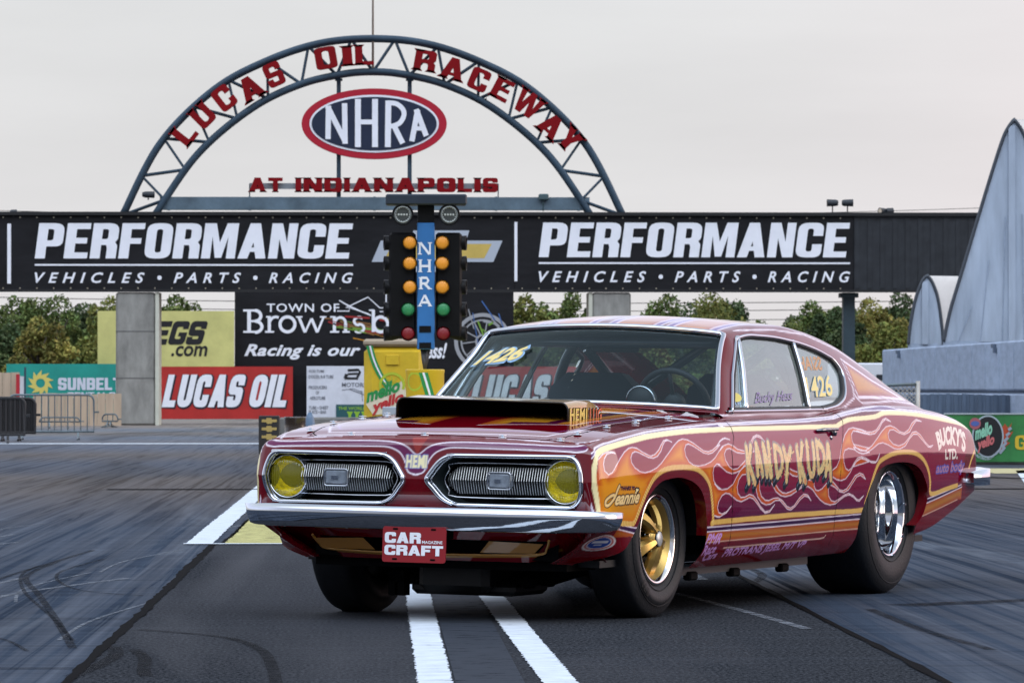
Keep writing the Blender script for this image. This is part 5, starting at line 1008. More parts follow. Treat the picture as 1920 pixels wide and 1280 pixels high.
KANDY = [[[(-0.724, 0.744), (-0.724, 0.662), (-0.743, 0.587)], [(-0.777, 0.749), (-0.737, 0.674)], [(-0.733, 0.678), (-0.767, 0.636), (-0.815, 0.582)]], [[(-0.843, 0.757), (-0.836, 0.685), (-0.846, 0.619)], [(-0.843, 0.757), (-0.868, 0.697), (-0.905, 0.617)], [(-0.838, 0.664), (-0.876, 0.665)]], [[(-0.927, 0.754), (-0.932, 0.683), (-0.957, 0.613)], [(-0.927, 0.754), (-0.954, 0.683), (-1.001, 0.612)], [(-0.989, 0.761), (-0.987, 0.683), (-1.012, 0.612)]], [[(-1.058, 0.746), (-1.062, 0.673), (-1.082, 0.608)], [(-1.058, 0.746), (-1.113, 0.729), (-1.141, 0.685), (-1.125, 0.635), (-1.082, 0.608)]], [[(-1.167, 0.734), (-1.184, 0.693), (-1.204, 0.667)], [(-1.251, 0.729), (-1.223, 0.692), (-1.203, 0.667), (-1.196, 0.587)]], [[(-1.329, 0.735), (-1.34, 0.669), (-1.367, 0.584)], [(-1.399, 0.753), (-1.363, 0.669)], [(-1.358, 0.678), (-1.386, 0.626), (-1.433, 0.577)]], [[(-1.461, 0.756), (-1.459, 0.689), (-1.479, 0.625), (-1.509, 0.608), (-1.536, 0.628), (-1.536, 0.751)]], [[(-1.584, 0.758), (-1.583, 0.687), (-1.595, 0.623)], [(-1.584, 0.758), (-1.64, 0.738), (-1.665, 0.695), (-1.646, 0.639), (-1.595, 0.621)]], [[(-1.72, 0.743), (-1.698, 0.673), (-1.686, 0.605)], [(-1.725, 0.743), (-1.737, 0.664), (-1.754, 0.582)], [(-1.695, 0.643), (-1.734, 0.642)]]]
KFEET = [[[(-0.714, 0.559), (-0.743, 0.587)], [(-0.801, 0.557), (-0.815, 0.58)]], [[(-0.841, 0.594), (-0.847, 0.614)], [(-0.896, 0.591), (-0.905, 0.613)]], [[(-0.946, 0.586), (-0.957, 0.61)], [(-0.99, 0.585), (-1.005, 0.61)]], [[(-1.046, 0.58), (-1.079, 0.605)]], [[(-1.171, 0.565), (-1.193, 0.585)]], [[(-1.336, 0.556), (-1.367, 0.582)], [(-1.411, 0.552), (-1.426, 0.573)]], [[(-1.463, 0.604), (-1.49, 0.625)], [(-1.534, 0.59), (-1.538, 0.611)]], [[(-1.58, 0.593), (-1.595, 0.617)]], [[(-1.656, 0.586), (-1.684, 0.605)], [(-1.723, 0.561), (-1.75, 0.58)]]]
NOSE = {
 'low': [(-0.775, 0.753), (-0.761, 0.743), (-0.72, 0.737), (-0.672, 0.74), (-0.46, 0.745), (-0.231, 0.748), (-0.151, 0.747), (-0.105, 0.735), (-0.077, 0.717), (-0.057, 0.689), (-0.046, 0.658), (-0.031, 0.639), (-0.004, 0.632), (0.017, 0.638), (0.029, 0.66), (0.035, 0.683), (0.046, 0.705), (0.018, 0.65), (0.026, 0.664), (0.037, 0.692), (0.057, 0.719), (0.082, 0.737), (0.125, 0.748), (0.177, 0.753), (0.342, 0.754), (0.512, 0.752), (0.718, 0.751), (0.741, 0.754), (0.756, 0.766)],
 'up': [(-0.751, 0.769), (-0.708, 0.764), (-0.466, 0.766), (-0.147, 0.771), (-0.103, 0.77), (-0.066, 0.766), (-0.037, 0.754), (-0.008, 0.73), (0.005, 0.752), (0.033, 0.767), (0.075, 0.773), (0.118, 0.775), (0.292, 0.775), (0.548, 0.767), (0.671, 0.765)],
 'hemi': [(-0.044, 0.709), (0.031, 0.722), (0.033, 0.683), (-0.042, 0.672)],
}
GLS = {
 'win': [(-0.85, 0.901), (-1.18, 1.221), (-1.22, 1.246), (-1.344, 1.254), (-1.656, 1.245), (-1.97, 1.218), (-2.161, 1.191), (-2.333, 1.149), (-2.348, 1.091), (-2.232, 0.988), (-2.15, 0.946), (-2.035, 0.918), (-1.662, 0.907)],
 'vent': [(-0.898, 1.238), (-1.043, 0.909)],
 'bar': [(-1.869, 1.207), (-1.752, 0.914)],
 'sig': [(-1.193, 0.987), (-1.658, 1.001), (-1.606, 0.937), (-1.145, 0.923)],
 'n1426': [(-1.864, 1.061), (-2.216, 1.072), (-2.127, 0.971), (-1.796, 0.961)],
 'ssah': [(-1.884, 1.157), (-2.195, 1.158), (-2.14, 1.092), (-1.84, 1.091)],
 'lemon': [(-0.952, 0.967)],
 'phil': [(-0.889, 0.941), (-0.99, 0.936)],
 'sail': [(-2.545, 1.15), (-2.596, 1.104), (-2.8, 1.027), (-3.092, 0.943), (-2.838, 0.962), (-2.339, 0.971), (-2.434, 1.065)],
}
# ---------------------------------------------------------------- the car
CARX, CARY, PSI = .543, 21.156, -2.035
LEAN = -math.radians(.7)
car = thing('drag_car', 'candy red two door fastback drag car with flame paint, hood scoop and gold front wheels', 'car', (CARX, CARY, 0), (0, 0, PSI))
def cpart(o, lean=True):
    o.parent = car
    if lean: o.rotation_euler = (LEAN, 0, 0)
    return o
# --- paint raster: colours painted on the panels (linear rgb), sampled per vertex
class Raster:
    def __init__(s, x0, x1, z0, z1, res, base):
        s.x0, s.z0, s.r = x0, z0, res; s.w = int((x1-x0)/res)+1; s.h = int((z1-z0)/res)+1
        s.a = np.empty((s.h, s.w, 3), np.float32); s.a[:] = base
    def win(s, x0, x1, z0, z1):
        i0 = max(0, int((x0-s.x0)/s.r)); i1 = min(s.w, int((x1-s.x0)/s.r)+2); j0 = max(0, int((z0-s.z0)/s.r)); j1 = min(s.h, int((z1-s.z0)/s.r)+2)
        X, Z = np.meshgrid(s.x0 + np.arange(i0, i1)*s.r, s.z0 + np.arange(j0, j1)*s.r); return (slice(j0, max(j1, j0)), slice(i0, max(i1, i0))), X, Z
    def blend(s, sl, al, c):
        al = al[..., None]; s.a[sl] = s.a[sl]*(1-al) + np.asarray(c, np.float32)*al
    def stroke(s, P, wd, c, alpha=1.):
        P = np.asarray(P, float); wd = np.broadcast_to(np.asarray(wd, float), (len(P),))
        for (ax_, az_), (bx, bz), wa, wb in zip(P[:-1], P[1:], wd[:-1], wd[1:]):
            m = max(wa, wb)/2 + s.r
            sl, X, Z = s.win(min(ax_, bx)-m, max(ax_, bx)+m, min(az_, bz)-m, max(az_, bz)+m)
            if X.size == 0: continue
            dx, dz = bx-ax_, bz-az_; L2 = dx*dx+dz*dz+1e-12
            t = np.clip(((X-ax_)*dx + (Z-az_)*dz)/L2, 0, 1); d = np.hypot(X-ax_-t*dx, Z-az_-t*dz)
            s.blend(sl, np.clip(((wa + (wb-wa)*t)/2 - d)/s.r + .5, 0, 1)*alpha, c)
    def fill(s, P, c, alpha=1., edge=None, ew=.05):
        P = np.asarray(P, float); sl, X, Z = s.win(P[:, 0].min(), P[:, 0].max(), P[:, 1].min(), P[:, 1].max())
        if X.size == 0: return
        ins = np.zeros(X.shape, bool); dist = np.full(X.shape, 9., np.float32)
        for (ax_, az_), (bx, bz) in zip(P, np.roll(P, -1, 0)):
            if az_ != bz:
                k = ((az_ > Z) != (bz > Z)) & (X < (bx-ax_)*(Z-az_)/(bz-az_) + ax_); ins ^= k
            if edge is not None:
                dx, dz = bx-ax_, bz-az_; t = np.clip(((X-ax_)*dx + (Z-az_)*dz)/(dx*dx+dz*dz+1e-12), 0, 1); dist = np.minimum(dist, np.hypot(X-ax_-t*dx, Z-az_-t*dz))
        if edge is not None:
            f = np.clip(dist/ew, 0, 1)[..., None]; f = f*f*(3-2*f); col = np.asarray(edge)*(1-f) + np.asarray(c)*f
        else: col = np.asarray(c, np.float32)
        s.blend(sl, ins.astype(np.float32)*alpha, col)
    def tris(s, V, T, c, alpha=1.):
        for a, b, d in T:
            A, B, D = V[a], V[b], V[d]
            sl, X, Z = s.win(min(A[0], B[0], D[0]), max(A[0], B[0], D[0]), min(A[1], B[1], D[1]), max(A[1], B[1], D[1]))
            if X.size == 0: continue
            e = lambda P, Q: (Q[0]-P[0])*(Z-P[1]) - (Q[1]-P[1])*(X-P[0])
            q1, q2, q3 = e(A, B), e(B, D), e(D, A)
            s.blend(sl, (((q1 >= 0) & (q2 >= 0) & (q3 >= 0)) | ((q1 <= 0) & (q2 <= 0) & (q3 <= 0))).astype(np.float32)*alpha, c)
    def sample(s, x, z):
        u = np.clip((np.asarray(x)-s.x0)/s.r, 0, s.w-1.001); v = np.clip((np.asarray(z)-s.z0)/s.r, 0, s.h-1.001); i = u.astype(int); j = v.astype(int); fu = (u-i)[:, None]; fv = (v-j)[:, None]
        a = s.a; return (a[j, i]*(1-fu) + a[j, i+1]*fu)*(1-fv) + (a[j+1, i]*(1-fu) + a[j+1, i+1]*fu)*fv
def quad_text(r, s_, Q, c, grow=0, gc=None, **k):
    """text inside the quad Q = bottom-left..: given as TL, TR, BR, BL"""
    V, T = text2d(s_, **k); TL, TR, BR, BL = [np.array(q) for q in Q]
    P = [(BL*(1-u) + BR*u)*(1-v) + (TL*(1-u) + TR*u)*v for u, v in V]
    if grow:
        for a, b, d in T:
            for p, q in ((a, b), (b, d), (d, a)): r.stroke([P[p], P[q]], grow, gc)
    r.tris(P, T, c)
    return P, T
CANDY = (.135, .0012, .006); MAG = (.215, .0018, .026); PURP = (.042, .0015, .040); CREAM = (.90, .78, .42); PIN = (.86, .78, .86); ORA = (.50, .060, .002); YEO = (.72, .27, .004); GOLD = (.42, .19, .008); BLUEP = (.25, .45, .70)
RS = Raster(-4.05, .9, .18, .96, .0022, CANDY)
# magenta panel inside the borders, purple fade low down
rope, creamL = np.array(LIV['rope1']), np.array(LIV['cream'])
panel = np.vstack([creamL, rope[::-1]])
RS.fill(panel, MAG)
sl, X_, Z_ = RS.win(-4.05, .9, .18, .96)
mask = np.zeros(X_.shape, bool)
for (a0, b0), (a1, b1) in zip(panel, np.roll(panel, -1, 0)):
    if b0 != b1: mask ^= ((b0 > Z_) != (b1 > Z_)) & (X_ < (a1-a0)*(Z_-b0)/(b1-b0) + a0)
fade = np.clip((.60 - Z_)/.17, 0, 1)*mask*.75*(X_ < -.35); RS.blend(sl, fade.astype(np.float32), PURP)
hz = np.clip((Z_ - .62)/.16, 0, 1)*mask*.35; RS.blend(sl, hz.astype(np.float32), (.23, .003, .045))
# flames
def flame(keys, closed=True, w_=.0062):
    P = np.vstack([np.array(LIV[k]) for k in keys]); return P
A_ = np.array(LIV['A']); fieldA = np.vstack([A_, np.array(LIV['Aend'])])
RS.fill(fieldA, YEO, 1, ORA, .055)
sl, X_, Z_ = RS.win(.3, .85, .4, .62); 
low = np.array(rope[(rope[:, 0] > .2)]); 
RS.fill(np.vstack([[(.80, .60), (.36, .60)], [(.42, .50), (.47, .445), (.75, .445)]]), GOLD, .55, YEO, .08)
for k in ('M2', 'M1', 'F3'): RS.fill(LIV[k], YEO if k == 'F3' else (.58, .19, .01), .95, ORA, .05)
RS.fill(LIV['M3'], (.45, .08, .01), .9)
def pins(P, closed=False, wd=.0036, tip=True):
    P = np.array(P); 
    RS.stroke(P, wd, PIN)
pins(LIV['A']); 
for k in ('M1', 'M2', 'F3', 'M3'): pins(LIV[k])
# blue on the flame tips
for c in ((.36, .80), (-.50, .80), (.77, .77)): pass
# outer purple bands and pinstripes
p1, p2 = np.array(LIV['pur1']), np.array(LIV['pur2'])
RS.fill(np.vstack([p1, p2[::-1]]), (.10, .012, .11))
RS.stroke(p1, .0048, PIN); RS.stroke(p2, .0048, PIN)
bt, bb, ob = [np.array(LIV[k]) for k in ('bandtop', 'bandbot', 'orbot')]
def band(P, Q, c, edge=None, ew=.03):
    for seg in ((-9, -3.0), (-2.25, -.2), (.42, .9)):
        xs = np.linspace(max(seg[0], P[:, 0].min()), min(seg[1], P[:, 0].max()), 30)
        a = np.interp(xs, P[::-1, 0], P[::-1, 1]); q = np.interp(xs, Q[::-1, 0], Q[::-1, 1]); RS.fill(np.vstack([np.c_[xs, a], np.c_[xs, q][::-1]]), c, 1, edge, ew)
band(bb, ob, (.42, .17, .012), (.33, .055, .008), .035); band(bt, bb, (.035, .004, .045))
RS.stroke(bt, .0042, PIN); RS.stroke(bb, .0042, PIN); RS.stroke(ob, .0042, (.62, .42, .30)); RS.stroke(LIV['sillpin'], .0055, (.70, .50, .42))
# borders: cream above, gold rope below
RS.stroke(smooth_line(creamL, 3), .021, CREAM)
def rope_line(P, wd):
    P = smooth_line(P, 6); RS.stroke(P, wd, (.62, .33, .05)); s_ = np.r_[0, np.cumsum(np.hypot(*np.diff(P, axis=0).T))]
    for d in np.arange(0, s_[-1], .014):
        x = np.interp([d, d+.0045], s_, P[:, 0]); z = np.interp([d, d+.0045], s_, P[:, 1]); t = np.array([x[1]-x[0], z[1]-z[0]]); t /= max(np.hypot(*t), 1e-9); n_ = np.array([-t[1], t[0]]); c_ = np.array([x[0], z[0]])
        RS.stroke([c_ - n_*wd*.42, c_ + n_*wd*.42 + t*.003], .0052, (.85, .60, .20))
rope_line(rope, .022); rope_line(np.array(LIV['tailrope']), .016)
# lettering on the sides
def marble(): return np.array((.75, .55, .22)) if RNG.random() < .5 else (np.array((.70, .36, .16)) if RNG.random() < .6 else np.array((.42, .40, .22)))
for L_ in KANDY:
    for P in L_: RS.stroke(smooth_line(P, 5), .050, (.20, .17, .17), .9)
for L_ in KFEET:
    for P in L_: RS.stroke(P, .042, (.006, .008, .014)); 
for L_ in KANDY:
    for P in L_:
        RS.stroke(smooth_line(np.array(P) + (-.006, -.008), 5), .036, (.02, .015, .02), .85)
for L_ in KFEET:
    for P in L_: q = np.array(P); RS.stroke(q*.999 + (.006, .004), .008, (.10, .13, .17))
for L_ in KANDY:
    for P in L_:
        q = smooth_line(P, 16); RS.stroke(q, .0285, (.74, .56, .24))
        for k in range(int(len(q)*1.6)):
            i = RNG.integers(0, len(q)); o_ = q[i] + RNG.normal(0, .006, 2); RS.stroke([o_, o_ + RNG.normal(0, .008, 2)], RNG.uniform(.004, .010), marble(), .8)
        zz = q[:, 1]
        for i in range(len(q)-1):
            if q[i, 1] < .585: RS.stroke(q[i:i+2], .024, (.60, .16, .06), .38)
V, T = text2d("BUCKY'S", offset=.03); bk = np.array(LIV['bucky'])
tx_ = lambda u: np.array([np.interp(u, np.linspace(0, 1, 5), bk[:5, 0]), np.interp(u, np.linspace(0, 1, 5), bk[:5, 1])])
bx_ = lambda u: np.array([np.interp(u, np.linspace(0, 1, 5), bk[5:][::-1][:, 0]), np.interp(u, np.linspace(0, 1, 5), bk[5:][::-1][:, 1])])
WH = (.80, .76, .66)
RS.tris([bx_(u)*(1-v) + tx_(u)*v for u, v in V], T, WH); P_ = [bx_(u)*(1-v) + tx_(u)*v for u, v in V]
for a, b, d in T:
    for p, q in ((a, b), (b, d), (d, a)): RS.stroke([P_[p], P_[q]], .004, WH)
quad_text(RS, 'LTD.', LIV['ltd'], WH, .005, WH)
quad_text(RS, 'auto body', LIV['auto'], (.62, .24, .22), .014, (.06, .10, .42), shear=.3); quad_text(RS, 'auto body', LIV['auto'], (.62, .24, .22), shear=.3)
quad_text(RS, 'THANKS TO', LIV['thanks'], (.05, .005, .02), .004, (.05, .005, .02), shear=.2)
jq = LIV['jean']; jx = lambda f: tuple(np.array(jq[0])*(1-f) + np.array(jq[1])*f); jb = lambda f: tuple(np.array(jq[3])*(1-f) + np.array(jq[2])*f)
qq = (jx(.26), jx(1), jb(1), jb(.26))
quad_text(RS, 'eannie', qq, CREAM, .015, (.03, .01, .005), shear=.35); RS.stroke(smooth_line(LIV['jeanJ'], 5), .021, (.03, .01, .005)); RS.stroke(LIV['heart'], .016, (.03, .01, .005))
quad_text(RS, 'eannie', qq, (.85, .62, .28), .0045, (.80, .55, .22), shear=.35); RS.stroke(smooth_line(LIV['jeanJ'], 5), .012, (.80, .55, .22)); RS.fill(LIV['heart'], CREAM)
VIO = (.55, .30, .70)
for s_, k in (('PMR', 'pmr'), ('Race', 'race'), ('Cars', 'cars'), ('PROTRANS JESEL M/T VP', 'pro')): quad_text(RS, s_, LIV[k], VIO, .003 if k in ('pmr', 'pro') else .0026, VIO, shear=.42)
# small oval sticker
sc_ = np.array(LIV['sticker']); c_ = sc_[0]; ra = abs(sc_[2][0]-sc_[1][0])/2; rb = abs(sc_[3][1]-sc_[4][1])/2
for f, cc in ((1.0, (.70, .66, .66)), (.88, (.45, .12, .12)), (.74, (.70, .66, .66)), (.68, (.02, .06, .30))): RS.fill(np.array(ellipse(c_[0], c_[1], ra*f, rb*f, 40)), cc)
RS.stroke([c_ + (-.45*ra, .12*rb), c_ + (.45*ra, .12*rb)], .010, (.6, .62, .68)); RS.stroke([c_ + (-.2*ra, -.25*rb), c_ + (.2*ra, -.25*rb)], .004, (.6, .62, .68))
# --- paint for hood, roof and nose
PAINT = bpy.data.materials.new('candy_paint'); PAINT.use_nodes = True
_t = PAINT.node_tree; _b = _t.nodes['Principled BSDF']; _a = _t.nodes.new('ShaderNodeAttribute'); _a.attribute_name = 'paint'
_t.links.new(_a.outputs['Color'], _b.inputs['Base Color']); _b.inputs['Roughness'].default_value = .4; _b.inputs['Metallic'].default_value = 0
_b.inputs['Coat Weight'].default_value = 1.0; _b.inputs['Coat Roughness'].default_value = .012; _b.inputs['Coat IOR'].default_value = 1.6; _b.inputs['Specular IOR Level'].default_value = 0
_n = _t.nodes.new('ShaderNodeTexNoise'); _n.inputs['Scale'].default_value = 5; _n.inputs['Detail'].default_value = 2; _c = _t.nodes.new('ShaderNodeTexCoord'); _t.links.new(_c.outputs['Object'], _n.inputs['Vector'])
_bp = _t.nodes.new('ShaderNodeBump'); _bp.inputs['Strength'].default_value = .012; _bp.inputs['Distance'].default_value = .05; _t.links.new(_n.outputs[0], _bp.inputs['Height']); _t.links.new(_bp.outputs[0], _b.inputs['Coat Normal'])
GAP = mat('panel_gap', (.004, .003, .003), .9, spec=.05)
CHROME = mat('chrome', (.62, .65, .70), .06, metal=1.0, bump=.02, bscale=14)
SATIN = mat('black_satin', (.010, .011, .012), .45); UNDER = mat('underbody_black', (.0028, .0028, .0032), .75, spec=.08, var=.3, vscale=8)
RN = Raster(-.86, .86, .24, .86, .0028, CANDY)
lo, up = np.array(NOSE['low']), np.array(NOSE['up'])
lo = lo[np.argsort(np.arange(len(lo)))]
lop = np.array([p for p in lo if True]); mid = np.argmin(np.abs(np.arange(len(lo)) - 0))
# lower pinstripe: left half up to the tip of the V, mirrored so both sides agree
Lh = np.array([p for p in lo[:13]]); Lh[:, 0] = np.minimum(Lh[:, 0], -.001); Lh = np.vstack([Lh, [(-.012, .632), (0, .630)]]); Rh = Lh[::-1]*(-1, 1)
LOW = smooth_line(np.vstack([Lh, Rh[1:]]), 4)
UP = smooth_line([(-.755, .775), (-.70, .762), (-.45, .769), (-.2, .772), (-.10, .765), (-.05, .748), (0, .716), (.05, .748), (.10, .765), (.2, .772), (.45, .769), (.70, .762), (.755, .775)], 5)
RN.fill(np.vstack([LOW, UP[::-1]]), (.115, .002, .058)); RN.fill([(-.07, .85), (.07, .85), (0, .715)], (.30, .02, .01), .8)
RN.stroke(LOW, .0048, PIN); RN.stroke(UP, .0042, PIN)
hq = [(-.048, .712), (.048, .712), (.048, .662), (-.048, .662)]
quad_text(RN, 'HEMI', hq, (.80, .70, .35), .012, (.16, .18, .42), offset=.01, spacing=1.12); quad_text(RN, 'HEMI', hq, (.86, .78, .46), .004, (.86, .78, .46), offset=.01, spacing=1.12)
RN.stroke([(-.60, .318), (-.5, .292), (0, .278), (.5, .292), (.60, .318)], .012, (.45, .22, .03))
RT = Raster(-4.05, .9, -.86, .86, .005, CANDY)
for sg in (1, -1):
    S_ = lambda L_: np.array([(x, y*sg) for x, y in L_])
    RT.fill(S_([(.50, .12), (.34, .50), (-.62, .56), (-.62, .20), (.3, .12)]), (.50, .22, .015), 1, (.36, .07, .01), .09)
    RT.fill(S_([(.44, .22), (.36, .42), (-.62, .47), (-.62, .40), (.32, .36), (.36, .22)]), (.07, .004, .03))
    RT.stroke(S_([(.50, .12), (.34, .50), (-.62, .56)]), .008, PIN)
    RT.stroke(S_([(.70, .0), (.66, .52), (.52, .59), (-.6, .645)]), .008, PIN); RT.stroke(S_([(.64, .0), (.60, .50), (.48, .565), (-.6, .62)]), .006, (.30, .12, .42))
    RT.stroke(S_([(.79, .10), (.77, .70), (.6, .765), (-.6, .785)]), .007, PIN)
RG = Raster(-3.9, -.5, 0, 1.25, .005, CANDY)      # greenhouse: x against distance from the centre line
for y0, y1 in ((.05, .26), (.34, .52)): RG.fill([(-1.06, y0), (-1.06, y1), (-2.4, y1-.02), (-2.4, y0)], (.42, .13, .02), 1, (.30, .03, .02), .05)
for y0 in (.05, .27, .33, .53): RG.stroke([(-1.05, y0), (-2.5, y0)], .022, (.09, .02, .22)); RG.stroke([(-1.05, y0-.018), (-2.5, y0-.018)], .007, PIN); RG.stroke([(-1.05, y0+.018), (-2.5, y0+.018)], .007, PIN)
# --- body shell
def pip(P, X, Z):
    """inside mask and nearest boundary point for arrays"""
    P = np.asarray(P); ins = np.zeros(X.shape, bool); best = np.full(X.shape, 9.); NX = X.copy(); NZ = Z.copy()
    for (ax_, az_), (bx, bz) in zip(P, np.roll(P, -1, 0)):
        if az_ != bz: ins ^= ((az_ > Z) != (bz > Z)) & (X < (bx-ax_)*(Z-az_)/(bz-az_) + ax_)
        dx, dz = bx-ax_, bz-az_; t = np.clip(((X-ax_)*dx + (Z-az_)*dz)/(dx*dx+dz*dz+1e-12), 0, 1); px, pz = ax_+t*dx, az_+t*dz; d = np.hypot(X-px, Z-pz); k = d < best; best[k] = d[k]; NX[k] = px[k]; NZ[k] = pz[k]
    return ins, NX, NZ
FARCH = np.array(LIV['farch'])
FARCH = np.vstack([smooth_line(FARCH, 4), [(-.305, .36), (-.31, .15), (.68, .15), (.66, .262)]])
RARCH = np.vstack([smooth_line(np.array(LIV['rarch']), 4), [(-2.95, .15), (-2.15, .15)]])
def opening(inn=.050, out=.752): 
    return round_poly([(inn, .610), (inn+.075, .715), (out-.03, .717), (out, .640), (out+.002, .58), (out-.03, .502), (inn+.085, .506)], [.02, .06, .06, .06, .06, .06, .06], 6)
OPEN_L = np.array(opening()); OPEN_R = OPEN_L*(-1, 1)
VAL = np.array([(-.56, .355), (-.50, .300), (0, .288), (.50, .300), (.56, .355)])
def perimeter():
    P = []
    n = 150
    for y in np.linspace(0, .765, n): P.append((float(xnose(y)), y, 1., 0.))
    A0, B0, C0 = np.array(P[-1][:2]), np.array((.806, .806)), np.array((.765, float(halfw(.765))))
    for t in np.linspace(0, 1, 14)[1:]: q = (1-t)**2*A0 + 2*t*(1-t)*B0 + t*t*C0; P.append((q[0], q[1], 1-t, 0.))
    for x in np.arange(.7605, -3.86, -.0036): P.append((x, float(halfw(x)), 0., 0.))
    A0, B0, C0 = np.array(P[-1][:2]), np.array((-3.955, .842)), np.array((-3.975, .76))
    for t in np.linspace(0, 1, 12)[1:]: q = (1-t)**2*A0 + 2*t*(1-t)*B0 + t*t*C0; P.append((q[0], q[1], 0., t))
    for y in np.linspace(.74, 0, 30): P.append((-3.975 - .03*(1-(y/.76)**2), y, 0., 1.))
    return np.array(P)
zbot = lambda x: pchip(x, [-4.1, -3.95, -3.86, -3.5, -3.1, -2.1, -1.2, -.3, .45, .6, .81, .9], [.5, .5, .485, .395, .31, .226, .218, .214, .235, .25, .262, .262])
def shell(side, coarse=1):
    P = perimeter()
    if coarse > 1:
        k = np.r_[np.arange(0, 163), np.arange(163, len(P), coarse), len(P)-1]; P = P[np.unique(k)]
    nx = len(P); T = np.gradient(P[:, :2], axis=0); T /= np.hypot(T[:, 0], T[:, 1])[:, None]; Nn = np.c_[T[:, 1], -T[:, 0]]
    # outward normal: front points +x, side +y
    sgn = np.sign(Nn[:, 0]*(P[:, 0]+1.6)/2 + Nn[:, 1]*P[:, 1]); Nn *= sgn[:, None]
    nz = 180; v = np.linspace(0, 1, nz)
    xb, yb, wf, wr = P.T
    zt_ = np.where(wf > 0, wf*(.765 + .025*(1-(yb/.8)**2)) + (1-wf)*zsh(np.minimum(xb, .765)), zsh(np.minimum(xb, .765)))
    zt_ = np.where(wr > 0, zsh(-3.95)*wr + zt_*(1-wr) + .02*wr*(1-(yb/.8)**2), zt_)
    zb0 = zbot(xb)
    Z = zb0[:, None] + (zt_ - zb0)[:, None]*v[None]
    XB = np.repeat(xb[:, None], nz, 1).copy(); YB_ = np.repeat(yb[:, None], nz, 1).copy()
    def pos(XB, YB_, Z, NX, NY, WF, WR, ZT):
        ds = d_side(np.minimum(XB, .765), Z); d = WF*d_front(Z, ZT) + WR*d_rear(Z, ZT) + (1-WF-WR)*ds + 1.35*np.clip(.41 - Z, 0, 1)*CW
        return np.stack([XB - NX*d, side*(YB_ - NY*d), Z], -1)
    sst = lambda t: np.clip(t, 0, 1)**2*(3-2*np.clip(t, 0, 1))
    CW = np.repeat(np.where(wf > .97, sst((yb-.42)/.34), sst((xb-.50)/.26))[:, None], nz, 1)
    ext = lambda a: np.repeat(a[:, None], nz, 1)
    WF, WR, ZT, NX, NY = ext(wf), ext(wr), ext(zt_), ext(Nn[:, 0]), ext(Nn[:, 1])
    ins_all = np.zeros(Z.shape, bool)
    fr_ = (WF > .97)
    sd = (WF <= .97) & (WR < .5)
    for poly, msk, onside in ((FARCH, sd, True), (RARCH, sd, True), (OPEN_L, fr_, False), (VAL, fr_, False)):
        ins, nX, nZ = pip(poly, XB if onside else YB_, Z); ins &= msk
        ed = ins & ~(np.roll(ins, 1, 0) & np.roll(ins, -1, 0) & np.roll(ins, 1, 1) & np.roll(ins, -1, 1))
        # move only the cells next to the edge onto the edge
        if onside:
            XB = np.where(ed, nX, XB)
            YB_ = np.where(ed & sd, halfw(XB), YB_)
        else:
            YB_ = np.where(ed, nX, YB_); XB = np.where(ed, xnose(YB_), XB)
        Z = np.where(ed, nZ, Z); ins_all |= ins & ~ed
    V = pos(XB, YB_, Z, NX, NY, WF, WR, ZT)
    idx = np.arange(nx*nz).reshape(nx, nz)
    q = np.stack([idx[:-1, :-1], idx[1:, :-1], idx[1:, 1:], idx[:-1, 1:]], -1)
    dead = (ins_all[:-1, :-1] | ins_all[1:, :-1] | ins_all[1:, 1:] | ins_all[:-1, 1:])
    # drop cells whose four corners all lie on an opening's edge inside it
    xc = (XB[:-1, :-1] + XB[1:, 1:])/2; yc = (YB_[:-1, :-1] + YB_[1:, 1:])/2; zc = (Z[:-1, :-1] + Z[1:, 1:])/2
    fc = (WF[:-1, :-1] > .5); rc = WR[:-1, :-1] > .5
    for poly, C1, mk in ((FARCH, xc, ~fc), (RARCH, xc, ~fc), (OPEN_L, yc, fc), (VAL, yc, fc)): dead |= pip(poly, C1, zc)[0] & mk
    dfx = np.interp(zc, np.array(LIV['doorfront'])[::-1, 1], np.array(LIV['doorfront'])[::-1, 0]); dfx = np.clip(dfx, -.60, -.55); drx = np.interp(zc, np.array(LIV['doorrear'])[::-1, 1], np.array(LIV['doorrear'])[::-1, 0])
    reg = np.where(fc, 0, np.where(rc, 4, np.where(xc > dfx, 1, np.where(xc > drx, 2, 3))))
    gap = ((np.abs(xc - dfx) < .0028) | (np.abs(xc - drx) < .0028)) & ~fc & (zc > .27)
    Vf = V.reshape(-1, 3); col = RS.sample(np.where(sd, XB - .0*NX, XB).ravel(), Z.ravel())
    fc2 = RN.sample((side*YB_).ravel(), Z.ravel()); wfv = (WF.ravel() > .55)[:, None]; col = np.where(wfv, fc2, col)
    col = np.where((WR.ravel() > .3)[:, None], np.array(CANDY)[None], col)
    for r_, nm in enumerate(('nose_panel', 'front_fender', 'door', 'quarter_panel', 'tail_panel')):
        k = (reg == r_) & ~dead; f = q[k].reshape(-1, 4); g_ = gap[k].ravel()
        if side < 0: f = f[:, ::-1]
        u, inv = np.unique(f, return_inverse=True)
        o = mesh(nm, Vf[u], inv.reshape(-1, 4), None, None, True, color=col[u], mats=[PAINT, GAP], midx=g_.astype(int)); cpart(o)
    return V
VL = shell(1); VR = shell(-1, 6)
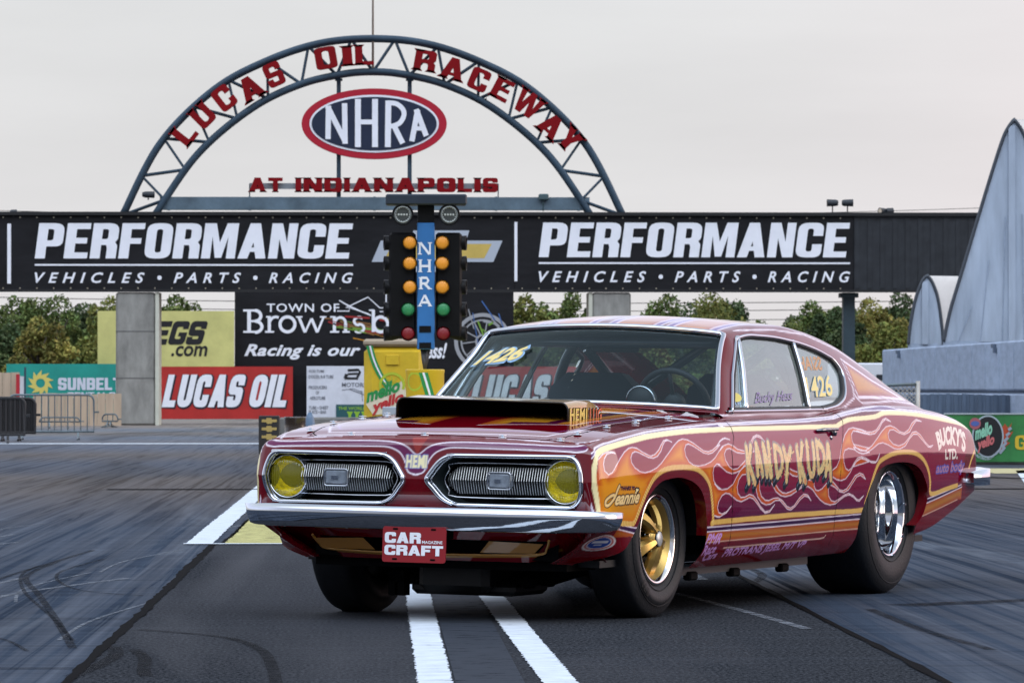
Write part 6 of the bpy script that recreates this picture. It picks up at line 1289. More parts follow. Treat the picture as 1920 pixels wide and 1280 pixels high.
# inner lips of the wheel openings and dark wells behind them
for sg in (1, -1):
    for poly, nm in ((FARCH, 'front_wheel_well'), (RARCH, 'rear_wheel_well')):
        P = poly[(poly[:, 1] > .2)]; P = P[np.argsort(np.unwrap(np.arctan2(P[:, 1]-.2, P[:, 0]-P[:, 0].mean())))]
        n = len(P); ys = yside(np.minimum(P[:, 0], .76), P[:, 1]); kx = np.clip((P[:, 0]-.50)/.26, 0, 1); ys = ys - 1.35*np.clip(.41 - P[:, 1], 0, 1)*kx*kx*(3-2*kx)
        V = []; F = []
        for dy, shr in ((0, 0), (-.012, .004), (-.05, .006), (-.42, .02)):
            for (x, z), y in zip(P, ys): V.append((x + (x - P[:, 0].mean())*shr*0, sg*(y+dy), z))
        for j in range(3):
            for i in range(n-1): F.append((j*n+i, j*n+i+1, (j+1)*n+i+1, (j+1)*n+i) if sg > 0 else (j*n+i+1, j*n+i, (j+1)*n+i, (j+1)*n+i+1))
        mi = [0]*(2*(n-1)) + [1]*(n-1)
        # back plate of the well
        back = [tuple(v) for v in V[3*n:]]; V.append((P[:, 0].mean(), back[0][1], .2)); c0 = len(V)-1
        for i in range(n-1): F.append((3*n+i, 3*n+i+1, c0)); mi.append(1)
        cpart(mesh(nm, V, F, None, None, True, color=np.tile(np.array(CANDY), (len(V), 1)), mats=[PAINT, UNDER], midx=mi))
# --- top surface: hood, fender tops, cowl, deck
def top_surface():
    P = perimeter(); T = np.gradient(P[:, :2], axis=0); T /= np.hypot(T[:, 0], T[:, 1])[:, None]; Nn = np.c_[T[:, 1], -T[:, 0]]; Nn *= np.sign(Nn[:, 0]*(P[:, 0]+1.6)/2 + Nn[:, 1]*P[:, 1])[:, None]
    xb, yb, wf, wr = P.T; zt_ = np.where(wf > 0, wf*(.765+.025*(1-(yb/.8)**2)) + (1-wf)*zsh(np.minimum(xb, .765)), zsh(np.minimum(xb, .765))); zt_ = np.where(wr > 0, zsh(-3.95)*wr + zt_*(1-wr) + .02*wr*(1-(yb/.8)**2), zt_)
    d = wf*d_front(zt_, zt_) + wr*d_rear(zt_, zt_) + (1-wf-wr)*d_side(np.minimum(xb, .765), zt_ - 1e-6)
    E = np.c_[xb - Nn[:, 0]*d, yb - Nn[:, 1]*d]; loop = np.vstack([E, (E*(1, -1))[::-1]]); zl = np.r_[zt_, zt_[::-1]]
    xs = np.r_[np.arange(.86, -.75, -.006), np.arange(-.75, -4.05, -.02)]; ys = np.linspace(-.86, .86, 260)
    X, Y = np.meshgrid(xs, ys, indexing='ij'); lp = loop[::5]; ins, nX, nY = pip(lp, X, Y)
    d = np.hypot(nX-X, nY-Y); near = ~ins & (np.roll(ins, 1, 0) | np.roll(ins, -1, 0) | np.roll(ins, 1, 1) | np.roll(ins, -1, 1) | np.roll(np.roll(ins, 1, 0), 1, 1) | np.roll(np.roll(ins, -1, 0), 1, 1) | np.roll(np.roll(ins, 1, 0), -1, 1) | np.roll(np.roll(ins, -1, 0), -1, 1))
    X = np.where(near, nX, X); Y = np.where(near, nY, Y); ok = ins | near
    zf = zsh(np.minimum(X, .765)); ye = np.interp(-X, -E[:163+1100:1, 0], E[:163+1100:1, 1]) if 0 else np.interp(X, E[::-1, 0], E[::-1, 1])
    ye = np.maximum(ye, .3); Z = zf + crown(X)*(1 - np.clip(np.abs(Y)/np.where(X > .70, .785, ye), 0, 1)**2)
    # sit exactly on the shell's top edge along the rim
    for i, j in zip(*np.where(near)):
        k = np.argmin((loop[:, 0]-X[i, j])**2 + (loop[:, 1]-Y[i, j])**2); Z[i, j] = zl[k]
    n0, n1 = X.shape; idx = np.arange(n0*n1).reshape(n0, n1); q = np.stack([idx[:-1, :-1], idx[:-1, 1:], idx[1:, 1:], idx[1:, :-1]], -1)
    k = ok[:-1, :-1] & ok[1:, :-1] & ok[1:, 1:] & ok[:-1, 1:]
    xc = (X[:-1, :-1]+X[1:, 1:])/2; yc = (Y[:-1, :-1]+Y[1:, 1:])/2
    yh = np.interp(xc, [-.7, .5, .66, .80], [.665, .635, .60, .50]); xh = .785 - .05*(yc/.7)**2
    reg = np.where(xc < -.70, np.where(xc < -3.3, 3, 2), np.where((np.abs(yc) < yh) & (xc < xh), 0, 1))
    gap = ((np.abs(np.abs(yc) - yh) < .0045) & (xc < xh) & (xc > -.64)) | ((np.abs(xc - xh) < .0042) & (np.abs(yc) < yh))
    V = np.stack([X, Y, Z], -1).reshape(-1, 3); col = RT.sample(X.ravel(), Y.ravel())
    for r_, nm in enumerate(('hood', 'fender_top', 'cowl_panel', 'deck_lid')):
        kk_ = k & (reg == r_) & ((np.abs(yc) > .70) | (xc > -.7) | (xc < -3.2) if nm in ('cowl_panel',) else True)
        if nm == 'cowl_panel': kk_ = k & (reg == r_) & ((np.abs(yc) > .55) | (xc > -.72))
        f = q[kk_].reshape(-1, 4); u, inv = np.unique(f, return_inverse=True)
        if len(f): cpart(mesh(nm, V[u], inv.reshape(-1, 4), None, None, True, color=col[u], mats=[PAINT, GAP], midx=gap[kk_].ravel().astype(int)))
top_surface()
# --- greenhouse shell with its openings
WIN = smooth_line(np.array(GLS['win'])[[0,1,2,3,4,5,6,7,8,9,10,11,12]], 1)
WIN = np.array(round_poly([(-.845, .905), (-1.195, 1.232), (-1.34, 1.250), (-1.66, 1.243), (-1.97, 1.216), (-2.17, 1.186), (-2.335, 1.143), (-2.365, 1.08), (-2.26, .965), (-2.12, .925), (-1.95, .909)], [.02,.03,.1,.1,.1,.1,.05,.06,.08,.05,.05], 4))
def gsurf():
    nx, nq = 330, 120; xs = np.r_[np.linspace(-.60, -1.25, 110), np.linspace(-1.257, -3.78, nx-110)]
    V = np.zeros((nx, 2*nq-1, 3))
    for i, x0 in enumerate(xs):
        y, z = g_section(float(x0), nq); c = float(g_c(x0)); x = x0 - c*y*y
        V[i, :nq] = np.c_[x, y, z]; V[i, nq:] = np.c_[x, -y, z][:-1][::-1]
    return xs, V
GX, GV = gsurf(); nq = 120
X0 = np.repeat(GX[:, None], 2*nq-1, 1); GY = np.abs(GV[..., 1]); GZ = GV[..., 2]
yrr = g_yr(X0); zrr = g_zr(X0)
wsy = yrr - .012
WS_X0, WS_X1 = -.615, -1.035
insW = (X0 < WS_X0) & (X0 > WS_X1) & (GY < wsy) & (GZ > zrr - .03)
bwy = yrr - .075
insB = (X0 < -2.42) & (X0 > -3.42) & (GY < bwy) & (GZ > zrr - .02)
insS, nXs, nZs = pip(WIN, GV[..., 0], GZ); side_ok = (GZ < zrr + .004) & (GY > .5); insS &= side_ok & ~insW
edS = insS & ~(np.roll(insS, 1, 0) & np.roll(insS, -1, 0) & np.roll(insS, 1, 1) & np.roll(insS, -1, 1))
G2V = GV.copy(); 
yn = g_yside(nXs, nZs)
G2V[..., 0] = np.where(edS, nXs, GV[..., 0]); G2V[..., 2] = np.where(edS, nZs, GV[..., 2]); G2V[..., 1] = np.where(edS, np.sign(GV[..., 1])*yn, GV[..., 1])
hole = insW | insB | (insS & ~edS)
n0, n1 = hole.shape; idx = np.arange(n0*n1).reshape(n0, n1); q = np.stack([idx[:-1, :-1], idx[1:, :-1], idx[1:, 1:], idx[:-1, 1:]], -1)
xc = (G2V[:-1, :-1, 0]+G2V[1:, 1:, 0])/2; zc = (G2V[:-1, :-1, 2]+G2V[1:, 1:, 2])/2
dead = hole[:-1, :-1] | hole[1:, :-1] | hole[1:, 1:] | hole[:-1, 1:]; dead |= pip(WIN, xc, zc)[0] & side_ok[:-1, :-1] & side_ok[1:, 1:] & ~insW[:-1, :-1]
x0c = (X0[:-1, :-1]+X0[1:, 1:])/2; yc = (GY[:-1, :-1]+GY[1:, 1:])/2
V = G2V.reshape(-1, 3); gcol = RG.sample(V[:, 0], np.abs(V[:, 1]))
isside = (GZ < zrr - .005).ravel()
gcol[isside] = CANDY
# painted fades on the sail panel
RSail = Raster(-3.9, -.6, .85, 1.40, .004, CANDY)
sail = np.array([(-2.50, 1.135), (-2.78, 1.045), (-3.15, .955), (-2.80, .965), (-2.44, .968), (-2.46, 1.05)])
RSail.fill(sail, (.50, .20, .02), 1, (.25, .02, .02), .045)
off = lambda P, d: (np.array(P) - np.array(P).mean(0))*(1 + d) + np.array(P).mean(0)
RSail.stroke(np.vstack([sail, sail[:1]]), .006, PIN); RSail.stroke(np.vstack([off(sail, .12), off(sail, .12)[:1]]), .006, PIN)
RSail.stroke([(-2.42, .955), (-2.46, .935), (-2.9, .945), (-3.4, .925)], .006, PIN); RSail.stroke([(-1.2, 1.272), (-1.7, 1.280), (-2.1, 1.262), (-2.5, 1.195), (-2.9, 1.085)], .006, PIN)
RSail.stroke([(-.62, .885), (-1.2, .887), (-1.9, .893), (-2.2, .915), (-2.38, .96), (-2.43, 1.02)], .006, PIN)
sc2 = RSail.sample(V[:, 0], V[:, 2]); gcol[isside] = sc2[isside]
for nm, k in (('roof', (x0c < WS_X1) & (yc < g_yr(x0c) - .02) & (zc > g_zr(x0c))), ('roof_pillar', None)):
    kk_ = (k if k is not None else ~kprev) & ~dead; kprev = k
    f = q[kk_].reshape(-1, 4); u, inv = np.unique(f, return_inverse=True); cpart(mesh(nm, V[u], inv.reshape(-1, 4)[:, ::-1], PAINT, None, True, color=gcol[u]))
# glass
def glass_mat(name, tint, haze, hz_col, ior=1.5):
    m = bpy.data.materials.new(name); m.use_nodes = True; t = m.node_tree; N = t.nodes; L = t.links
    for n in list(N): N.remove(n)
    out = N.new('ShaderNodeOutputMaterial'); tr = N.new('ShaderNodeBsdfTransparent'); tr.inputs[0].default_value = (*tint, 1); gl = N.new('ShaderNodeBsdfGlossy'); gl.inputs['Roughness'].default_value = .01; gl.inputs[0].default_value = (.86, 1, .97, 1)
    lw = N.new('ShaderNodeLayerWeight'); lw.inputs[0].default_value = .5; pw = N.new('ShaderNodeMath'); pw.operation = 'POWER'; pw.inputs[1].default_value = 5; L.new(lw.outputs['Facing'], pw.inputs[0])
    f0 = ((ior-1)/(ior+1))**2; fr_ = N.new('ShaderNodeMapRange'); fr_.inputs[3].default_value = f0*1.6; L.new(pw.outputs[0], fr_.inputs[0]); mx = N.new('ShaderNodeMixShader'); L.new(fr_.outputs[0], mx.inputs[0])
    df = N.new('ShaderNodeBsdfDiffuse'); df.inputs[0].default_value = (*hz_col, 1); m2 = N.new('ShaderNodeMixShader'); m2.inputs[0].default_value = haze; L.new(tr.outputs[0], m2.inputs[1]); L.new(df.outputs[0], m2.inputs[2])
    L.new(m2.outputs[0], mx.inputs[1]); L.new(gl.outputs[0], mx.inputs[2]); L.new(mx.outputs[0], out.inputs[0]); return m
WSGL = glass_mat('windscreen_glass', (.80, .90, .93), .02, (.2, .3, .35), 1.38); SIDEGL = glass_mat('side_window_sky_haze', (.80, .87, .85), .16, (.80, .86, .83), 1.95); REARGL = glass_mat('rear_glass', (.90, .96, .96), .02, (.2, .25, .25), 1.3)  # side panes: pale haze and raised gloss stand in for reflected sky
def glass_from(mask, name, m, inset=.008):
    # keep a one-cell overlap beyond the opening
    kf = mask[:-1, :-1] | mask[1:, :-1] | mask[1:, 1:] | mask[:-1, 1:]
    kf = kf[::1, ::1]; C = GV.copy(); C[..., 2] -= inset*.7; C[..., 1] -= np.sign(C[..., 1])*inset*.5; C[..., 0] -= inset*.3
    f = q[kf].reshape(-1, 4); u, inv = np.unique(f, return_inverse=True); return cpart(mesh(name, C.reshape(-1, 3)[u], inv.reshape(-1, 4)[:, ::-1], m, None, True))
glass_from(insW, 'windscreen', WSGL); glass_from(insB, 'rear_window', REARGL)
# side glass sits just inside the opening
def gl_pt(x, z, sg, inset): return (x, sg*(float(g_yside(x, z)) - inset), z)
VENT = [(-.895, 1.238), (-1.04, .905)]
def side_pane(sg, xa0, xa1, xb0, xb1, name):
    """pane between two leaning edges: (x at z=.90, x at z=1.25) front and rear, clipped to the window outline"""
    zs_ = np.linspace(.905, 1.248, 26); V = []; F = []; nn = 24
    for z in zs_:
        cr_ = []
        for (ax_, az_), (bx, bz) in zip(WIN, np.roll(WIN, -1, 0)):
            if (az_ > z) != (bz > z): cr_.append(ax_ + (bx-ax_)*(z-az_)/(bz-az_))
        if len(cr_) < 2: cr_ = [WIN[:, 0].mean()]*2
        f = (z-.90)/.35; a = min(max(cr_)+.012, xa0 + (xa1-xa0)*f); b = max(min(cr_)-.012, xb0 + (xb1-xb0)*f)
        if a < b: a = b = (a+b)/2
        for x in np.linspace(a, b, nn): V.append(gl_pt(x, z, sg, .010))
    for j in range(len(zs_)-1):
        for i in range(nn-1): F.append((j*nn+i, j*nn+i+1, (j+1)*nn+i+1, (j+1)*nn+i) if sg < 0 else (j*nn+i+1, j*nn+i, (j+1)*nn+i, (j+1)*nn+i+1))
    return cpart(mesh(name, V, F, SIDEGL, None, True))
PANES = {}
for sg in (1, -1):
    PANES[sg] = [side_pane(sg, 9, 9, -1.015, -1.235, 'vent_window'), side_pane(sg, -1.015, -1.235, -1.765, -1.905, 'door_window'), side_pane(sg, -1.765, -1.905, -9, -9, 'quarter_window')]
    for (x0_, x1_), wd, nm, mm in (((-1.015, -1.225), .014, 'vent_bar', CHROME), ((-1.775, -1.885), .011, 'window_divider', CHROME), ((-1.755, -1.862), .009, 'window_seal', SATIN)):
        b = MB(); P = [gl_pt(x0_ + (x1_-x0_)*f, .903 + (.338 if nm == 'vent_bar' else .328)*f, sg, .002) for f in np.linspace(0, 1, 12)]; b.tube(P, wd, 8); cpart(b.build(nm, mm, None, True))
    # bright outer moulding and black rubber channel around the side opening
    W2 = smooth_line(WIN, 2, True)
    b = MB(); b.tube([gl_pt(x, z, sg, -.004) for x, z in off(W2, .012)], .0075, 8, closed=True); cpart(b.build('window_moulding', CHROME, None, True))
    b = MB(); b.tube([gl_pt(x, z, sg, .006) for x, z in off(W2, -.022)], .0125, 8, closed=True); cpart(b.build('window_channel', SATIN, None, True))
# windscreen surround: light chrome strip on the glass edge
def ws_edge(sg_range, fx):
    return None
edge = []
iA = np.argmin(np.abs(GX - WS_X0)); iB = np.argmin(np.abs(GX - WS_X1))
def g_at(i, y):
    yy = GV[i, :nq, 1]; zz = GV[i, :nq, 2]; z = np.interp(abs(y), yy[::-1], zz[::-1]); return (GX[i] - float(g_c(GX[i]))*y*y, y, z + .003)
for i in range(iA, iB+1, 2): edge.append(g_at(i, float(g_yr(GX[i])) - .012))
for y in np.linspace(float(g_yr(GX[iB]))-.03, -(float(g_yr(GX[iB]))-.03), 40): edge.append(g_at(iB, y))
for i in range(iB, iA-1, -2): edge.append(g_at(i, -(float(g_yr(GX[i])) - .012)))
for y in np.linspace(-(float(g_yr(GX[iA]))-.03), float(g_yr(GX[iA]))-.03, 40): edge.append(g_at(iA, y))
b = MB(); b.tube(edge, .0125, 8, closed=True); cpart(b.build('windscreen_moulding', CHROME, None, True))
YLENS = glass_mat('yellow_lens', (.96, .88, .14), .20, (.85, .74, .03), 1.45)
_t2 = YLENS.node_tree; _w = _t2.nodes.new('ShaderNodeTexWave'); _w.bands_direction = 'Y'; _w.inputs['Scale'].default_value = 26; _w.inputs['Distortion'].default_value = 1.5; _tc = _t2.nodes.new('ShaderNodeTexCoord'); _t2.links.new(_tc.outputs['Object'], _w.inputs['Vector'])
_b2 = _t2.nodes.new('ShaderNodeBump'); _b2.inputs['Strength'].default_value = .6; _b2.inputs['Distance'].default_value = .004; _t2.links.new(_w.outputs[0], _b2.inputs['Height'])
for _n2 in _t2.nodes:
    if _n2.type in ('BSDF_GLOSSY', 'BSDF_DIFFUSE'): _t2.links.new(_b2.outputs[0], _n2.inputs['Normal'])
# --- nose: grille openings
GREYT = mat('grille_cavity', (.016, .023, .025), .4, var=.15, vscale=10)
def npt(y, z, dx=0.): return (float(xnose(y)) - float(d_front(np.array(z), .79)) + dx, y, z)
HL = []
for sg, OP in ((1, OPEN_L), (-1, OPEN_R)):
    P = smooth_line(OP, 2, True)
    b = MB(); b.tube([npt(y, z, .006) for y, z in P], .0105, 10, closed=True); sur = cpart(b.build('grille_surround', CHROME, None, True))
    b = MB(); b.tube([npt(y, z, -.010) for y, z in off(P, -.035)], .0045, 8, closed=True); o = b.build('inner_bead', CHROME, sur, True)
    # bucket: walls going back and a black back panel
    n = len(P); V = []; F = []
    for f, dx in ((0, 0), (-.04, -.035), (-.10, -.085)):
        for (y, z), (y2, z2) in zip(P, off(P, f)): V.append(npt(y2, z2, dx) if f == 0 else (npt(y, z, dx)[0], y2, z2))
    for j in range(2):
        for i in range(n): F.append((j*n+i, j*n+(i+1) % n, (j+1)*n+(i+1) % n, (j+1)*n+i))
    V.append((.735, sg*.40, .61)); c0 = len(V)-1; mi = [0]*len(F)
    for i in range(n): F.append((2*n+i, 2*n+(i+1) % n, c0)); mi.append(1)
    cpart(mesh('grille_cavity', V, F, None, None, False, mats=[GREYT, UNDER], midx=mi))
    # grille: upright chevron fins between two bright rails
    b = MB()
    for y in np.linspace(.135, .585, 40):
        xg = float(xnose(y)) - .062; w2 = .0010; zt_, zl_ = .668, .553
        if y < .175: k = (.175-y)/.04; zt_ -= .03*k; zl_ += .03*k
        V = []; F = []
        for z, dx in ((zl_, 0.), (.611, .020), (zt_, 0.)): V += [(xg+dx, sg*(y-w2), z), (xg+dx, sg*(y+w2), z), (xg+dx-.012, sg*(y+w2), z), (xg+dx-.012, sg*(y-w2), z)]
        for j in range(2):
            for i in range(4): F.append((j*4+i, j*4+(i+1) % 4, (j+1)*4+(i+1) % 4, (j+1)*4+i))
        b.add(V, F)
    gr = cpart(b.build('grille', mat('fin_bright', (.55,.56,.57), .28, metal=1.), None))
    loopg = [(.600, .683), (.17, .683), (.135, .655), (.112, .611), (.135, .565), (.17, .538), (.600, .538)]
    b = MB(); b.tube([(float(xnose(y)) - .058, sg*y, z) for y, z in smooth_line(loopg, 3)], .0032, 6); b.build('grille_rail', CHROME, gr, True)
    # rectangular lamp in the grille
    yl = .375 if sg > 0 else .405
    M = T3(float(xnose(yl)) - .050, sg*yl, .611) @ RZ(math.atan(-.06*2*yl/.64)*sg*-1*-1)
    b = MB(); b.box(-.02, .022, -.055, .055, -.036, .036, M, bev=.012); lp_ = cpart(auto_smooth(b.build('driving_lamp', mat('lamp_glass', (.20,.23,.27), .08, coat=1., spec=.8, var=.25, vscale=30), None), 40))
    b = MB(); b.box(.0225, .028, -.018, .012, -.007, .007, M); b.build('bulb_shield', CHROME, lp_); b = MB(); b.tube([tuple(M @ Vector((.018, y, z))) for y, z in round_poly([(-.055,-.036),(.055,-.036),(.055,.036),(-.055,.036)], .014, 4)], .0035, 6, closed=True); b.build('lamp_rim', CHROME, lp_, True)
    # headlight
    yh_ = .660; M = T3(float(xnose(yh_)) - .070, sg*yh_, .610) @ RY(math.pi/2)
    b = MB(); b.lathe([(.112, -.03), (.112, .012), (.104, .022), (.097, .018), (.092, .004), (.092, -.03)], 48, M); ring = cpart(b.build('headlight_ring', GREYT, None, True))
    b = MB(); b.lathe([(.097, .016), (.094, .024), (.0895, .024), (.088, .014)], 48, M); b.build('retaining_rim', CHROME, ring, True)
    b = MB(); b.lathe([(.087, .012), (.083, -.004), (.070, -.024), (.050, -.040), (.028, -.050), (.0, -.054)], 48, M); HL.append((sg, cpart(b.build('headlight', None, None, True)), M))
BOWL = mat('yellow_reflector', (.92, .80, .05), .45, metal=.35, var=.75, vscale=26, bump=.9, bscale=30, stretch=(1,.55,1.6))
for sg, o, M in HL:
    o.data.materials.append(BOWL)
    V = []; F = []
    b = MB(); b.lathe([(.0885, .016)] + [(.0885*math.cos(a), .016 + .028*math.sin(a)) for a in np.linspace(.05, 1.57, 10)], 64, M); b.build('lens', None, o, True, mats=[YLENS])
# --- bumpers
def bumper(path, sect, name, ends=.35, kmin=.55):
    """path: (x,y) points in plan from one end to the other; section: (out, z) pairs"""
    P = smooth_line(path, 8); n = len(P); T = np.gradient(P, axis=0); T /= np.hypot(T[:, 0], T[:, 1])[:, None]; Nn = np.c_[T[:, 1], -T[:, 0]]
    s = np.r_[0, np.cumsum(np.hypot(*np.diff(P, axis=0).T))]; Ltot = s[-1]; V = []; F = []; m = len(sect); zc_ = np.mean([z for _, z in sect])
    for i in range(n):
        e = min(s[i], Ltot - s[i]); k = kmin + (1-kmin)*min(1, (e/ends))**.6
        for o_, z in sect: V.append((P[i, 0] + Nn[i, 0]*o_*(.5+.5*k), P[i, 1] + Nn[i, 1]*o_*(.5+.5*k), zc_ + .012 + (z - zc_)*k))
    for i in range(n-1):
        for j in range(m): F.append((i*m+j, i*m+(j+1) % m, (i+1)*m+(j+1) % m, (i+1)*m+j))
    F += [tuple(range(m)), tuple(range((n-1)*m, n*m))[::-1]]
    return mesh(name, V, F, CHROME, None, True)
sec = [(-.060, .484), (-.03, .483), (.010, .470), (.036, .455), (.041, .447), (.036, .436), (.016, .405), (-.004, .388), (-.022, .384), (-.038, .390), (-.046, .41), (-.055, .44)]
pth = [(.665, .862), (.70, .864), (.745, .855), (.80, .815), (.83, .74), (.865, .55), (.89, .3), (.90, 0), (.89, -.3), (.865, -.55), (.83, -.74), (.80, -.815), (.745, -.855), (.70, -.864), (.665, -.862)]
bm = bumper(pth, sec, 'front_bumper', .30, .72)
bm.data.transform(Matrix.Diagonal((1, .962, 1, 1))); cpart(bm); 
b = MB()
for y in (-.62, -.30, .34, .66):
    xx = .90 - .06*(y/.8)**2*1.6 + .022; b.cyl(.009, 0, .010, 12, T3(xx, y, .405) @ RY(math.pi/2))
b.build('bumper_bolts', mat('bolt_steel', (.25,.26,.27), .3, metal=1.), bm)
rsec = [(-.05, .592), (-.01, .594), (.025, .582), (.048, .562), (.055, .545), (.046, .525), (.02, .505), (-.01, .498), (-.05, .502)]
rp_ = [(-3.70, .862), (-3.82, .872), (-3.93, .855), (-4.01, .79), (-4.06, .66), (-4.10, .4), (-4.11, 0), (-4.10, -.4), (-4.06, -.66), (-4.01, -.79), (-3.93, -.855), (-3.82, -.872), (-3.70, -.862)]
o = bumper(rp_[::-1], rsec, 'rear_bumper', .3); cpart(o)
# --- licence plate
M = T3(.945, .035, .335) @ RY(-.05)
b = MB(); b.add([tuple(M @ Vector((.0, y, z))) for y, z in round_poly([(-.150,-.075),(.150,-.075),(.150,.075),(-.150,.075)], .014, 4)] + [tuple(M @ Vector((-.004, y, z))) for y, z in round_poly([(-.150,-.075),(.150,-.075),(.150,.075),(-.150,.075)], .014, 4)], [tuple(range(20)), tuple(range(39, 19, -1))] + [(i, 20+i, 20+(i+1) % 20, (i+1) % 20) for i in range(20)])
plate = cpart(b.build('licence_plate', mat('plate_red', (.26, .012, .018), .35, var=.06), None))
def plate_txt(groups, nm='plate_lettering'):
    V, T = tess(groups); b = MB(); b.add([tuple(M @ Vector((.0015, u, v))) for u, v in V], T); b.build(nm, SIGNW, plate)
g_, ln = block('CAR', .78, .29, .25, .28, .06); plate_txt(fit(g_, ln, -.139, .032, .006, .052))
g_, ln = block('CRAFT', .78, .27, .25, .28, .06); plate_txt(fit(g_, ln, -.139, .138, -.045, -.002))
V, T = text2d('MAGAZINE', offset=.02); b = MB(); b.add([tuple(M @ Vector((.0015, .038 + u*.096, .006 + v*.013))) for u, v in V], T); b.build('plate_lettering', SIGNW, plate)
b = MB()
for y, z in ((-.09, .066), (.09, .066), (-.09, -.062), (.09, -.062)): b.add([tuple(M @ Vector((.0012, y+dy, z+dz))) for dy, dz in round_poly([(-.012,-.004),(.012,-.004),(.012,.004),(-.012,.004)], .003, 2)], [tuple(range(12))])
b.build('bolt_slot', UNDER, plate)
b = MB(); b.box(.84, .93, -.1, -.08, .36, .40); b.box(.84, .93, .15, .17, .36, .40); cpart(b.build('plate_bracket', UNDER, None))
# --- lower valance: dark mouth and gold lip
b = MB(); b.add([(.80, -.58, .36), (.80, .58, .36), (.66, .58, .36), (.66, -.58, .36), (.66, -.58, .27), (.66, .58, .27)], [(3, 2, 5, 4)]); cpart(b.build('radiator_mouth', UNDER, None))
b = MB(); b.tube([(npt(y, z)[0]+.002, y, z) for y, z in smooth_line([(-.565, .360), (-.545, .325), (-.50, .298), (-.25, .289), (0, .286), (.25, .289), (.50, .298), (.545, .325), (.565, .360)], 6)], .006, 8); cpart(b.build('valance_lip', mat('gold_lip', (.40,.18,.02), .3, metal=.3, coat=1), None, True))
for sg in (1, -1):
    b = MB(); b.add([(.752, sg*.55, .345), (.762, sg*.30, .352), (.745, sg*.25, .302), (.738, sg*.50, .303)], [(0, 1, 2, 3) if sg > 0 else (3, 2, 1, 0)]); cpart(b.build('valance_flap', mat('gold_flap', (.30,.13,.015), .35, coat=1), None))
# --- hood scoop
def scoop():
    M = T3(0, -.005, 0) @ RX(-math.radians(1.0))
    w0, w1 = .415, .40; prof = []
    def ring(x, w_, zl_, zh_, r):
        P = [(-w_, zl_)] + [(-w_ + r - r*math.cos(a), zh_ - r + r*math.sin(a)) for a in np.linspace(0, 1.57, 8)] + [(w_ - r + r*math.sin(a), zh_ - r + r*math.cos(a)) for a in np.linspace(0, 1.57, 8)] + [(w_, zl_)]
        return [(x, y, z) for y, z in P]
    st_ = [(.235, .415, .858, .946, .035), (.10, .415, .852, .957, .035), (-.05, .41, .853, .957, .035), (-.18, .38, .855, .935, .03), (-.30, .33, .86, .905, .02)]
    R_ = [ring(*a) for a in st_]; n = len(R_[0]); V = [v for r in R_ for v in r]; F = []
    for j in range(len(R_)-1):
        for i in range(n-1): F.append((j*n+i, j*n+i+1, (j+1)*n+i+1, (j+1)*n+i))
    F.append(tuple((len(R_)-1)*n + i for i in range(n)))
    V = [tuple(M @ Vector(v)) for v in V]
    cpart(auto_smooth(mesh('hood_scoop', V, [f[::-1] for f in F], mat('scoop_gold', (.40, .20, .014), .28, metal=.25, coat=1., var=.10, vscale=6)), 50))
    # dark throat
    V = [tuple(M @ Vector((.2345, y*.985, min(z, .943)))) for _, y, z in R_[0]] + [tuple(M @ Vector((.0, y*.97, min(z, .940)))) for _, y, z in R_[0]]
    F = [(i, i+1, n+i+1, n+i) for i in range(n-1)] + [tuple(range(n, 2*n)), (0, n, 2*n-1, n-1)]
    sc_o = bpy.data.objects['hood_scoop']
    mesh('scoop_throat', V, F, mat('throat_black', (.003, .003, .003), .8, spec=.05), sc_o)
    b = MB(); b.tube([tuple(M @ Vector((.238, y, z))) for _, y, z in R_[0]], .004, 6); b.build('scoop_edge', mat('edge_black', (.01,.01,.01), .4), sc_o, True)
    # lettering on the left cheek
    for s_, x0_, x1_, mm in (('HEMI', .222, .040, mat('scoop_letter_cream', (.70,.52,.12), .4)), ('LUG', .010, -.12, mat('scoop_letter_red', (.55,.10,.03), .4))):
        V, T = text2d(s_, offset=.025, spacing=1.1)
        b = MB(); b.add([tuple(M @ Vector((x0_ + (x1_-x0_)*u, .4175, .868 + .055*v))) for u, v in V], T)
        gb = MB(); 
        for a_, b_i, d_ in T:
            for p_, q_ in ((a_, b_i), (b_i, d_), (d_, a_)): pass
        b.build('scoop_lettering', mm, sc_o)
        V2, T2 = text2d(s_, offset=.055, spacing=1.1); gb.add([tuple(M @ Vector((x0_ + (x1_-x0_)*(u*1.02-.01) + .005, .4165, .866 + .060*v))) for u, v in V2], T2); gb.build('scoop_letter_outline', UNDER, sc_o)  # black outline behind the scoop letters
scoop()
# hood pins
for x, y in ((.60, .635), (.34, .655), (.05, .665), (-.30, .672), (.62, -.635), (.36, -.655), (.05, -.668), (-.2, -.67), (.765, .36), (.765, -.36), (.74, .62), (.78, 0)):
    z = float(ztop(np.array(x), np.array(y))); b = MB(); b.lathe([(.018, .001), (.018, .003), (.006, .004), (.005, .014), (0, .015)], 14, T3(x, y, z)); b.tube([(x-.012, y+.012, z+.011), (x+.012, y-.012, z+.011)], .0018, 6); cpart(b.build('hood_pin', CHROME, None, True))
# door handles and lock
for sg in (1, -1):
    yy = lambda x, z: sg*float(yside(x, z))
    b = MB(); b.tube([(-1.60, yy(-1.6, .812)+sg*.006, .812), (-1.66, yy(-1.66, .815)+sg*.022, .815), (-1.82, yy(-1.82, .817)+sg*.024, .817)], [.006, .010, .008], 8); b.cyl(.017, 0, .02, 16, T3(-1.80, yy(-1.8, .80), .802) @ RX(-sg*math.pi/2)); cpart(b.build('door_handle', mat('handle_dark_chrome', (.25,.25,.27), .1, metal=1.), None, True))
    lk = LIV['lock'][0]; b = MB(); b.cyl(.011, 0, .004, 16, T3(lk[0], yy(lk[0], lk[1]), lk[1]) @ RX(-sg*math.pi/2)); cpart(b.build('door_lock', CHROME, None, True))
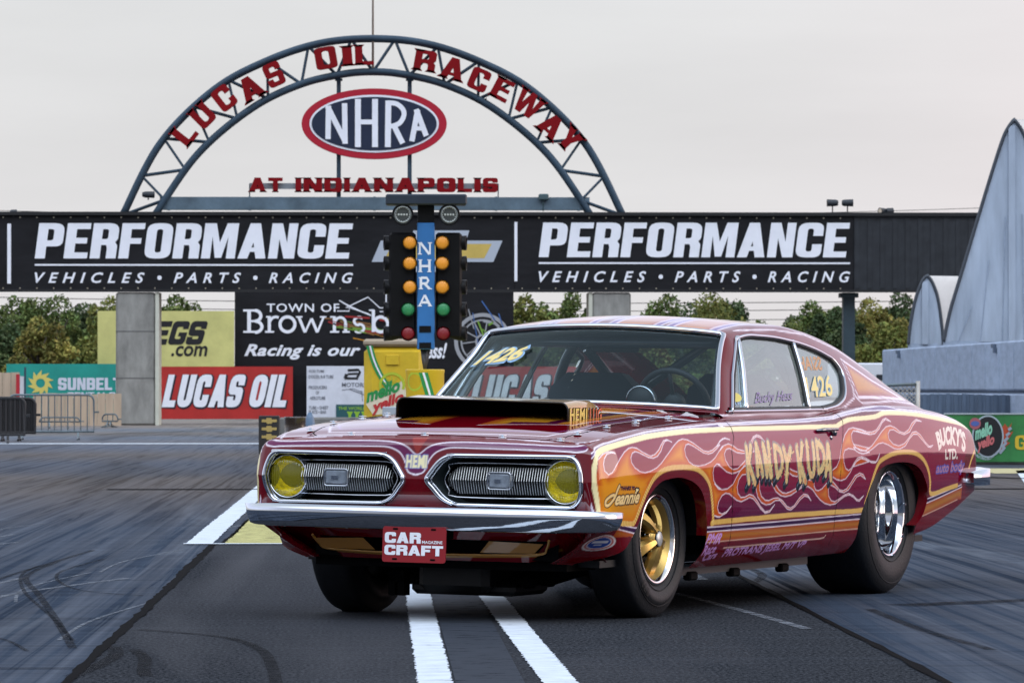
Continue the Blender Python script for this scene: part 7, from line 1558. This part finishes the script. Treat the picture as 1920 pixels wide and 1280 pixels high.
# --- lettering on the glass
YELT = mat('glass_yellow', (.78,.62,.24), .5); BLT = mat('glass_blue_edge', (.25,.42,.62), .5); VT = mat('glass_violet', (.22,.16,.34), .5)
def ws_pt(u, v, lift=.006):
    """windscreen: u across from the car's right (-1..1), v from base to top"""
    x0_ = WS_X0 + (WS_X1-WS_X0)*v; i = np.argmin(np.abs(GX-x0_)); y = u*(float(g_yr(GX[i]))-.03); p = g_at(i, y); return (p[0]+lift*.6, p[1], p[2]+lift*.5)
for mm, of_, lf in ((BLT, .10, .005), (YELT, .035, .008)):
    V, T = text2d('1426', offset=of_ if of_ < .09 else .06, shear=.35); e = .02 if mm is BLT else 0
    b = MB(); b.add([ws_pt(-.92 - e + (.42+2*e)*u, .50 - e + (.19+2*e)*v + .02*u, lf) for u, v in V], T); cpart(b.build('race_number', mm, None))
def gtext(s_, Q, mm, sg=1, inset=-.002, **k):
    V, T = text2d(s_, **k); TL, TR, BR, BL = [np.array(q) for q in Q]; b = MB()
    P = [(BL*(1-u) + BR*u)*(1-v) + (TL*(1-u) + TR*u)*v for u, v in V]; b.add([gl_pt(p[0], p[1], sg, inset+.008) for p in P], T); cpart(b.build('window_lettering', mm, None))
gtext('Bucky Hess', GLS['sig'], VT, shear=.35)
gtext('1426', GLS['n1426'], BLT, inset=-.001, offset=.05, shear=-.15); gtext('1426', GLS['n1426'], YELT, inset=-.003, offset=.02, shear=-.15)
V, T = text2d('SS/AH', offset=.03); TL, TR, BR, BL = [np.array(q) for q in GLS['ssah']]; b = MB(); b.add([gl_pt(*((BL*u + BR*(1-u))*(1-v) + (TL*u + TR*(1-u))*v), 1, .009) for u, v in V], T); cpart(b.build('window_lettering', mat('glass_orange', (.50,.26,.12), .5), None))
lx, lz = GLS['lemon'][0]; b = MB(); b.add([gl_pt(x, z, 1, .006) for x, z in ellipse(lx, lz, .075, .022, 24)], [tuple(range(24))]); cpart(b.build('yellow_sticker', mat('sticker_yellow', (.65,.55,.12), .5), None))
px_, pz_ = GLS['phil'][0]; V, T = text2d('PHIL 4:1', offset=.02); b = MB(); b.add([gl_pt(px_ - .10*u, pz_ - .01 + .018*v, 1, .006) for u, v in V], T); cpart(b.build('window_lettering', BLT, None))
# --- interior
INT = mat('interior_black', (.012,.013,.015), .6); CAGE = mat('cage_dark', (.05,.06,.07), .25, metal=.3, coat=.4)
b = MB(); b.box(-3.5, .5, -.70, .70, .24, .27); b.box(-.98, -.66, -.68, .68, .50, .885); b.box(-.60, -.56, -.70, .70, .27, .80); cpart(b.build('dashboard', INT, None))
b = MB(); b.box(-3.4, -2.5, -.62, .62, .28, .72); cpart(b.build('rear_shelf', INT, None))
for sg in (1, -1):
    b = MB(); b.add([(-1.55, sg*.36-.22, .45), (-1.55, sg*.36+.22, .45), (-1.78, sg*.36+.22, 1.0), (-1.80, sg*.36+.14, 1.07), (-1.80, sg*.36-.14, 1.07), (-1.78, sg*.36-.22, 1.0), (-1.66, sg*.36-.22, .45), (-1.66, sg*.36+.22, .45), (-1.88, sg*.36+.22, 1.0), (-1.9, sg*.36+.14, 1.06), (-1.9, sg*.36-.14, 1.06), (-1.88, sg*.36-.22, 1.0)],
        [(0,1,2,3,4,5), (6,11,10,9,8,7), (0,5,11,6), (1,7,8,2), (2,8,9,3), (3,9,10,4), (4,10,11,5)]); b.box(-1.55, -1.05, sg*.36-.24, sg*.36+.24, .30, .46, bev=.03); cpart(auto_smooth(b.build('seat', mat('seat_cover', (.018,.026,.045), .7, var=.2, vscale=12), None), 40))
def cage(P, r=.024): b = MB(); b.tube(P, r, 10); cpart(b.build('roll_cage_bar', CAGE, None, True))
cage(smooth_line([(-1.95, .66, .3), (-1.95, .63, .95), (-1.95, .52, 1.22), (-1.95, .40, 1.255), (-1.95, 0, 1.265), (-1.95, -.40, 1.255), (-1.95, -.52, 1.22), (-1.95, -.63, .95), (-1.95, -.66, .3)], 4))
for sg in (1, -1):
    cage(smooth_line([(-.80, sg*.66, .45), (-.86, sg*.66, .86), (-1.16, sg*.565, 1.20), (-1.3, sg*.53, 1.235), (-1.95, sg*.50, 1.235)], 4)); cage([(-1.95, sg*.48, 1.20), (-3.0, sg*.45, .62)]); cage([(-.85, sg*.68, .50), (-1.95, sg*.66, .80)])
cage([(-1.95, .50, 1.20), (-1.95, -.58, .45)]); cage([(-1.95, -.6, .72), (-1.95, .6, .72)], .02); cage([(-1.16, .55, 1.21), (-1.16, -.55, 1.21)]); cage([(-.88, .64, .86), (-.88, -.64, .86)], .02)
cage([(-1.2, .50, 1.22), (-1.93, -.45, .80)], .02)
M = T3(-1.10, .36, .93) @ RY(-1.15); b = MB(); b.tube([tuple(M @ Vector((.17*math.cos(a), .17*math.sin(a), 0))) for a in np.linspace(0, math.tau, 32, endpoint=False)], .014, 8, closed=True); b.cyl(.05, -.02, .02, 20, M)
for a in (0, 2.1, 4.2): b.tube([tuple(M @ Vector((.05*math.cos(a), .05*math.sin(a), 0))), tuple(M @ Vector((.165*math.cos(a), .165*math.sin(a), 0)))], .009, 6)
cpart(b.build('steering_wheel', INT, None, True))
M = T3(-.86, .30, .945) @ RY(-1.45); b = MB(); b.lathe([(0, .05), (.055, .05), (.068, .02), (.07, -.02), (0, -.02)], 28, M); tach = cpart(b.build('tachometer', INT, None, True)); b = MB(); b.lathe([(.066, -.021), (.071, -.024), (.072, -.014)], 28, M); b.build('bezel', CHROME, tach, True)
b = MB(); b.box(-1.22, -1.20, -.11, .13, 1.165, 1.225, bev=.008); cpart(b.build('rear_view_mirror', INT, None))
# roof lining and lower door trims keep the cabin dark
b = MB(); b.add([(x, y, float(np.interp(-x, -GX, [0]*0 or g_zc(GX)))-.035 - .04*(y/.6)**2) for x in np.linspace(-1.10, -2.40, 20) for y in np.linspace(-.56, .56, 12)], [(i*12+j, i*12+j+1, (i+1)*12+j+1, (i+1)*12+j) for i in range(19) for j in range(11)]); cpart(b.build('headlining', INT, None, True))
for sg in (1, -1): b = MB(); b.box(-2.4, -.6, sg*.70-.01, sg*.70+.01, .3, .885); cpart(b.build('door_trim', INT, None))
b = MB(); b.add([(-.62, -.78, .25), (-.62, .78, .25), (-.62, .78, .84), (-.62, -.78, .84)], [(0, 1, 2, 3)]); cpart(b.build('firewall', UNDER, None))
# --- chassis seen below
b = MB(); b.box(-3.6, .62, -.60, .60, .225, .26); cpart(b.build('floor_pan', UNDER, None))
b = MB(); b.box(-.30, .50, -.17, .17, .115, .26, bev=.03); b.box(.05, .42, -.24, .26, .10, .16, bev=.02); cpart(b.build('oil_pan', mat('pan_dark', (.006,.006,.0065), .45, metal=.2, var=.4, vscale=9), None))
b = MB(); b.tube([(.10, -.58, .26), (.12, -.3, .17), (.12, .3, .17), (.10, .58, .26)], .032, 8); b.tube([(.3, -.30, .16), (.3, .0, .135), (.3, .3, .16)], .025, 8); cpart(b.build('cross_member', UNDER, None, True))
b = MB(); b.box(.36, .42, -.30, -.27, .09, .18); b.box(.36, .42, -.345, -.315, .09, .18); b.box(.36, .42, -.345, -.27, .15, .2); cpart(b.build('tow_bracket', UNDER, None))
for sg in (1, -1):
    b = MB(); b.tube([(.25, sg*.22, .30), (.05, sg*.40, .24), (-.20, sg*.46, .17), (-.55, sg*.47, .15)], [.045, .05, .055, .055], 12); cpart(b.build('exhaust_collector', mat('exhaust_steel', (.10,.09,.08), .4, metal=.7, var=.4, vscale=12), None, True))
    b = MB(); b.tube([(0, sg*.30, .24), (0, sg*.56, .30)], .022, 8); b.tube([(.05, sg*.34, .30), (.02, sg*.52, .38)], .018, 8); cpart(b.build('control_arm', UNDER, None, True))
    b = MB(); b.box(-1.95, -.42, sg*.66-.03, sg*.66+.03, .175, .225); cpart(b.build('frame_rail', mat('rail_grey_dark', (.05,.055,.06), .5, metal=.4), None))
    for x in (-.52, -1.02, -1.62): b = MB(); b.box(x-.05, x+.04, sg*.69-.02, sg*.69+.02, .150, .19, bev=.008); cpart(b.build('frame_bracket', UNDER, None))
b = MB(); b.tube([(-2.743, -.50, .385), (-2.743, -.15, .385), (-2.743, 0, .385), (-2.743, .15, .385), (-2.743, .50, .385)], [.05, .05, .14, .05, .05], 12); cpart(b.build('rear_axle', UNDER, None, True), False)
# --- wheels (they stand square on the ground)
RUB = mat('tyre_rubber', (.0095, .011, .014), .58, var=.22, vscale=14, bump=.12, bscale=90, spec=.35)
GOLDM = mat('wheel_gold', (.58, .39, .12), .36, metal=.85, var=.06, vscale=5); WLIP = mat('polished_lip', (.82,.82,.80), .12, metal=1.); BRK = mat('brake_dark', (.05,.05,.05), .45, metal=.6)
def tyre(r, rr_, w_, name, parent, M, bulge=.018):
    h = w_/2; pr = [(rr_-.012, -h*.78), (rr_+.004, -h*.90), (rr_+.03, -h*.99-bulge*.4), ((rr_+r)/2, -h-bulge), (r-.045, -h-bulge*.2), (r-.016, -h*.90), (r-.004, -h*.76), (r, -h*.45), (r, h*.45), (r-.004, h*.76), (r-.016, h*.90), (r-.045, h+bulge*.2), ((rr_+r)/2, h+bulge), (rr_+.03, h*.99+bulge*.4), (rr_+.004, h*.90), (rr_-.012, h*.78)]
    P = smooth_line(pr, 4); b = MB(); b.lathe([tuple(p) for p in P], 96, M)
    # flat where it meets the track
    V = np.array(b.V); zb = .006; k = V[:, 2] < zb; V[k, 2] = zb*.15 + V[k, 2]*0; b.V = [tuple(v) for v in V]
    o = b.build(name, RUB, parent, True)
    b = MB()
    for rad, hh in ((r-.05, h+bulge*.35), (rr_+.028, h*.99+bulge*.55)): b.tube([tuple(M @ Vector((rad*math.cos(a), rad*math.sin(a), hh))) for a in np.linspace(0, math.tau, 80, endpoint=False)], .0022, 5, closed=True)
    b.build('sidewall_rib', RUB, o, True)
    return o
def front_wheel(sg):
    yc_ = .655 if sg > 0 else -.685; w_ = .21; r, rr_ = .342, .196
    M = T3(0, yc_, r) @ RX(-sg*math.pi/2)
    ty = tyre(r, rr_, w_, 'front_tyre', car, M)
    h = w_/2
    if sg > 0:
        V, T = text2d('8/33'); b = MB(); b.add([tuple(M @ Vector(((.250+.040*v)*math.cos(1.02-.30*u), (.250+.040*v)*math.sin(1.02-.30*u), h+.0195-.004*abs(v-.5)))) for u, v in V], T); b.build('chalk_mark', mat('chalk_dark', (.004,.004,.004), .7), ty)
    b = MB(); b.lathe([(rr_-.046, h*.50), (rr_-.045, h*.56), (rr_-.042, h*.62), (rr_-.022, h*.83)], 72, M); rim = b.build('front_rim', GOLDM, car, True)
    b = MB(); b.lathe([(rr_-.010, -h*.8), (rr_-.020, -h*.6), (rr_-.026, 0), (rr_-.030, h*.40), (rr_-.046, h*.50)], 72, M); b.build('rim_barrel', mat('barrel_black', (.004,.004,.004), .6, spec=.15), rim, True)
    b = MB(); b.lathe([(rr_-.021, h*.83), (rr_-.012, h*.97), (rr_+.004, h*1.0), (rr_+.007, h*.94), (rr_-.006, h*.84)], 72, M); b.build('rim_lip', WLIP, rim, True)
    # five broad twisted spokes
    for k in range(5):
        a0 = k*math.tau/5 + .30; V = []; F = []; ns = 10
        for i in range(ns+1):
            f = i/ns; rad = .036 + (rr_-.040-.036)*f; ww = .024 + .030*f**1.2; hgt = h*(1.0 - .10*f - .34*f*f)
            sw = .30*f*f*.5
            for u, dz in ((-1, -.016), (-.55, .004), (.55, .010), (1, -.006), (1, -.03), (-1, -.034)):
                aa = a0 + sw + u*ww/max(rad, .05)*.72; V.append(tuple(M @ Vector((rad*math.cos(aa), rad*math.sin(aa), hgt + dz))))
        for i in range(ns):
            for j in range(6): F.append((i*6+j, i*6+(j+1) % 6, (i+1)*6+(j+1) % 6, (i+1)*6+j))
        o = mesh('spoke', V, F, GOLDM, rim); auto_smooth(o, 30)
    b = MB(); b.lathe([(.058, h*.40), (.052, h*.82), (.040, h*1.0), (.0, h*1.0)], 32, M); b.build('hub', GOLDM, rim, True)
    b = MB(); b.lathe([(.033, h*1.0), (.033, h*1.07), (.028, h*1.10), (0, h*1.105)], 32, M); b.build('centre_cap', mat('cap_pale', (.55,.57,.56), .3, metal=.4), rim, True)
    b = MB(); b.lathe([(.034, h*.99), (.037, h*1.03), (.034, h*1.06)], 32, M); b.build('cap_ring', INT, rim, True)
    for k in range(5):
        a = k*math.tau/5 + .30 + math.pi/5; b = MB(); b.cyl(.007, h*.1, h*.86, 10, M @ T3(.062*math.cos(a), .062*math.sin(a), 0)); b.cyl(.011, h*.4, h*.68, 8, M @ T3(.062*math.cos(a), .062*math.sin(a), 0)); b.build('wheel_stud', CHROME, rim)
    b = MB(); b.cyl(.0045, h*.5, h*.86, 8, M @ T3(.172, .02, 0)); b.build('valve', INT, rim)
    if sg > 0: b = MB(); b.cyl(.125, -h*.2, -h*.08, 40, M); b.cyl(.150, -h*.4, -h*.3, 40, M); b.cyl(.06, -h*.1, h*.30, 24, M); b.build('brake_disc', BRK, rim)
    else: b = MB(); b.cyl(.055, -h*.5, h*.3, 24, M); b.build('brake_hub', BRK, rim)
def rear_wheel(sg):
    w_ = .345; yc_ = sg*.645; r, rr_ = .388, .204; M = T3(-2.743, yc_, r) @ RX(-sg*math.pi/2); h = w_/2
    ty = tyre(r, rr_, w_, 'rear_tyre', car, M, .014)
    b = MB(); b.lathe([(rr_-.016, h*.80), (rr_-.020, h*.55), (rr_-.026, h*.50), (rr_-.030, h*.10), (rr_-.045, h*.04), (rr_-.052, -h*.20), (rr_-.075, -h*.26), (.085, -h*.26), (.085, h*.02), (.075, h*.06), (0, h*.06)], 80, M); rim = b.build('rear_rim', mat('polished_rim', (.80,.82,.84), .06, metal=1.), car, True); auto_smooth(rim, 40)
    b = MB(); b.lathe([(rr_-.018, h*.80), (rr_-.010, h*.93), (rr_+.003, h*.98), (rr_+.010, h*.93), (rr_+.004, h*.84)], 80, M); b.build('rim_lip', CHROME, rim, True)
    for k in range(8): a = k*math.tau/8 + .2; b = MB(); b.cyl(.006, h*.88, h*1.01, 8, M @ T3((rr_+.004)*math.cos(a), (rr_+.004)*math.sin(a), 0)); b.build('rim_bolt', CHROME, rim)
    for k in range(5): a = k*math.tau/5; b = MB(); b.cyl(.010, h*.06, h*.18, 8, M @ T3(.055*math.cos(a), .055*math.sin(a), 0)); b.build('wheel_nut', CHROME, rim)
for sg in (1, -1): front_wheel(sg); rear_wheel(sg)
